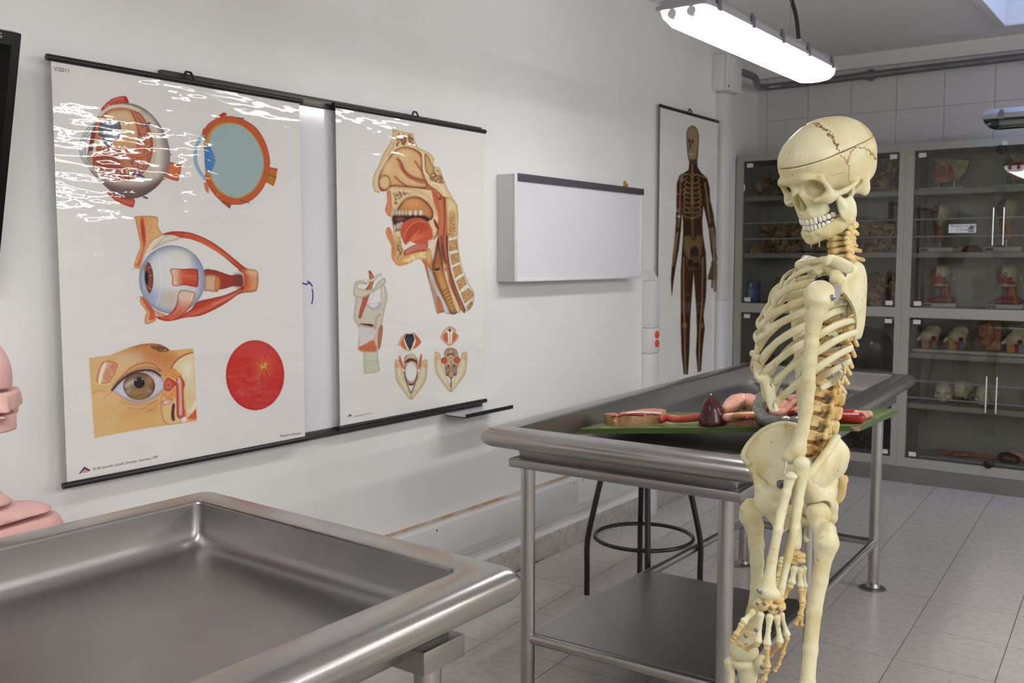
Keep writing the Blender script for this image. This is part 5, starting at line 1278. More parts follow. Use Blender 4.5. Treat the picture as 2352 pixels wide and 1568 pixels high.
k.poly([(370, 1370), (460, 1400), (560, 1390), (700, 1360), (830, 1290), (920, 1190), (1080, 1150), (1250, 1110), (1400, 1050), (1500, 990), (1510, 1030), (1420, 1110), (1280, 1210), (1120, 1300), (950, 1370), (760, 1395), (620, 1430), (520, 1440), (430, 1420)], (200, 60, 42), edge=(150, 36, 30), ew=3, tex=.06)
k.fibres([(700, 1370), (950, 1270), (1200, 1150), (1440, 1060)], [(760, 1390), (980, 1330), (1230, 1200), (1460, 1080)], 40, (232, 120, 84), 6, .45); k.line([(1100, 1230), (1300, 1150), (1480, 1040)], 22, (220, 190, 180), .5, soft=1)
k.ell(590, 905, 425, 440, (204, 208, 214), edge=(120, 128, 160), ew=9, ea=.9, tex=.015)
k.only([(590+425*math.cos(t), 905+440*math.sin(t)) for t in np.linspace(0, 6.283, 30, endpoint=False)])
k.ell(620, 800, 260, 240, (224, 224, 220), soft=9, alpha=.7); k.ell(560, 1150, 130, 90, (200, 180, 150), soft=8, alpha=.7); k.ell(300, 1130, 130, 110, (146, 164, 210), soft=8, alpha=.7); k.ell(930, 760, 60, 300, (140, 150, 190), soft=7, alpha=.6, rot=-.2); k.ell(720, 600, 120, 80, (222, 216, 190), soft=8, alpha=.6)
k.only(None)
k.poly([(225, 800), (235, 730), (275, 680), (315, 720), (345, 820), (348, 920), (335, 1020), (300, 1090), (262, 1040), (235, 930)], (140, 66, 46), edge=(92, 50, 44), ew=2.5, tex=.05); k.ell(262, 885, 26, 88, (22, 18, 20)); k.line([(265, 690), (240, 760), (232, 900), (262, 1040), (300, 1092)], 16, (150, 170, 172), .8); k.line([(170, 860), (190, 720), (250, 600)], 8, (150, 160, 170), .7); k.line([(170, 860), (200, 1020), (290, 1180)], 8, (150, 160, 180), .7)
for p in ([(275, 760), (345, 745)], [(290, 860), (345, 850)], [(280, 1000), (335, 1040)]): k.line(p, 7, (222, 206, 200), .7)
k.line([(360, 500), (400, 560), (440, 750), (450, 950), (420, 1150), (380, 1250)], 8, (226, 230, 236), .7)
k.poly([(570, 770), (720, 768), (910, 775), (920, 890), (912, 1000), (760, 980), (600, 985), (590, 880)], (204, 66, 42), edge=(170, 44, 34), ew=2, tex=.05, grad=((740, 880), (640, 880), (226, 200, 170)))
k.fibres([(580, 790), (740, 785), (910, 790)], [(600, 970), (740, 965), (910, 985)], 50, (232, 130, 92), 6, .5); k.line([(912, 772), (925, 890), (912, 1005)], 9, (120, 40, 36))
k.poly([(690, 1050), (850, 1060), (890, 1100), (850, 1200), (790, 1300), (680, 1380), (560, 1440), (430, 1420), (400, 1385), (520, 1370), (600, 1300), (650, 1200)], (206, 70, 46), edge=(160, 44, 34), ew=2.5, tex=.05, grad=((690, 1310), (740, 1150), (222, 204, 182)))
k.fibres([(720, 1060), (680, 1200), (600, 1320), (480, 1400)], [(850, 1080), (800, 1240), (700, 1360), (560, 1430)], 50, (236, 170, 140), 5, .45)
k.poly([(190, 1125), (230, 1130), (290, 1230), (370, 1300), (480, 1350), (520, 1372), (440, 1390), (370, 1350), (380, 1430), (250, 1480), (240, 1380), (262, 1320), (190, 1220), (175, 1160)], (228, 168, 104), edge=(200, 96, 56), ew=2, tex=.06); k.poly([(200, 1140), (240, 1150), (330, 1260), (365, 1330), (365, 1410), (290, 1420), (300, 1330), (220, 1200)], (208, 92, 60), tex=.12)
for p in ([(90, 760), (60, 785)], [(110, 770), (95, 790)], [(190, 1125), (150, 1130), (122, 1160)]): k.line(p, 4, (110, 90, 80), .7)
k.build('eye_muscle_print', XP, chart1)
# ---- 4 eye with tear ducts
k = Ink((200, 782, 458, 1010)).fr(190, 770, 6.271)
RC = [(90, 325), (240, 305), (380, 290), (520, 235), (680, 170), (860, 122), (1020, 112), (1140, 135), (1240, 195), (1262, 215), (1592, 183), (1612, 600), (1645, 1235), (1200, 1295), (700, 1375), (168, 1480), (130, 900)]
k.poly(RC, (226, 184, 118), sm=False, tex=.03); k.only(RC, False)
k.poly([(380, 290), (700, 160), (1000, 105), (1250, 190), (1400, 330), (1250, 480), (1150, 560), (1050, 430), (900, 390), (700, 330), (560, 300)], (206, 122, 66), soft=9, alpha=.8); k.poly([(500, 300), (720, 260), (900, 270), (860, 330), (640, 380), (480, 420)], (222, 206, 178), soft=8, alpha=.8)
k.line([(700, 170), (880, 130), (1040, 125), (1180, 165), (1240, 210)], 40, (176, 96, 48), .7, soft=2)
k.dots([(960, 140), (1100, 130), (1240, 180), (1250, 240), (1120, 230), (1000, 190)], 60, (84, 52, 26), 13, .5)
for a, b, c_, w_ in ((300, 900, (232, 190, 130), 120), (700, 1150, (224, 160, 92), 110), (1000, 1080, (216, 128, 66), 60), (600, 1300, (228, 182, 100), 130), (250, 860, (222, 190, 160), 60), (380, 1260, (212, 190, 150), 50), (900, 1250, (228, 172, 92), 90), (200, 600, (226, 184, 108), 80)): k.ell(a, b, w_*1.5, w_*.6, c_, soft=7, alpha=.7, rot=-.2)
for p in ([(300, 940), (340, 870), (420, 820)], [(640, 1030), (760, 1060), (900, 1040)], [(820, 1090), (950, 1010), (1080, 920)], [(130, 830), (240, 800), (350, 810)], [(880, 1110), (1000, 1060), (1100, 960)]): k.line(p, 16, (210, 110, 62), .5, soft=1)
k.poly([(400, 800), (500, 660), (640, 510), (780, 420), (900, 395), (1020, 410), (1110, 480), (1180, 560), (1150, 590), (1040, 500), (900, 470), (760, 520), (600, 620), (480, 720)], (216, 150, 104), soft=3, alpha=.9); k.line([(430, 770), (540, 620), (700, 460), (860, 400), (1010, 410), (1120, 500)], 12, (150, 72, 60), .8)
EYE = [(430, 790), (500, 690), (600, 610), (740, 545), (900, 520), (1040, 540), (1130, 600), (1185, 690), (1170, 775), (1080, 860), (960, 930), (800, 965), (650, 930), (530, 870)]
k.poly(EYE, (206, 204, 212), edge=(150, 130, 150), ew=4)
k.line([(430, 795), (540, 880), (660, 945), (800, 975), (960, 940), (1090, 865), (1170, 790)], 18, (222, 150, 120), .9); 
k.ell(812, 730, 230, 198, (148, 108, 70), edge=(86, 56, 50), ew=6, ea=.9, tex=.08)
k.poly([(670, 850), (720, 790), (812, 770), (900, 790), (965, 850), (900, 905), (812, 920), (720, 905)], (160, 122, 64), soft=3, alpha=.9); k.ell(960, 640, 50, 60, (188, 134, 76), soft=4, alpha=.8); k.poly([(610, 690), (740, 630), (740, 690), (620, 760)], (196, 190, 190), soft=2, alpha=.8); k.poly([(905, 750), (1000, 800), (970, 840), (915, 780)], (170, 168, 172), soft=2, alpha=.7); k.poly([(610, 800), (700, 760), (660, 850), (640, 850)], (170, 168, 172), soft=2, alpha=.7)
for t in np.linspace(0, 6.28, 44): k.line([(812+95*math.cos(t), 690+95*math.sin(t)), (812+185*math.cos(t), 715+165*math.sin(t))], 4, (110, 78, 50), .35)
k.ell(815, 680, 78, 84, (14, 12, 16)); k.ell(765, 640, 16, 16, (180, 185, 200), alpha=.8); k.ell(858, 630, 14, 14, (180, 185, 200), alpha=.8)
k.line([(410, 800), (520, 680), (640, 580), (760, 525), (900, 500), (1030, 520), (1130, 590)], 30, (58, 34, 36), .9)
for i in range(46):
    t = i/45; x = 440+690*t; y = 770-270*math.sin(math.pi*min(t*.62+.04, 1)); k.line([(x, y), (x-22+26*t, y-42-14*math.sin(3*t))], 6, (44, 28, 28), .75, taper=True)
for i in range(30):
    t = i/29; x = 540+520*t; y = 925+60*math.sin(math.pi*t); k.line([(x, y), (x-6+14*t, y+36)], 5, (90, 56, 46), .6, taper=True)
k.poly([(215, 690), (190, 640), (230, 500), (275, 385), (370, 360), (470, 385), (512, 430), (470, 540), (390, 680), (330, 690)], (222, 170, 130), edge=(196, 62, 48), ew=2.5, sm=False, tex=.05); k.poly([(225, 690), (240, 560), (290, 420), (350, 390), (300, 540), (262, 690)], (232, 222, 190)); k.dots([(290, 600), (350, 470), (440, 410), (490, 440), (420, 600), (350, 670)], 44, (214, 132, 100), 18, .6)
k.poly([(1592, 240), (1480, 270), (1370, 340), (1300, 440), (1290, 480), (1420, 560), (1480, 700), (1470, 860), (1500, 1050), (1500, 1180), (1640, 1130), (1600, 600)], (228, 212, 168), tex=.03, sm=False); k.ell(1520, 500, 70, 120, (236, 230, 208), soft=6, alpha=.8); k.ell(1540, 900, 50, 130, (238, 200, 130), soft=6, alpha=.7)
k.line([(1592, 240), (1470, 280), (1350, 360), (1270, 470), (1190, 590)], 24, (186, 84, 66), .9)
k.poly([(1160, 830), (1120, 960), (1130, 1100), (1160, 1220), (1230, 1285), (1450, 1262), (1500, 1200), (1470, 1060), (1360, 900), (1300, 860)], (230, 196, 132), edge=(206, 84, 56), ew=2, tex=.03)
k.poly([(1200, 560), (1290, 470), (1370, 520), (1430, 590), (1340, 660), (1360, 760), (1330, 880), (1200, 920), (1165, 860), (1180, 700)], (232, 156, 72), tex=.1)
k.poly([(1170, 690), (1230, 600), (1330, 660), (1340, 720), (1260, 800), (1180, 780)], (214, 84, 56), edge=(180, 60, 44)); k.ell(1235, 715, 40, 48, (196, 60, 48), edge=(230, 140, 110))
for p in ([(1200, 620), (1225, 580), (1345, 660), (1360, 690)], [(1190, 810), (1220, 855), (1350, 720)]): k.line(p, 20, (240, 206, 190), edge=(206, 110, 90), sm=False)
k.poly([(1345, 680), (1350, 620), (1390, 585), (1430, 610), (1470, 700), (1450, 800), (1460, 1000), (1470, 1180), (1400, 1200), (1355, 1150), (1350, 900)], (206, 92, 72), edge=(170, 60, 52), ew=3); k.line([(1395, 640), (1405, 800), (1410, 1000), (1410, 1150)], 40, (236, 190, 174), .9, soft=1); k.line([(1390, 600), (1380, 690)], 46, (238, 196, 180), .8, soft=1)
k.poly([(1290, 1000), (1310, 975), (1328, 1010), (1318, 1120), (1328, 1210), (1300, 1235), (1275, 1180), (1278, 1080)], (124, 62, 56), edge=(80, 44, 44)); k.poly([(1150, 940), (1300, 910), (1250, 980), (1160, 1010)], (238, 214, 196), edge=(206, 110, 90)); k.poly([(1420, 1200), (1480, 1170), (1500, 1220), (1450, 1255)], (226, 220, 216)); k.poly([(1520, 1180), (1640, 1060), (1645, 1190), (1560, 1210)], (214, 96, 66), soft=1); k.line([(1560, 1120), (1640, 940)], 26, (240, 232, 222), .8, soft=1)
k.only(None); k.build('tear_duct_print', XP, chart1)
# ---- 5 retina disc
k = Ink((514, 776, 658, 948)).fr(0, 480, 2.3757)
k.ell(1392, 906, 159, 191, (214, 58, 56), edge=(196, 34, 44), ew=4, tex=.03); k.ell(1440, 860, 46, 52, (226, 110, 60), soft=8, alpha=.8); k.ell(1440, 856, 16, 18, (238, 190, 90), soft=2)
for p in ([(1440, 855), (1410, 826), (1370, 815), (1340, 800)], [(1440, 850), (1440, 820), (1462, 780), (1468, 760)], [(1440, 865), (1430, 900), (1436, 960), (1436, 1000), (1410, 1050)], [(1440, 865), (1455, 900), (1460, 930)], [(1445, 855), (1480, 862)]): k.line(p, 4.5, (150, 40, 40), .8, taper=True)
k.build('retina_print', XP, chart1)
# ---- lettering of chart 1
def wtext(name, s_, p0, p1, X, parent, mt=m_txt, k=1.):
    a, b = pxw(*p0, X), pxw(*p1, X); L = np.linalg.norm(b-a); e = (b-a)/L
    c = bpy.data.curves.new('t', 'FONT'); c.body = s_; c.size = 1.; o = bpy.data.objects.new('t', c); COL.objects.link(o)
    bpy.context.view_layer.update(); w_ = o.dimensions.x; bpy.data.objects.remove(o); bpy.data.curves.remove(c)
    return text(name, s_, L/w_, a, e, (0, 0, k), mt, parent)
XT = X1+.0006
wtext('copyright_print', '© 3B Scientific GmbH, Dresden, Germany, 1997', (214, 1080), (364, 1051), XT, chart1)
wtext('origin_print', 'Printed in Germany', (644, 1004), (691, 996), XT, chart1)
wtext('number_print', 'V/2011', (124, 162), (158, 167), XT, chart1)
m_logo = mat('logo_blue', rgb(42, 56, 120), .15); m_logor = mat('logo_red', rgb(190, 40, 50), .15)
def logo(x, y, s_, X, parent):
    P = [pxw(x+dx*s_, y+dy*s_, X) for dx, dy in ((0, 18), (14, 0), (29, 9), (24, 11), (14, 6), (6, 15))]
    lg = MB().add(P, [(0, 1, 4, 5), (1, 2, 3, 4)]).build('logo_triangle', m_logo, parent)
    wtext('logo_lettering', '3B', (x+9*s_, y+15*s_), (x+22*s_, y+13*s_), X+.0001, parent, m_logor, 1.1)
logo(180, 1071, 1., XT, chart1)
logo(797, 951, .42, XT, chart2)
wtext('copyright_print', '© 3B Scientific GmbH, Dresden, Germany', (811, 958), (854, 949), XT, chart2)
wtext('number_print', 'V 2007', (777, 262), (791, 264), XT, chart2)
# ---- 6 head in section
k = Ink((850, 288, 1098, 726)).fr(840, 280, 6.03)
SK, BN = (228, 208, 172), (222, 190, 130)
# cervical column first (second crop frame)
k.fr(840, 500, 6.533)
k.poly([(1235, -120), (1300, -60), (1385, 0), (1380, 200), (1390, 420), (1420, 620), (1480, 820), (1560, 1000), (1628, 1130), (1615, 1280), (1560, 1370), (1500, 1400), (1430, 1250), (1330, 1000), (1270, 780), (1235, 520), (1235, 200)], (222, 218, 200), edge=(170, 140, 100), ew=1.5)
for q in ([(1245, -60), (1345, -60), (1355, 270), (1240, 295)], [(1245, 345), (1370, 320), (1385, 480), (1255, 505)], [(1265, 550), (1395, 515), (1410, 660), (1290, 710)], [(1300, 750), (1415, 700), (1450, 830), (1335, 905)], [(1355, 950), (1470, 870), (1515, 990), (1405, 1095)], [(1425, 1135), (1545, 1050), (1620, 1130), (1605, 1200), (1485, 1290)], [(1510, 1330), (1600, 1240), (1612, 1300), (1545, 1390)]):
    k.poly(q, (204, 158, 96), edge=(186, 130, 70), ew=1.5, sm=False, tex=.08); k.dots(q, 34, (130, 92, 70), 8, .6)
NK = [(1080, -40), (1235, -40), (1235, 520), (1275, 790), (1380, 1130), (1500, 1395), (1420, 1385), (1280, 1440), (1170, 1415), (1070, 1440), (1000, 1150), (930, 900), (880, 700), (840, 640), (900, 520), (1000, 320), (1040, 60)]
k.poly(NK, (196, 110, 62), edge=(150, 80, 44), ew=2, sm=False)
k.poly([(1115, -40), (1225, -40), (1230, 520), (1260, 780), (1370, 1120), (1490, 1395), (1440, 1390), (1290, 1040), (1215, 680), (1140, 500), (1110, 200)], (150, 70, 40), tex=.04); k.line([(1180, -40), (1190, 420), (1230, 660), (1320, 980), (1460, 1390)], 26, (196, 108, 64), .9); k.line([(1215, -40), (1225, 500), (1265, 800), (1380, 1130), (1498, 1395)], 14, (74, 36, 26), .9); k.line([(1140, 400), (1170, 580), (1215, 680)], 26, (92, 36, 24), .8, soft=1)
k.poly([(1085, 190), (1110, 420), (1150, 600), (1160, 700), (1210, 900), (1290, 1120), (1390, 1390), (1275, 1440), (1180, 1250), (1080, 1010), (1000, 780), (1020, 620), (1060, 400)], (186, 106, 50), edge=(80, 36, 20), ew=5, ea=.9, grad=((1060, 700), (1180, 900), (214, 152, 80))); k.ell(1075, 775, 50, 24, (74, 34, 22), rot=-.25); k.line([(1010, 800), (1090, 800), (1130, 750)], 10, (226, 170, 110), .8)
for i in range(7): k.line([(1150+26*i, 1110+46*i), (1190+26*i, 1085+46*i), (1225+26*i, 1055+48*i)], 15, (110, 60, 30), .8)
k.poly([(1160, 690), (1185, 685), (1230, 830), (1262, 1000), (1350, 1200), (1420, 1385), (1360, 1400), (1250, 1080), (1180, 850)], (222, 196, 150), edge=(150, 110, 70), ew=1); k.poly([(1178, 740), (1200, 760), (1210, 800), (1195, 800)], (190, 90, 50))
k.poly([(920, 720), (960, 760), (1010, 860), (1060, 1020), (1180, 1240), (1260, 1430), (1190, 1420), (1080, 1180), (980, 960)], (206, 212, 214), edge=(170, 160, 150)); k.poly([(940, 900), (1010, 960), (1060, 1160), (1090, 1430), (1060, 1400), (1000, 1150)], (176, 156, 150), soft=1, alpha=.8); k.poly([(1075, 1180), (1130, 1240), (1165, 1380), (1120, 1430), (1085, 1350)], (208, 122, 70), edge=(180, 100, 60), tex=.1)
k.poly([(930, 700), (905, 500), (960, 470), (990, 560), (980, 680)], (224, 178, 110), edge=(190, 130, 70)); k.poly([(930, 380), (1085, 195), (1095, 240), (1060, 400), (1010, 640), (960, 470), (915, 480)], (226, 206, 186), edge=(190, 150, 120), ew=2)
# skin of jaw and floor of mouth
k.poly([(340, 140), (375, 165), (420, 280), (450, 380), (560, 480), (910, 380), (915, 520), (920, 640), (900, 640), (860, 640), (800, 615), (720, 650), (620, 695), (510, 722), (450, 690), (390, 590), (385, 420), (330, 310), (302, 220), (312, 165)], (226, 160, 96), edge=(196, 110, 60), ew=2.5, tex=.04)
k.poly([(540, 640), (700, 560), (820, 510), (900, 510), (905, 600), (800, 590), (640, 660)], (226, 190, 120), tex=.08); k.dots([(540, 640), (700, 560), (900, 515), (900, 590), (640, 660)], 60, (240, 214, 150), 13, .7)
k.poly([(340, 150), (375, 200), (400, 290), (440, 460), (430, 590), (405, 520), (380, 380), (330, 230)], (216, 122, 66), soft=1, alpha=.8)
k.poly([(440, 210), (490, 195), (520, 290), (545, 420), (575, 540), (520, 635), (450, 590), (445, 420)], (216, 184, 116), edge=(180, 140, 70), ew=2); k.dots([(470, 300), (510, 290), (540, 450), (545, 560), (490, 600), (465, 450)], 60, (96, 66, 50), 8, .8)
k.poly([(575, 560), (600, 480), (740, 400), (920, 375), (915, 470), (880, 500), (740, 520), (620, 560)], (194, 84, 66), edge=(150, 50, 40), ew=2); 
for i in range(5): k.line([(600, 500+i*14), (740, 410+i*18), (915, 385+i*20)], 6, (232, 180, 160), .7)
k.poly([(560, 390), (640, 360), (740, 300), (700, 370), (600, 460), (575, 480)], (226, 214, 200), soft=1)
# nose, palate and tongue (first crop frame)
k.fr(840, 280, 6.03)
HD = [(372, 100), (520, 135), (655, 163), (690, 290), (730, 360), (830, 400), (910, 450), (955, 520), (935, 560), (955, 620), (1020, 628), (1070, 760), (1130, 920), (1200, 1040), (1270, 1150), (1285, 1300), (1275, 1568), (1120, 1568), (1080, 1300), (960, 1600), (400, 1600), (370, 1400), (370, 1330), (300, 1290), (268, 1220), (300, 1100), (290, 960), (225, 950), (180, 985), (120, 960), (95, 860), (110, 740), (170, 620), (250, 430), (330, 300), (370, 220)]
k.poly(HD, (226, 200, 150), edge=(186, 140, 84), ew=2.5, sm=False, tex=.02)
k.poly([(1060, 1020), (1130, 1040), (1140, 1568), (980, 1568), (1010, 1300), (940, 1100), (900, 900), (960, 920), (1050, 1000)], (196, 100, 54), sm=False); k.line([(1085, 1040), (1090, 1300), (1080, 1568)], 14, (84, 36, 24), .9); k.line([(1020, 1020), (1060, 1250), (1050, 1568)], 40, (214, 128, 76), .7, soft=2)
k.poly([(1120, 1040), (1250, 1130), (1275, 1300), (1262, 1568), (1150, 1568), (1125, 1300)], (220, 200, 150), edge=(190, 150, 90)); k.poly([(1150, 1260), (1240, 1260), (1240, 1568), (1140, 1568)], (206, 162, 100), soft=1); k.dots([(1160, 1270), (1235, 1270), (1235, 1560), (1150, 1560)], 50, (140, 96, 66), 9, .6)
k.poly([(440, 140), (500, 140), (430, 340), (400, 350), (420, 250)], (232, 212, 160), alpha=.6); k.dots([(450, 150), (490, 160), (470, 300), (420, 350), (430, 240)], 30, (130, 84, 52), 9, .8); k.dots([(580, 170), (640, 180), (670, 310), (590, 290)], 44, (140, 92, 56), 10, .8)
k.poly([(520, 165), (560, 210), (562, 270), (525, 325), (490, 280), (475, 225), (505, 200)], (176, 118, 86), edge=(110, 66, 46), ew=3)
k.line([(400, 120), (425, 230), (350, 380), (300, 480)], 8, (206, 130, 90), .8); k.line([(330, 470), (240, 620), (190, 740), (165, 880)], 40, (216, 214, 196), .9, soft=1)
NC = [(170, 850), (200, 700), (300, 520), (400, 400), (480, 355), (560, 340), (660, 365), (750, 420), (790, 500), (790, 660), (830, 790), (890, 880), (1000, 960), (1060, 1040), (1010, 1080), (930, 960), (800, 930), (600, 910), (480, 900), (360, 895), (290, 950), (210, 950)]
k.poly(NC, (224, 176, 120), edge=(128, 54, 36), ew=4.5, ea=1., tex=.03)
k.only(NC); k.ell(520, 470, 130, 90, (232, 196, 140), soft=7, alpha=.9); k.ell(640, 640, 110, 70, (234, 192, 146), soft=7, alpha=.8, rot=.6); k.ell(300, 620, 90, 110, (234, 202, 142), soft=7, alpha=.8); k.ell(560, 760, 180, 40, (234, 196, 140), soft=5, alpha=.9, rot=.5); k.ell(960, 960, 90, 60, (206, 112, 70), soft=5, alpha=.9)
for p, w_ in (([(430, 500), (490, 570), (540, 680), (640, 760), (760, 800), (850, 830)], 30), ([(680, 540), (720, 600), (780, 680)], 20), ([(400, 750), (480, 830), (600, 900), (760, 915), (850, 895), (830, 850)], 20), ([(470, 600), (560, 740), (660, 800), (800, 850)], 14), ([(340, 890), (480, 900), (640, 930), (800, 960)], 22)): k.line(p, w_, (142, 58, 38), .85, soft=.6)
k.line([(450, 560), (540, 700), (640, 780), (840, 840)], 26, (186, 84, 56), .5, soft=1); k.only(None)
k.ell(262, 838, 88, 108, (228, 192, 134), edge=(130, 60, 40), ew=3)
k.poly([(820, 440), (880, 490), (910, 570), (955, 650), (920, 735), (870, 740), (830, 680), (815, 560)], (206, 168, 112), edge=(140, 90, 50), ew=3); k.line([(790, 440), (800, 600), (810, 690), (880, 760)], 22, (228, 216, 190)); k.dots([(970, 660), (1020, 640), (1090, 860), (930, 820), (880, 770)], 90, (150, 92, 62), 11, .8); k.line([(900, 860), (980, 850), (1060, 920), (1110, 1040)], 16, (236, 216, 190))
# hard palate, lips, mouth
k.poly([(300, 950), (360, 900), (480, 915), (640, 930), (800, 980), (900, 1060), (960, 1160), (1010, 1290), (985, 1300), (920, 1170), (830, 1090), (700, 1030), (600, 1030), (520, 1080), (440, 1180), (400, 1205), (355, 1180), (345, 1060)], (228, 204, 156), edge=(206, 130, 96), ew=2); k.dots([(380, 960), (520, 960), (640, 990), (500, 1030), (430, 1130), (390, 1150)], 70, (130, 84, 56), 9, .85); k.line([(640, 975), (790, 1010), (900, 1120), (985, 1280)], 12, (240, 160, 130), .8)
k.poly([(300, 980), (345, 960), (355, 1100), (350, 1300), (300, 1280), (270, 1215), (300, 1100)], (226, 140, 96), edge=(200, 90, 56), ew=2)
k.poly([(445, 1190), (520, 1090), (620, 1035), (740, 1040), (850, 1110), (930, 1220), (930, 1330), (870, 1360), (800, 1320), (460, 1330), (370, 1310)], (208, 132, 72), edge=(84, 40, 24), ew=4.5, ea=1.); k.ell(640, 1120, 130, 60, (228, 160, 96), soft=6, alpha=.9)
k.poly([(370, 1320), (480, 1290), (800, 1300), (880, 1370), (700, 1420), (540, 1480), (480, 1500), (400, 1500), (380, 1400)], (52, 26, 20), soft=1); k.ell(480, 1345, 70, 26, (150, 92, 56), soft=3)
for x, w_ in ((385, 40), (425, 40), (468, 46), (512, 44), (558, 44), (615, 64), (690, 62), (762, 66)): k.poly([(x-w_/2, 1212), (x+w_/2, 1212), (x+w_/2-3, 1290), (x, 1302), (x-w_/2+4, 1288)], (232, 224, 206), edge=(150, 120, 96), ew=1.5, sm=False)
for x, y in ((400, 1470), (440, 1450), (470, 1440), (500, 1430)): k.poly([(x-20, y-40), (x+14, y-46), (x+22, y+40), (x-8, y+44)], (226, 218, 200), edge=(140, 110, 90), ew=1.5)
k.fr(840, 500, 6.533)
k.poly([(600, 400), (560, 350), (520, 230), (540, 110), (620, 40), (740, 0), (850, 12), (950, 80), (1000, 160), (1015, 260), (990, 320), (940, 340), (920, 385), (760, 390), (660, 350)], (206, 82, 46), edge=(196, 90, 66), ew=3, tex=.04); k.poly([(580, 360), (600, 230), (680, 110), (800, 60), (900, 90), (950, 180), (900, 260), (800, 290), (700, 330), (640, 350), (610, 390)], (192, 62, 34), soft=3, alpha=.9)
k.fibres([(640, 340), (760, 220), (860, 90)], [(700, 370), (840, 320), (980, 230)], 70, (232, 132, 84), 6, .5); k.line([(575, 330), (600, 210), (690, 100), (800, 55), (900, 70)], 10, (236, 150, 116), .8); k.line([(960, 90), (1000, 170), (1010, 260)], 16, (236, 200, 160), .7)
k.line([(1085, 190), (1060, 270), (1010, 330)], 14, (60, 34, 26), .8); k.poly([(1020, 20), (1060, 60), (1100, 160), (1080, 170), (1040, 120)], (170, 84, 48), edge=(90, 40, 26))
k.build('head_section_print', XP, chart2)
# ---- 7 larynx from the side
k = Ink((804, 616, 894, 862)).fr(790, 600, 4.6125)
CT = (206, 200, 182)
k.poly([(205, 960), (360, 950), (365, 1050), (382, 1160), (330, 1180), (215, 1192), (205, 1050)], (204, 206, 180), edge=(170, 176, 160), sm=False); [k.line([(208, 1000+i*45), (300, 1008+i*45), (370, 995+i*42)], 6, (176, 186, 172), .8) for i in range(4)]
k.poly([(130, 360), (190, 380), (250, 470), (330, 510), (380, 470), (395, 380), (385, 260), (425, 240), (462, 370), (440, 480), (400, 680), (410, 700), (390, 880), (340, 950), (170, 950), (150, 880), (160, 720), (105, 600), (120, 440)], CT, edge=(160, 150, 140), ew=2, tex=.02)
k.poly([(250, 440), (300, 380), (320, 300), (350, 230), (385, 210), (395, 380), (370, 440), (310, 455)], PAPER, edge=(176, 170, 172), ew=1); k.line([(245, 455), (300, 500), (360, 480), (385, 440)], 26, (180, 176, 180), .9); k.line([(410, 230), (410, 360), (385, 440)], 10, PAPER, .9)
k.poly([(160, 700), (320, 700), (350, 720), (300, 820), (170, 900), (170, 800)], (206, 204, 204), tex=.02); k.poly([(155, 900), (240, 850), (300, 830), (340, 860), (350, 930), (330, 960), (170, 950)], (206, 112, 74), edge=(226, 170, 140), ew=2, tex=.06); k.poly([(170, 660), (300, 665), (305, 690), (250, 690)], (84, 36, 28)); k.line([(155, 670), (300, 700), (330, 690), (345, 600), (390, 560)], 18, (214, 180, 150), edge=(180, 110, 70)); k.line([(350, 700), (340, 800), (350, 900)], 34, (212, 190, 170), edge=(190, 120, 90)); k.poly([(380, 690), (412, 690), (395, 860), (365, 930), (360, 800)], (192, 122, 96), edge=(160, 90, 70)); k.line([(165, 895), (260, 840), (340, 740)], 16, (222, 208, 190))
k.poly([(262, 110), (280, 100), (312, 150), (318, 200), (290, 300), (250, 420), (210, 520), (180, 600), (155, 590), (175, 490), (200, 400), (210, 320), (270, 230)], (208, 92, 58), edge=(130, 54, 36), ew=2.5); k.line([(285, 140), (300, 190), (270, 290), (210, 330)], 10, (232, 160, 130), .8)
k.poly([(110, 250), (130, 215), (190, 205), (250, 240), (160, 240), (150, 280), (230, 300), (310, 290), (350, 240), (410, 180), (440, 190), (435, 230), (370, 290), (300, 330), (210, 380), (105, 360)], (212, 206, 184), edge=(150, 140, 116), ew=2); k.line([(250, 210), (320, 190), (360, 150), (400, 140)], 30, (212, 206, 184), edge=(150, 140, 116)); k.line([(215, 185), (195, 220)], 14, (204, 198, 180))
k.build('larynx_print', XP, chart2)
# ---- 8 vocal folds, open and closed
k = Ink((900, 744, 1084, 926)).fr(790, 600, 4.6125)
k.poly([(650, 762), (700, 768), (740, 752), (800, 820), (822, 860), (760, 920), (700, 950), (650, 945), (600, 900), (572, 885), (600, 810)], (224, 200, 160), edge=(196, 110, 70), ew=2, sm=False)
k.poly([(655, 772), (600, 870), (660, 930), (640, 850)], (206, 98, 54)); k.poly([(745, 765), (815, 858), (730, 930), (760, 850)], (206, 98, 54)); k.poly([(660, 770), (730, 770), (748, 825), (705, 942), (690, 940), (640, 830)], (34, 42, 58), sm=False); [k.line([(670, 785+i*12), (700, 780+i*12), (728, 786+i*12)], 3.5, (80, 80, 90), .8) for i in range(5)]
k.line([(636, 820), (660, 890), (690, 938)], 12, (232, 220, 196)); k.line([(756, 825), (740, 890), (710, 940)], 12, (232, 220, 196))
k.poly([(1120, 690), (1180, 720), (1190, 760), (1218, 790), (1180, 850), (1130, 892), (1090, 880), (1040, 830), (1025, 805), (1060, 730)], (226, 200, 168), edge=(190, 96, 56), ew=2.5); k.poly([(1085, 750), (1045, 800), (1095, 860), (1105, 800)], (206, 100, 56)); k.poly([(1160, 750), (1200, 795), (1145, 865), (1145, 800)], (206, 100, 56)); k.poly([(1100, 740), (1145, 740), (1145, 860), (1105, 862)], (230, 226, 214), sm=False); k.line([(1122, 745), (1125, 860)], 5, (120, 110, 100)); k.poly([(1112, 715), (1132, 720), (1128, 745), (1110, 740)], (50, 34, 30))
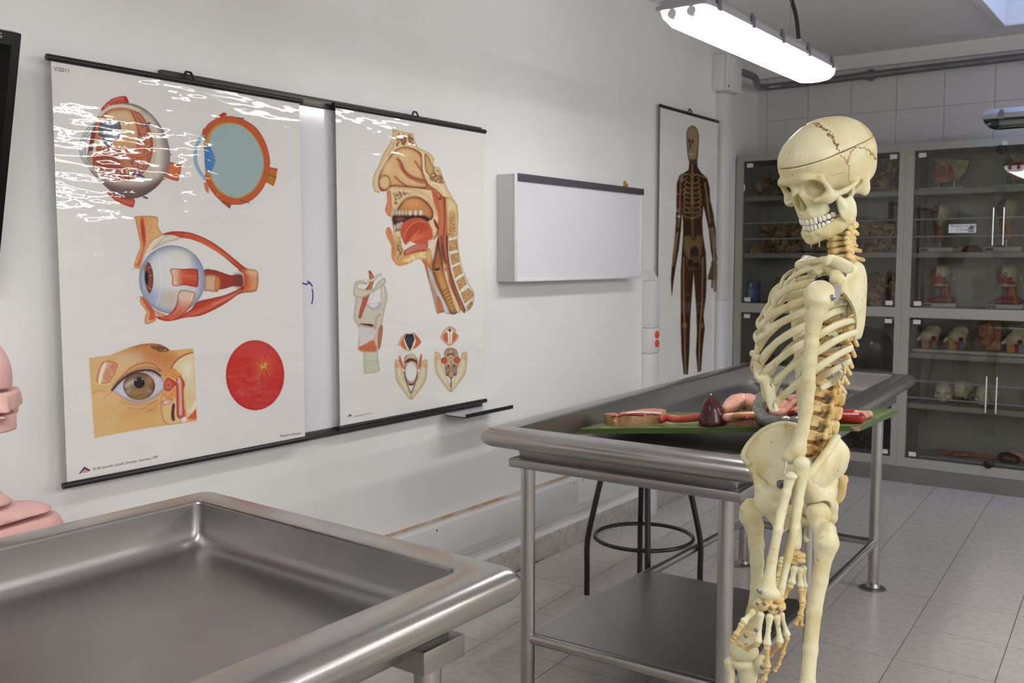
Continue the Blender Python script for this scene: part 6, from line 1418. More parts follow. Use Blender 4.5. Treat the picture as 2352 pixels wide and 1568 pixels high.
def vee(ox, oy, open_):
    k.fr(790+ox/4.6125, 600+oy/4.6125, 4.6125)
    for s_, pts in ((1, [(-172, -150), (-160, -180), (-120, -170), (-95, -110), (-70, 20), (-20, 110), (0, 180), (0, 260), (-30, 240), (-110, 120), (-160, 30)]), (-1, None)):
        P = [(-172, -150), (-160, -185), (-120, -170), (-95, -90), (-60, 20), (-15, 110), (0, 165), (0, 235), (-32, 215), (-110, 110), (-160, 20)]
        k.poly([(x*s_, y) for x, y in P], (216, 204, 166), edge=(186, 140, 90), ew=2.2); k.line([(-135*s_, -100), (-105*s_, 20), (-50*s_, 130)], 16, (232, 226, 196), .7, soft=1); k.ell(-150*s_, -120, 18, 30, (214, 150, 96), soft=2, alpha=.7)
    k.line([(-98, -120), (-60, 20), (-5, 145)], 12, PAPER); k.line([(98, -120), (60, 20), (5, 145)], 12, PAPER)
vee(712, 1225, True)
k.poly([(-75, -190), (-40, -235), (10, -240), (50, -215), (70, -170), (60, -80), (70, 0), (40, 60), (0, 80), (-40, 60), (-70, 0), (-68, -80)], (206, 176, 140), edge=(110, 60, 44), ew=2.5); k.ell(0, -55, 66, 108, PAPER, edge=(150, 120, 100), ew=1); k.poly([(-68, -150), (-40, -190), (0, -200), (50, -180), (66, -140), (40, -160), (0, -170), (-40, -155)], (104, 48, 38)); k.poly([(-70, -185), (-30, -240), (30, -240), (60, -190), (30, -205), (-30, -205)], (224, 216, 190), edge=(170, 160, 140)); k.poly([(-130, -215), (-115, -225), (-90, -150), (-70, -80), (-95, -100), (-125, -170)], (206, 104, 64)); k.poly([(115, -235), (98, -235), (80, -150), (66, -80), (96, -100), (114, -190)], (206, 104, 64)); k.line([(-30, 75), (0, 85), (30, 70)], 14, (100, 50, 40)); k.line([(-78, -60), (-40, 80), (-6, 170)], 9, (110, 60, 40)); k.line([(74, -60), (36, 80), (4, 170)], 9, (110, 60, 40))
vee(1132, 1145, False)
k.poly([(-60, -120), (-70, -180), (-40, -220), (10, -230), (60, -205), (78, -150), (90, -100), (70, -20), (40, 60), (0, 100), (-40, 50), (-68, -30)], (208, 170, 132), edge=(120, 60, 44), ew=2.5); k.poly([(-40, -150), (-30, -205), (20, -212), (50, -160), (30, -170), (-10, -175)], (228, 222, 204), edge=(130, 100, 80)); k.line([(-40, -145), (0, -165), (45, -145)], 14, (110, 50, 40)); k.ell(-70, -95, 32, 34, (208, 106, 66), edge=(170, 70, 44)); k.ell(66, -100, 34, 34, (208, 106, 66), edge=(170, 70, 44)); k.ell(-32, 10, 22, 60, (204, 196, 176), edge=(84, 50, 40), ew=3, rot=.12); k.ell(40, 5, 22, 62, (204, 196, 176), edge=(84, 50, 40), ew=3, rot=-.12); k.poly([(-18, -120), (22, -125), (10, -40), (8, 180), (0, 180), (0, -40)], (232, 230, 222), edge=(150, 130, 120)); k.line([(4, 80), (4, 190)], 9, (84, 60, 50))
k.build('vocal_fold_print', XP, chart2)
# ---- 9 whole body
k = Ink((1532, 282, 1656, 862), 1.0).fr(1500, 220, 2.378)
BR, BO = (82, 46, 26), (176, 140, 90)
k.poly([(183, 210), (190, 180), (215, 163), (240, 180), (250, 225), (247, 280), (243, 340), (225, 362), (200, 360), (190, 330), (184, 260)], (186, 148, 94), edge=(90, 58, 34), ew=1.6)
k.poly([(200, 350), (240, 345), (243, 390), (262, 420), (295, 450), (308, 500), (312, 570), (330, 650), (343, 740), (345, 850), (352, 900), (330, 920), (316, 840), (305, 730), (285, 640), (275, 600), (268, 680), (272, 760), (288, 860), (292, 1000), (288, 1100), (275, 1200), (282, 1270), (270, 1380), (262, 1500), (245, 1510), (235, 1400), (240, 1300), (238, 1200), (232, 1100), (222, 960), (214, 1060), (204, 1200), (200, 1300), (198, 1400), (190, 1520), (168, 1520), (156, 1400), (152, 1260), (152, 1100), (152, 960), (158, 850), (164, 760), (165, 690), (158, 640), (152, 730), (140, 840), (125, 920), (112, 1010), (102, 1095), (98, 1000), (104, 920), (115, 820), (125, 700), (128, 600), (130, 480), (145, 435), (195, 405)], BR, edge=(46, 26, 16), ew=1.2, sm=False, tex=.05)
for x, y in ((200, 245), (214, 248)): k.ell(x-4 if x < 205 else x, y, 7, 13, (92, 62, 40))
k.poly([(198, 262), (206, 258), (206, 285), (200, 290)], (70, 44, 30)); k.line([(194, 316), (208, 320), (222, 314)], 6, (214, 206, 196)); k.poly([(238, 300), (246, 270), (244, 330), (232, 345)], (140, 104, 64), alpha=.7)
k.line([(214, 365), (214, 430)], 12, (150, 116, 76)); k.line([(150, 436), (190, 428), (214, 440), (240, 430), (290, 450)], 6, BO)
for i in range(8):
    y = 455+i*27; w_ = 38+8*math.sin(i/7*2.6)+i*.6
    for s_ in (-1, 1): k.line([(214, y+18), (214+s_*w_*.5, y+22), (214+s_*w_, y+4), (214+s_*w_*.75, y-12)], 6.5, BO, .85)
k.line([(213, 440), (213, 560), (215, 600)], 14, (160, 132, 90)); k.line([(214, 600), (216, 700), (216, 780)], 14, (132, 104, 72), .8)
k.poly([(168, 770), (200, 760), (222, 790), (240, 760), (268, 765), (272, 800), (262, 870), (240, 890), (222, 860), (200, 890), (176, 870), (164, 810)], (150, 114, 70), edge=(100, 70, 42)); k.ell(226, 855, 24, 36, (62, 40, 34)); k.poly([(180, 890), (214, 880), (262, 885), (255, 940), (214, 950), (190, 940)], (120, 92, 66), alpha=.8); k.ell(205, 915, 16, 20, (58, 36, 24)); k.ell(238, 925, 18, 18, (64, 38, 24))
for p in ([(168, 880), (166, 1000), (168, 1150), (172, 1240)], [(272, 880), (270, 1000), (266, 1150), (258, 1240)], [(172, 1270), (174, 1400), (178, 1515)], [(256, 1270), (252, 1400), (252, 1505)], [(150, 470), (146, 600), (138, 720)], [(136, 740), (120, 860), (108, 930)], [(282, 470), (300, 600), (312, 700)], [(314, 720), (328, 830), (336, 910)], [(128, 750), (112, 870)], [(324, 720), (338, 830)]): k.line(p, 9, BO, .9)
k.ell(172, 1252, 12, 18, BO); k.ell(262, 1255, 14, 20, (160, 112, 64)); k.ell(156, 455, 12, 18, (150, 140, 140))
k.poly([(320, 905), (346, 905), (355, 960), (352, 1000), (300, 1000), (318, 950)], (110, 84, 52))
for p in ([(320, 930), (305, 985)], [(328, 960), (322, 1050)], [(336, 965), (335, 1068)], [(345, 965), (345, 1066)], [(352, 955), (355, 1035)]): k.line(p, 8, (116, 90, 56))
k.line([(62, 80), (70, 82)], 4, (60, 60, 60))
k.build('body_print', X3+.0004, chart3, .86)
# ================================================================ digestive tract model on its green board
m_green = mat('green_board', rgb(116, 134, 74), .18, c2=rgb(104, 122, 64), scale=12); m_gedge = mat('green_edge', rgb(74, 96, 40), .45)
m_pink = mat('model_pink', rgb(222, 168, 146), .22, c2=rgb(208, 146, 126), scale=20); m_skin = mat('model_skin', rgb(216, 172, 134), .35, c2=rgb(200, 150, 112), scale=24)
m_liver = mat('model_liver', rgb(74, 26, 28), .22); m_mred = mat('model_red', rgb(168, 50, 44), .25, c2=rgb(140, 36, 34), scale=30); m_colon = mat('model_colon', rgb(112, 112, 106), .2, c2=rgb(96, 96, 92), scale=30)
m_oes = mat('model_oesophagus', rgb(186, 84, 66), .35); m_cutred = mat('model_cut', rgb(212, 150, 112), .35, c2=rgb(186, 84, 64), scale=40, lo=.45, hi=.6)
m_yel = mat('model_yellow', rgb(186, 130, 70), .35)
BA = np.array([.835, 2.855, .868]); BB = np.array([1.715, 3.105, .9335]); BC = np.array([1.722, 3.54, .9335]); BD = BA+BC-BB
bn = np.cross(BB-BA, BC-BB); bn /= np.linalg.norm(bn); e1 = (BB-BA)/np.linalg.norm(BB-BA); e2 = np.cross(bn, e1)
def H(x, y, h): d = ray(x, y); o = BA+bn*h; return CAM+d*(((o-CAM)@bn)/(d@bn))
dm = thing('digestive_model', 'digestive tract model on a green board laid across the far steel table', 'model', tuple((BA+BC)/2))
MB().hexa([p-bn*.0195 for p in (BA, BB, BC, BD)], [p-bn*.003 for p in (BA, BB, BC, BD)]).build('board_core', m_gedge, dm)
MB().hexa([p-bn*.003 for p in (BA, BB, BC, BD)], [BA, BB, BC, BD]).build('board', m_green, dm, bevel=.001)
MB().add([BB-bn*.004-e1*.03-e2*.0005, BB-bn*.004+e1*.0005-e2*.0005, BB-bn*.004+e1*.0005+e2*.01, BB-bn*.019-e1*.012-e2*.0005, BB-bn*.019+e1*.0005-e2*.0005], [(0, 1, 4, 3), (1, 2, 4)]).build('chipped_corner', mat('raw_wood', rgb(176, 146, 104), .8), dm)
# head part
fr_ = [H(*p, .0) for p in ((1388, 970), (1398, 973), (1406, 975), (1414, 977), (1422, 975), (1432, 976), (1442, 976), (1456, 975), (1474, 973), (1492, 972), (1508, 972), (1521, 972))]
dpt = [.02, .05, .055, .05, .06, .06, .075, .09, .10, .10, .09, .08]; hh = [.030, .034, .036, .034, .038, .040, .042, .042, .042, .041, .040, .038]
V = []; n = len(fr_)
for p, d_, h_ in zip(fr_, dpt, hh): V += [p, p+bn*h_*.8-e2*.002, p+bn*h_, p+bn*h_+e2*d_, p+e2*d_]
f_ = [(i*5+q, i*5+(q+1) % 5, (i+1)*5+(q+1) % 5, (i+1)*5+q) for i in range(n-1) for q in range(5)]+[tuple(range(5)), tuple((n-1)*5+q for q in range(5))]
hd_ = MB().add(V, f_).build('head_section', m_skin, dm, ang=50)
MB().add(sum([[p+bn*(h_+.0006)+e2*d_*.12, p+bn*(h_+.0006)+e2*d_*.92] for p, d_, h_ in list(zip(fr_, dpt, hh))[1:]], []), [(2*i, 2*i+1, 2*i+3, 2*i+2) for i in range(n-2)]).build('cut_face', m_cutred, hd_)
bone('neck_cut', [('c', H(1518, 964, .022), H(1529, 960, .024), .013, .012)], m_mred, h=.003, parent=hd_)
MB().ell(H(1412, 968, .018), (.006,)*3).build('pin', m_skin, hd_)
for a_, b_, w_ in (((1430, 952), (1478, 953), .010), ((1486, 951), (1515, 953), .007), ((1405, 957), (1424, 955), .008)):
    MB().tube(crom([H(*a_, .040), H((a_[0]+b_[0])/2, (a_[1]+b_[1])/2-1, .044), H(*b_, .041)], 6), w_*.5, 8, flat=w_, up=bn).build('tongue_muscle', m_mred, hd_)
MB().tube(crom([H(1440, 948, .042), H(1480, 947, .044), H(1518, 949, .042)], 6), .003, 8, flat=.006, up=bn).build('palate_ridge', m_tooth, hd_)
W = [H(1528, 958, .026), H(1545, 961, .022), H(1562, 962, .018), H(1585, 960, .022), H(1610, 957, .026), H(1640, 954, .03)]
MB().tube(crom(W, 6), .0135, 14).build('oesophagus', m_oes, dm)
# liver: upright wedge
lb = H(1634, 980, 0.0); lf = Field(lb-.09, lb+np.array([.09, .09, .13]), .003)
lf.d = lf.cap(lb+bn*.012+e2*.03, lb+bn*.062+e2*.03+e1*-.002, .043, .028); lf.add(lf.cap(lb+bn*.06+e2*.03, lb+bn*.100+e2*.03-e1*.001, .028, .007), .02)
lf.add(lf.ell(lb+bn*.02+e2*.035, (.042, .036, .05)), .02); lf.isect(-lf.plane(lb+bn*.001, bn), .002); lf.sub(lf.cap(lb+bn*.115+e1*.03+e2*.01, lb+bn*.03+e1*.075+e2*.01, .026, .026), .008)
V, Fq = lf.mesh(1); lv = npobj('liver', V, Fq, m_liver, dm)
MB().ell(lb+bn*.104+e2*.026, (.004, .004, .004)).build('magnet', m_chrome, lv)
# stomach and duodenum
st_ = [H(1668, 940, .045), H(1690, 925, .05), H(1715, 922, .05), H(1740, 930, .045), H(1750, 945, .035)]
bone('stomach', chain(list(resample(crom(st_, 5), 12)), [.014, .020, .025, .028, .030, .030, .030, .029, .027, .024, .02, .018]), m_pink, h=.003, parent=dm)
bone('pylorus', [('e', H(1672, 940, .04), (.017,)*3), ('e', H(1662, 936, .045), (.010,)*3)], m_pink, h=.003, parent=dm)
for a_, b_ in (((1680, 920), (1692, 912)), ((1702, 930), (1712, 922))):
    MB().tube([H(*a_, .066), H(*b_, .07)], .006, 6, flat=.002, up=bn).build('bile_duct', m_colon, dm)
bone('duodenum', [('c', H(1662, 966, .012), H(1738, 968, .012), .020, .022), ('c', H(1668, 958, .03), H(1735, 955, .03), .014, .016), ('x', H(1708, 952, .042), (.034, .02, .012), np.stack([e1, e2, bn], 1), .003)], m_pink, h=.003, parent=dm)
MB().tube([H(1684, 955, .036), H(1736, 955, .036)], .009, 10, flat=.006, up=bn).build('gall_bladder', m_yel, dm)
bone('duct_cluster', [('e', H(1700, 958, .03), (.012, .008, .009)), ('e', H(1715, 960, .03), (.012, .008, .008)), ('e', H(1728, 958, .03), (.01, .008, .009))], m_mred, h=.0025, parent=dm)
# large intestine, segmented
lp = [H(1790, 905, .075), H(1765, 905, .068), H(1748, 918, .058), H(1743, 935, .045), H(1746, 953, .032), H(1760, 967, .026), H(1785, 971, .026), H(1812, 972, .026), H(1842, 972, .026), H(1880, 970, .026), H(1915, 960, .026)]
P = resample(crom(lp, 8), 120); rr = .0245+.0035*np.abs(np.sin(np.linspace(0, 17*math.pi, 120)))-.003
MB().tube(P, rr, 16).build('large_intestine', m_colon, dm, ang=180)
MB().tube([H(1798, 950, .045), H(1815, 949, .046), H(1845, 948, .046)], .011, 8, flat=.006, up=bn).build('colon_opening', m_mred, dm)
# small intestine coils
rs = np.random.default_rng(3); co = []
cpts = [(1768, 928), (1785, 918), (1800, 925), (1788, 938), (1775, 946), (1800, 944), (1815, 932), (1830, 922), (1815, 914), (1842, 915), (1850, 930), (1832, 942), (1855, 945), (1870, 930), (1862, 915), (1880, 918), (1885, 938)]
for k_, (dx, dh) in enumerate(((0, .058), (6, .040), (-4, .022))):
    W = [H(x+dx, y+6*k_, dh+.004*rs.normal()) for x, y in cpts]; MB().tube(crom(W, 7), .0125, 12).build('small_intestine', m_pink, dm, ang=180)
# rectum
bone('rectum', [('c', H(1900, 958, .018), H(1975, 960, .018), .017, .0185), ('c', H(1930, 948, .022), H(1968, 950, .022), .014, .015)], m_mred, h=.003, parent=dm)
bone('rectum_end', [('c', H(1970, 956, .018), H(1988, 952, .016), .02, .015), ('e', H(1994, 951, .014), (.016, .016, .013))], m_pink, h=.003, parent=dm)

# ================================================================ sliced torso manikin at the left edge
m_man = mat('manikin_skin', rgb(228, 182, 176), .38, c2=rgb(220, 170, 162), scale=10); m_cutw = mat('manikin_cut', rgb(150, 110, 84), .6, c2=rgb(96, 66, 44), scale=30)
mc = np.array([.42, .985, 0.])
mk = thing('sliced_torso_model', 'pink torso manikin cut in slices, partly seen at the left edge', 'model', (mc[0], mc[1], .45))
WL[mk.name] = np.array((mc[0], mc[1], .45))
hf = Field((-.13, -.16, .98), (.15, .16, 1.34), .004)
hf.d = hf.ell((0, 0, 1.20), (.088, .076, .095)); hf.add(hf.ell((.02, 0, 1.12), (.07, .064, .085)), .03); hf.add(hf.ell((.045, 0, 1.075), (.045, .045, .04)), .03)
hf.add(hf.cap((.075, 0, 1.16), (.098, 0, 1.125), .010, .014), .015); hf.add(hf.cap((-.02, 0, 1.10), (-.03, 0, .95), .05, .055), .03)
for s_ in (1, -1): hf.add(hf.ell((-.01, s_*.080, 1.135), (.022, .014, .034)), .012)
full = hf.d.copy(); cuts = [(1.175, 1.40), (1.127, 1.168), (1.082, 1.120), (.94, 1.052)]
sh = [(0, .030), (.0, .046), (0, .040), (0, .01)]
for (a_, b_), (dx, dy) in zip(cuts, sh):
    hf.d = full.copy(); hf.isect(-hf.plane((0, 0, a_), (0, 0, 1)), .002); hf.isect(hf.plane((0, 0, b_), (0, 0, 1)), .002)
    if not (hf.d < 0).any(): continue
    V, Fq = hf.mesh(1); npobj('head_slice', V+np.array([mc[0]+dx, mc[1]+dy, 0]), Fq, m_man, mk, ang=60)
tf = Field((-.16, -.26, .40), (.18, .26, 1.02), .006)
tf.d = tf.ell((0, 0, .66), (.105, .165, .30)); tf.add(tf.cap((0, -.135, .835), (0, .135, .835), .068, .068), .05); tf.add(tf.cap((-.02, 0, .90), (-.02, 0, 1.0), .07, .05), .05)
for s_ in (1, -1): tf.add(tf.ell((0, s_*.165, .80), (.06, .055, .075)), .03)
full = tf.d.copy()
for a_, b_ in ((.45, .868), (.876, .905), (.912, .945)):
    tf.d = full.copy(); tf.isect(-tf.plane((0, 0, a_), (0, 0, 1)), .002); tf.isect(tf.plane((0, 0, b_), (0, 0, 1)), .002)
    V, Fq = tf.mesh(1); npobj('torso_slice', V+np.array([mc[0], mc[1], 0]), Fq, m_man, mk, ang=60)
for z_, r_, o_ in ((.8715, .055, 0), (.9085, .05, 0), (1.0675, .03, 0), (1.1235, .045, .02), (1.1715, .055, .02)):
    MB().lathe([(0, -.007), (r_, -.007), (r_, .007), (0, .007)], (mc[0]-.01, mc[1]+o_, z_), 24).build('slice_spacer', m_cutw, mk)
t = thing('model_pedestal', 'plain wooden pedestal under the sliced torso manikin', 'pedestal', (mc[0], mc[1], 0))
MB().box((mc[0]-.17, mc[1]-.22, .42), (mc[0]+.17, mc[1]+.22, .45)).build('top_plate', mat('pedestal_wood', rgb(150, 116, 80), .5), t, bevel=.003)
for sx in (-1, 1):
    for sy in (-1, 1): MB().box((mc[0]+sx*.145-.02, mc[1]+sy*.195-.02, 0), (mc[0]+sx*.145+.02, mc[1]+sy*.195+.02, .42)).build('leg', MATS['pedestal_wood'], t)
# ================================================================ contents of the cabinets
def painted(name, rough=.4):
    M = bpy.data.materials.new(name); M.use_nodes = True; N = M.node_tree.nodes; b = N['Principled BSDF']; b.inputs['Roughness'].default_value = rough
    a = N.new('ShaderNodeAttribute'); a.attribute_name = 'Col'; M.node_tree.links.new(a.outputs['Color'], b.inputs['Base Color']); return M
m_paint = painted('painted_plaster')
def paint(me, fn):
    n = len(me.vertices); V = np.empty(n*3, np.float32); me.vertices.foreach_get('co', V); V = V.reshape(-1, 3)
    C = np.array(fn(V), float)/255.; C = np.where(C <= .04045, C/12.92, ((C+.055)/1.055)**2.4)
    at = me.color_attributes.new('Col', 'FLOAT_COLOR', 'POINT'); at.data.foreach_set('color', np.c_[C, np.ones(n)].astype(np.float32).ravel())
def sel(n, base): return np.tile(np.array(base, float), (n, 1))
YS = 6.80
m_base = mat('model_base_white', rgb(206, 206, 202), .45); m_print2 = mat('base_print', rgb(70, 70, 72), .6); m_rodm = mat('model_rod', rgb(190, 186, 170), .35, .6)
def put(o, x, z, y=YS, rz=0., s=1.): o.location = (x, y, z); o.rotation_euler = (0, 0, rz); o.scale = (s, s, s); return o
def obj_at(name, me, parent, loc=(0, 0, 0)):
    o = bpy.data.objects.new(name, me); COL.objects.link(o); o.parent = parent; o.location = loc
    return o
# ---- nose sections on rods (local frame: X right, Y away from the viewer, Z up)
def cp2(x, y): p = on(2080+x/5.6, 320+y/5.6, 1, YS); return p[0], p[2]
def nose_model(label):
    t = thing('nose_section_model', label, 'model', (0, 0, 0), 'nose section models on rods')
    x0 = cp2(470, 640)[0]; z0 = 1.906
    def slab(name, pts, y0, y1, mt, par):
        P = [(cp2(*p)[0]-x0, y0, cp2(*p)[1]-z0) for p in pts]; return MB().prism(P, (0, y1-y0, 0)).build(name, mt, par, bevel=.0015)
    m_pl = mat('plaster_beige', rgb(178, 166, 138), .6, c2=rgb(150, 136, 108), scale=30)
    b = slab('bone_block', [(365, 235), (815, 268), (800, 360), (760, 430), (700, 480), (690, 515), (640, 520), (560, 545), (545, 555), (370, 580), (375, 520), (345, 495), (305, 485), (310, 460), (370, 380), (380, 330)], 0, .05, m_pl, t)
    slab('nasal_cavity', [(318, 470), (380, 375), (450, 345), (520, 340), (530, 420), (510, 470), (400, 485)], -.006, .0, m_mred, b)
    slab('pharynx', [(540, 320), (600, 340), (620, 420), (635, 520), (570, 535), (560, 490), (540, 430)], -.005, .0, m_mred, b)
    slab('palate', [(400, 520), (430, 495), (540, 485), (545, 530), (420, 550)], -.006, .0, mat('palate_pink', rgb(206, 130, 100), .5), b)
    slab('sinus', [(370, 280), (410, 330), (400, 345), (375, 335)], -.004, .0, m_mred, b)
    slab('septum', [(522, 330), (535, 330), (545, 430), (530, 430)], -.007, 0, mat('cartilage_model', rgb(200, 186, 150), .5), b)
    for x in (412, 612):
        a, c = cp2(x, 560), cp2(x, 640); MB().tube([(a[0]-x0, .02, .010), (a[0]-x0, .02, a[1]-z0+.02)], .004, 8).build('rod', m_rodm, t)
    a, c = cp2(185, 650), cp2(755, 630); MB().box((a[0]-x0, -.06, 0), (c[0]-x0, .10, .016)).build('base', m_base, t, bevel=.002)
    return t, x0
t, x0 = nose_model('red and beige nose section on two rods, left on the top shelf'); put(t, x0, 1.906)
t2 = copy_tree(t); tag(t2, 'red and beige nose section on two rods, cut by the right picture edge', 'model', 'nose section models on rods'); put(t2, x0+.445, 1.906)
# ---- half skull and neck models
f = Field((-.09, -.10, -.02), (.09, .10, .24), .004)
f.d = f.ell((0, .01, .165), (.056, .07, .058)); f.add(f.ell((.004, -.03, .12), (.036, .04, .04)), .02)
for s_ in (1, -1): f.sub(f.ell((s_*.022, -.066, .142), (.014, .022, .013)), .004)
f.sub(f.ell((0, -.075, .12), (.008, .02, .011)), .003)
V, Fq = f.mesh(1); skn_me = npmesh('half_skull', V, Fq)
paint(skn_me, lambda V: np.where((V[:, :1] > 0) | (np.abs(V[:, :1]) < .0), np.array([[206, 196, 160.]]), np.array([[112, 84, 70.]]))*np.where((V[:, 0] < -.03) & (V[:, 2] < .17), np.array([1.1, .35, .35])[:, None], 1.).T)
skn_me.materials.append(m_paint)
def skull_neck(label):
    t = thing('skull_neck_model', label, 'model', (0, 0, 0), 'half skull and neck models')
    o = obj_at('skull', skn_me, t)
    for i in range(6):
        MB().ell((.010, .0, .082-i*.0135), (.020, .022, .0075), 14, 8).build('neck_vertebra', m_boneb, t)
    MB().tube(crom([(-.025, .0, .12), (-.018, 0, .06), (-.012, 0, .005)], 5), [.016]*5+[.012]*6, 10).build('neck_muscle', m_mred, t)
    MB().tube([(0, 0, -.036), (0, 0, .01)], .004, 8).build('rod', m_rodm, t)
    MB().box((-.10, -.06, -.062), (.085, .06, -.036)).build('base', m_base, t, bevel=.002)
    MB().box((-.092, -.0612, -.056), (-.05, -.0602, -.042)).build('base_label', m_print2, t)
    return t
p = on(2158, 578, 1, YS); t = skull_neck('half red half ivory skull on a neck column, left on the second shelf'); put(t, p[0], 1.5065+.062, s=1.12)
p = on(2310, 578, 1, YS); t2 = copy_tree(t); tag(t2, 'half red half ivory skull on a neck column behind the door handles', 'model', 'half skull and neck models'); put(t2, p[0], 1.5065+.062, s=1.18)
for o in (t, t2): o.location.z = 1.5065+.0625*o.scale[0]
def brain(x, y, s_, label):
    f = Field((-.07, -.05, -.005), (.07, .05, .06), .004); f.d = f.ell((0, 0, .012), (.058, .042, .036)); f.isect(-f.plane((0, 0, 0), (0, 0, 1)))
    V, Fq = f.mesh(1); o = nptop('brain_cap_model', V*s_+np.array([x, y, 1.5065]), Fq, mat('brain_red', rgb(104, 40, 36), .5, c2=rgb(130, 66, 54), scale=60, bump=.8, bscale=90), label, 'model', 'dark red dome models'); return o
brain(on(2232, 575, 1, 6.84)[0], 6.84, 1.0, 'dark red dome-shaped model between the two skull models'); brain(on(2296, 575, 1, 6.86)[0], 6.87, .95, 'dark red dome-shaped model behind the right skull model')
p = on(2203, 575, 1, 6.74)
top('tooth_shaped_fragment', MB().prism([(p[0]-.03, 6.74, 1.507), (p[0]+.012, 6.74, 1.507), (p[0]+.03, 6.74, 1.545), (p[0]+.012, 6.74, 1.538), (p[0]+.002, 6.74, 1.56), (p[0]-.01, 6.74, 1.53), (p[0]-.05, 6.74, 1.535)], (0, .012, 0)), mat('plaster_pale', rgb(178, 168, 140), .6), 'small pale pointed fragment lying beside the dark red dome', 'model', bevel=.001)
# sign on the glass
a, b = on(2178, 535, 1, YF), on(2242, 514, 1, YF)
sg = thing('cabinet_sign', 'small white paper sign with black lettering on the cabinet glass', 'sign', (a[0], YF+.006, a[2]))
MB().box((a[0], YF+.0068, a[2]), (b[0], YF+.0075, b[2])).build('paper', m_label, sg)
text('lettering', 'Modelos de Cráneo', .0215, (a[0]+.012, YF+.0064, a[2]+.036), (1, 0, 0), (0, 0, 1), m_print2, sg); text('lettering', 'y Cerebro', .0215, (a[0]+.045, YF+.0064, a[2]+.014), (1, 0, 0), (0, 0, 1), m_print2, sg)
cxs, czs = b[0]-.028, (a[2]+b[2])/2
MB().prism([(cxs-.014, YF+.0062, czs-.008), (cxs+.014, YF+.0062, czs-.008), (cxs+.017, YF+.0062, czs+.006), (cxs+.008, YF+.0062, czs+.014), (cxs, YF+.0062, czs+.02), (cxs-.008, YF+.0062, czs+.014), (cxs-.017, YF+.0062, czs+.006)], (0, .0004, 0)).build('crest_emblem', mat('emblem_grey', rgb(110, 110, 116), .6), sg)
MB().box((cxs-.016, YF+.0062, czs-.022), (cxs+.016, YF+.0066, czs-.013)).build('crest_base', MATS['emblem_grey'], sg)
p = on(2308, 328, 1, YF-.002); sg = thing('number_label', 'tiny white number label on the cabinet top rail', 'label', (p[0], YF-.001, p[2]-.012))
MB().box((p[0]-.014, YF-.0016, p[2]-.012), (p[0]+.014, YF-.0008, p[2]+.012)).build('paper', m_label, sg); text('lettering', '11', .02, (p[0]-.009, YF-.002, p[2]-.007), (1, 0, 0), (0, 0, 1), m_print2, sg)
# ---- muscle heads
f = Field((-.10, -.12, -.01), (.10, .12, .27), .004)
f.d = f.ell((-.005, .015, .20), (.064, .08, .056)); f.add(f.ell((-.012, -.03, .165), (.05, .05, .06)), .02); f.add(f.ell((-.02, -.062, .16), (.014, .018, .014)), .012)
f.add(f.ell((-.012, -.04, .125), (.036, .042, .024)), .012); f.add(f.cap((.012, .02, .13), (.016, .02, .03), .04, .044), .02); f.add(f.ell((.01, .01, .02), (.088, .065, .030)), .02)
f.isect(-f.plane((0, 0, .0), (0, 0, 1)), .002); f.isect(f.plane((0, .0, .245), (0, .25, 1.)), .003); f.sub(f.ell((-.012, -.078, .188), (.012, .016, .010)), .004); f.add(f.ell((.072, .03, .165), (.014, .02, .02)), .008)
V, Fq = f.mesh(1); mh_me = npmesh('muscle_head', V, Fq)
def mh_col(V):
    n = len(V); C = sel(n, (150, 40, 38)); x, y, z = V.T
    C[(x > -.03) & (z > .145) & (y < .06)] = (206, 196, 156); C[(z > .215) & (y > .0) & (x > .02)] = (150, 44, 42); C[(x < -.045) & (z > .14)] = (146, 44, 42); C[(z < .175) & (z > .128) & (x < .03) & (y < -.02)] = (156, 52, 44); C[(z < .128) & (z > .112) & (y < .0)] = (206, 196, 156); C[(x > .045) & (z > .13) & (z < .19)] = (196, 178, 136)
    C[(np.hypot(x+.012, z-.188) < .014) & (y < -.03)] = (120, 46, 42); C[(np.abs(x-.03+(.12-z)*-.2) < .006) & (z < .12)] = (190, 120, 60); C[(np.abs(x+.02) < .010) & (z < .10) & (z > .05)] = (140, 146, 156); C[(z < .02) & (np.abs(np.sin(x*60)) > .7)] = (58, 60, 100)
    return C
paint(mh_me, mh_col); mh_me.materials.append(m_paint)
def muscle_head(label):
    t = thing('muscle_head_model', label, 'model', (0, 0, 0), 'red muscle head models'); obj_at('bust', mh_me, t, (0, 0, .026)); 
    for x in (-.012,): MB().ell((x, -.064, .214), (.008,)*3, 12, 8).build('eyeball', m_tooth, t)
    MB().box((-.11, -.08, 0), (.095, .08, .026)).build('base', m_base, t, bevel=.002); MB().box((-.105, -.0812, .006), (-.055, -.0802, .02)).build('base_label', m_print2, t); return t
p = on(2160, 705, 1, YS); t = muscle_head('red muscle head bust on a white base, left on the middle rail'); put(t, p[0], 1.151, YS, .18, .98)
p = on(2312, 708, 1, YS); t2 = copy_tree(t); tag(t2, 'red muscle head bust on a white base, behind the glass door lock', 'model', 'red muscle head models'); put(t2, p[0], 1.151, YS, .1, 1.0)
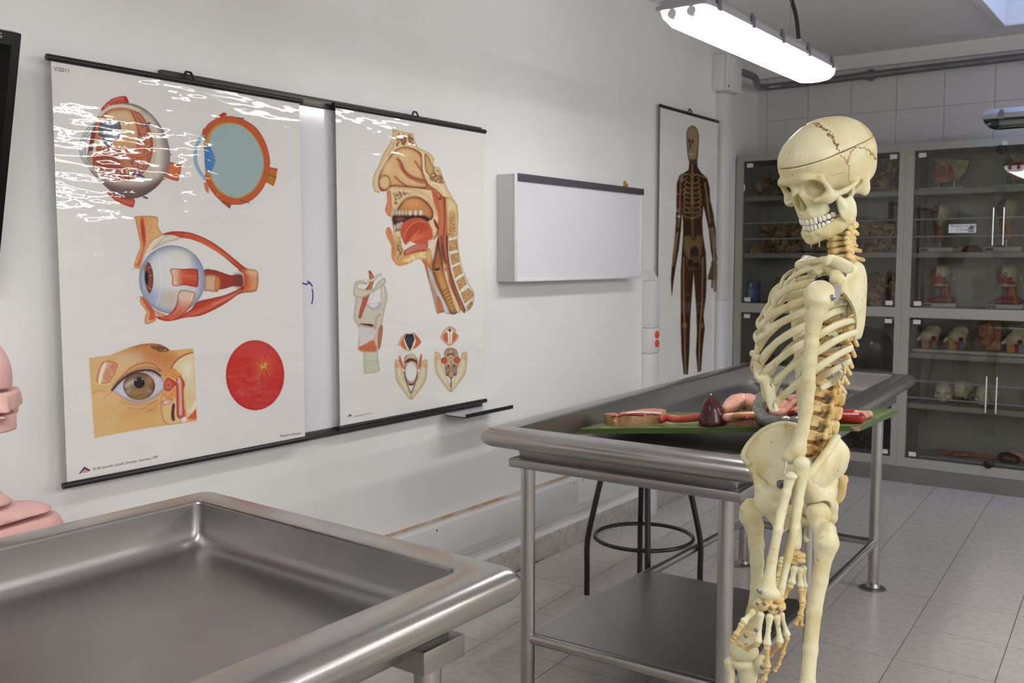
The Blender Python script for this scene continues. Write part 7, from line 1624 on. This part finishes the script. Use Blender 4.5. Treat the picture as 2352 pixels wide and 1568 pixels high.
# ---- ear models
f = Field((-.085, -.09, -.01), (.085, .09, .18), .004)
f.d = f.box((0, .02, .03), (.05, .05, .032), .006); f.add(f.ell((0, -.01, .09), (.060, .055, .05)), .015); f.add(f.ell((.02, .01, .13), (.05, .04, .035)), .015); f.sub(f.ell((.06, -.05, .15), (.04, .04, .04)), .006); f.add(f.cap((-.06, -.02, .075), (-.075, -.03, .06), .014, .01), .008)
V, Fq = f.mesh(1); er_me = npmesh('ear_block', V, Fq)
def er_col(V):
    n = len(V); C = sel(n, (200, 190, 156)); x, y, z = V.T
    C[z < .052] = (190, 140, 58); C[(np.hypot(x-.03, z-.075) < .015) & (y < 0)] = (140, 34, 36); C[(x > .0) & (x < .022) & (z < .06)] = (150, 34, 36); C[(x >= .022) & (x < .048) & (z < .062)] = (116, 132, 150); C[(z > .13) & (y > .0)] = (150, 120, 90)
    return C
paint(er_me, er_col); er_me.materials.append(m_paint)
def inner_ear(label):
    t = thing('inner_ear_model', label, 'model', (0, 0, 0), 'inner ear models'); obj_at('bone_block', er_me, t, (0, 0, .018))
    MB().box((-.10, -.09, 0), (.098, .09, .018)).build('base', m_base, t, bevel=.002)
    a = np.linspace(0, 2*math.pi, 14, endpoint=False); MB().tube(np.stack([-.005+.016*np.cos(a), np.full(14, -.02), .152+.016*np.sin(a)], 1), .004, 8, closed=True).build('canal_loop', mat('canal_pale', rgb(206, 196, 168), .4), t)
    return t
def cp3(x, y): return on(2070+x/5.6, 580+y/5.6, 1, YS)
lab = ['ivory inner ear model on a white base, leftmost on its shelf', 'ivory inner ear model on a white base, second from the left', 'ivory inner ear model on a white base at the right picture edge']
t = inner_ear(lab[0]); put(t, cp3(370, 1260)[0], .856, s=.97)
for l_, x in ((lab[1], 720), (lab[2], 1470)):
    c = copy_tree(t); tag(c, l_, 'model', 'inner ear models'); put(c, cp3(x, 1260)[0], .856, s=.97)
t = thing('outer_ear_model', 'large flesh-coloured ear model between the inner ear models', 'model', (cp3(1120, 1280)[0], YS, .856))
EX = cp3(1120, 1280)[0]
f = Field((-.10, -.08, .0), (.10, .09, .22), .004); f.d = f.box((.02, .03, .10), (.05, .035, .095), .012); f.add(f.ell((-.012, -.02, .115), (.050, .022, .080)), .012); f.sub(f.ell((-.02, -.045, .12), (.028, .022, .05)), .008); f.add(f.cap((-.042, -.035, .16), (.02, -.04, .185), .010, .010), .006); f.add(f.cap((-.045, -.03, .15), (-.045, -.03, .09), .009, .009), .006); f.add(f.cap((-.0, -.035, .15), (-.012, -.035, .085), .008, .008), .006); f.sub(f.ell((-.045, -.03, .085), (.014, .03, .014)), .004)
V, Fq = f.mesh(1); er = npobj('auricle', V+np.array([EX, YS, .874]), Fq, mat('ear_skin', rgb(186, 122, 88), .5, c2=rgb(170, 106, 76), scale=20), t)
MB().box((EX-.095, YS-.09, .856), (EX+.10, YS+.09, .8738)).build('base', m_base, t, bevel=.002)
# ---- skulls on the lower shelf
f = Field((-98, -76, -60), (116, 76, 126), 4.5); make_skull(f); V, Fq = f.mesh(1); V = V*.001; ls_me = npmesh('skull', V[:, [1, 0, 2]]*np.array([-1, -1, 1]), Fq[:, ::-1] if False else Fq); ls_me.materials.append(mat('skull_cream', rgb(232, 228, 206), .5, c2=rgb(214, 206, 176), scale=30))
def lskull(x, z, y, rz, label, s=1.):
    o = bpy.data.objects.new('skull', ls_me); COL.objects.link(o); tag(o, label, 'skull', 'cream skulls on the lower shelf'); put(o, x, z, y, rz, s); return o
zsk = .5265+.05
lskull(on(2168, 905, 1, 6.76)[0], zsk, 6.76, .1, 'cream skull facing forward, left on the lower shelf', .82)
lskull(on(2268, 912, 1, 6.76)[0], zsk, 6.76, -.35, 'cream skull turned a little right behind the door handles', .84)
lskull(on(2206, 890, 1, 6.86)[0]+.01, zsk, 6.875, 2.6, 'cream skull seen from behind between two others', .8)
lskull(on(2320, 905, 1, 6.86)[0]+.14, zsk, 6.87, .6, 'cream skull at the far right of the lower shelf', .8)
# ---- flat digestive model on the cabinet floor
def cp4(x, y): return on(2050+x/4.9, 840+y/4.9, 1, 6.74)
t = thing('digestive_model', 'small digestive tract model on a grey board at the cabinet bottom', 'model', (1.45, 6.78, .166))
bz = .168
MB().box((cp4(330, 1080)[0], 6.655, bz), (1.99, 6.93, bz+.014)).build('board', mat('grey_board', rgb(160, 164, 164), .35), t, bevel=.002)
hx = cp4(470, 1030)[0]
bone('head_section', [('e', (hx+.05, 6.80, bz+.025), (.05, .05, .018)), ('e', (hx+.15, 6.80, bz+.025), (.06, .05, .018)), ('c', (hx+.2, 6.8, bz+.025), (hx+.24, 6.8, bz+.025), .018, .014)], mat('organ_pink', rgb(186, 120, 92), .4, c2=rgb(156, 74, 58), scale=40), h=.004, parent=t)
MB().tube(crom([(hx+.22, 6.8, bz+.026), (hx+.3, 6.8, bz+.022), (hx+.42, 6.79, bz+.026)], 6), .011, 10).build('oesophagus', mat('organ_orange', rgb(190, 96, 50), .4), t)
bone('liver', [('e', (hx+.43, 6.73, bz+.045), (.055, .05, .038)), ('e', (hx+.47, 6.72, bz+.04), (.04, .04, .033))], m_liver, h=.004, parent=t)
bone('stomach', [('c', (hx+.45, 6.82, bz+.05), (hx+.56, 6.82, bz+.045), .03, .026)], m_pink, h=.004, parent=t)
a = np.linspace(.3, 5.8, 60); MB().tube(np.stack([hx+.66+.07*np.cos(a), 6.77+.05*np.sin(a), np.full(60, bz+.035)], 1), .018+.004*np.abs(np.sin(a*7)), 10).build('large_intestine', mat('organ_brown', rgb(104, 66, 58), .4), t)
for q in range(5): MB().ell((hx+.64+.018*(q % 3), 6.76+.02*(q//3), bz+.036), (.016, .013, .014), 10, 8).build('small_intestine', m_pink, t)

# ================================================================ cabinet of loose brown bones
m_obone = mat('old_bone', rgb(186, 154, 112), .6, c2=rgb(130, 92, 60), scale=40, detail=5, c3=rgb(176, 150, 108), s3=60, lo3=.55, hi3=.7)
protos = []
f = Field((-.05, -.05, -.04), (.05, .06, .04), .0035); f.d = f.ell((0, -.018, 0), (.022, .018, .016)); 
for s_ in (1, -1): f.add(f.cap((s_*.014, .0, 0), (s_*.036, .012, .004), .007, .006), .006); f.add(f.cap((s_*.012, .006, 0), (0, .024, -.004), .006, .006), .006)
f.add(f.cap((0, .022, -.004), (0, .046, -.016), .006, .006), .006); f.sub(f.cap((0, .006, -.05), (0, .006, .05), .009, .009), .003); V, Fq = f.mesh(1); protos.append(('loose_vertebra', npmesh('loose_vertebra', V, Fq), .018, 'brown loose vertebra in the pile'))
f = Field((-.13, -.03, -.03), (.13, .03, .03), .004); f.d = f.cap((-.1, 0, 0), (.1, 0, 0), .010, .011); f.add(f.ell((-.105, .006, 0), (.018, .02, .016)), .008); f.add(f.ell((.105, 0, 0), (.018, .022, .017)), .008); V, Fq = f.mesh(1); protos.append(('loose_long_bone', npmesh('loose_long_bone', V, Fq), .018, 'brown loose long bone in the pile'))
f = Field((-.05, -.05, -.04), (.05, .05, .04), .004); f.d = f.ell((0, 0, 0), (.034, .030, .024)); f.add(f.ell((.022, .012, .006), (.016, .016, .018)), .01); f.sub(f.ell((-.02, -.028, .01), (.016, .016, .016)), .006); f.sub(f.ell((.018, -.02, .02), (.01, .01, .012)), .004); V, Fq = f.mesh(1); protos.append(('loose_bone_fragment', npmesh('loose_bone_fragment', V, Fq), .024, 'brown knobbly loose bone in the pile'))
f = Field((-.06, -.05, -.02), (.06, .05, .05), .004); f.d = f.ell((0, 0, .0), (.05, .042, .042)); f.sub(f.ell((0, 0, -.006), (.044, .036, .036)), .003); f.isect(-f.plane((0, 0, -.004), (0, 0, 1)), .003); V, Fq = f.mesh(1); protos.append(('skull_fragment', npmesh('skull_fragment', V, Fq), .008, 'curved brown skull fragment in the pile'))
for p_ in protos: p_[1].materials.append(m_obone)
rs = np.random.default_rng(11)
shelf_words = {1.9065: 'on the top shelf', 1.5065: 'on the second shelf', 1.1515: 'on the middle rail', .7165: 'on the lower shelf'}
def pile(xa, xb, z0, rows, n, kinds, gap=None, yr=(6.70, 6.88)):
    for r in range(rows):
        for i in range(n):
            kd = kinds[int(rs.integers(len(kinds)))]; nm, me, hz, lb = protos[kd]
            x = xa+(xb-xa)*(i+.5+rs.normal()*.12)/n; y = yr[0]+(yr[1]-yr[0])*rs.random()
            o = bpy.data.objects.new(nm, me); COL.objects.link(o)
            o.location = (x, y, z0+hz*1.15+r*.052+abs(rs.normal())*.004); o.rotation_euler = (((rs.normal()*.3, rs.normal()*.3, rs.random()*6.28) if r == 0 else (rs.random()*6.28, rs.random()*6.28, rs.random()*6.28)) if kd != 1 else (0, rs.normal()*.1, rs.normal()*.35)); s_ = .9+.35*rs.random(); o.scale = (s_,)*3
            tag(o, lb+' '+shelf_words[z0]+' of the left cabinet', 'bone', 'loose brown bones '+shelf_words[z0])
pile(-.09, .16, 1.9065, 3, 5, (0, 2, 0)); pile(.2, .42, 1.9065, 1, 2, (1, 1)); pile(.55, .87, 1.9065, 4, 6, (0, 2, 3))
pile(-.09, .45, 1.5065, 4, 10, (0, 2, 2, 3)); pile(.52, .87, 1.5065, 4, 8, (0, 2, 3, 0))
pile(.02, .42, 1.1515, 3, 7, (0, 2, 0)); pile(.5, .87, 1.1515, 4, 8, (0, 2, 3))
pile(-.10, .12, .7165, 1, 3, (3, 2))
# blue box with a printed skeleton, plastic bags
p = on(1724, 670, 1, 6.70); bxb = thing('blue_box', 'small blue printed carton standing at the left on the middle rail', 'box', (p[0], 6.70, 1.151))
MB().box((p[0]-.045, 6.70, 1.151), (p[0]+.05, 6.76, 1.30)).build('carton', mat('carton_blue', rgb(54, 88, 156), .4), bxb, bevel=.001)
m_bp = mat('carton_print', rgb(190, 196, 190), .5)
ill = MB().ell((p[0], 6.6996, 1.275), (.012, .0006, .016), 14, 8).build('skull_print', m_bp, bxb)
for q in range(5): MB().box((p[0]-.022, 6.6992, 1.238-q*.012), (p[0]+.022, 6.6998, 1.245-q*.012)).build('rib_print', m_bp, bxb)
MB().box((p[0]-.004, 6.6991, 1.19), (p[0]+.004, 6.6997, 1.26)).build('spine_print', m_bp, bxb); MB().box((p[0]-.04, 6.6992, 1.152), (p[0]+.0, 6.6998, 1.168)).build('price_tag', m_label, bxb)
def bag(x, y, z, r, label, mt, seed):
    f = Field((-r[0]*1.3, -r[1]*1.3, -.01), (r[0]*1.3, r[1]*1.3, r[2]*2.4), .006); f.d = f.ell((0, 0, r[2]*.9), (r[0], r[1], r[2]))
    g = np.random.default_rng(seed)
    for _ in range(9): c_ = g.normal(0, .55, 3)*np.array(r); f.add(f.ell((c_[0], c_[1], r[2]*.9+c_[2]*.8), np.array(r)*(.3+.25*g.random())), .02)
    for _ in range(6): c_ = g.normal(0, .8, 3)*np.array(r); f.sub(f.cap((c_[0], c_[1], 0), (c_[0]*.6, c_[1]*.6, r[2]*2.4), .008, .008), .02)
    f.isect(-f.plane((0, 0, 0), (0, 0, 1)), .003); f.isect(f.plane((0, r[1]*.95, 0), (0, 1, 0)), .003); f.isect(f.plane((r[0]*1.15, 0, 0), (1, 0, 0)), .003); f.isect(f.plane((-r[0]*1.15, 0, 0), (-1, 0, 0)), .003)
    V, Fq = f.mesh(1); return nptop('plastic_bag', V+np.array([x, y, z]), Fq, mt, label, 'bag', 'plastic bags in the left cabinet')
m_bagb = mat('black_bag', rgb(30, 30, 33), .2, bump=.5, bscale=9); m_bagw = mat('clear_bag', rgb(150, 152, 156), .22, bump=.5, bscale=9)
bag(.28, 6.86, 1.151, (.13, .08, .14), 'greyish clear plastic bag on the middle rail of the left cabinet', m_bagw, 4)
bag(.70, 6.80, .7165, (.17, .11, .15), 'black plastic bag on the lower shelf right of the skeleton', m_bagb, 5); bag(.30, 6.84, .7165, (.13, .1, .12), 'black plastic bag on the lower shelf behind the ribs', m_bagb, 6)
bag(.70, 6.80, .166, (.17, .11, .18), 'big black plastic bag on the floor of the left cabinet', m_bagb, 7); bag(.25, 6.82, .166, (.18, .11, .16), 'black plastic bag in the left cabinet behind the far table', m_bagb, 8)
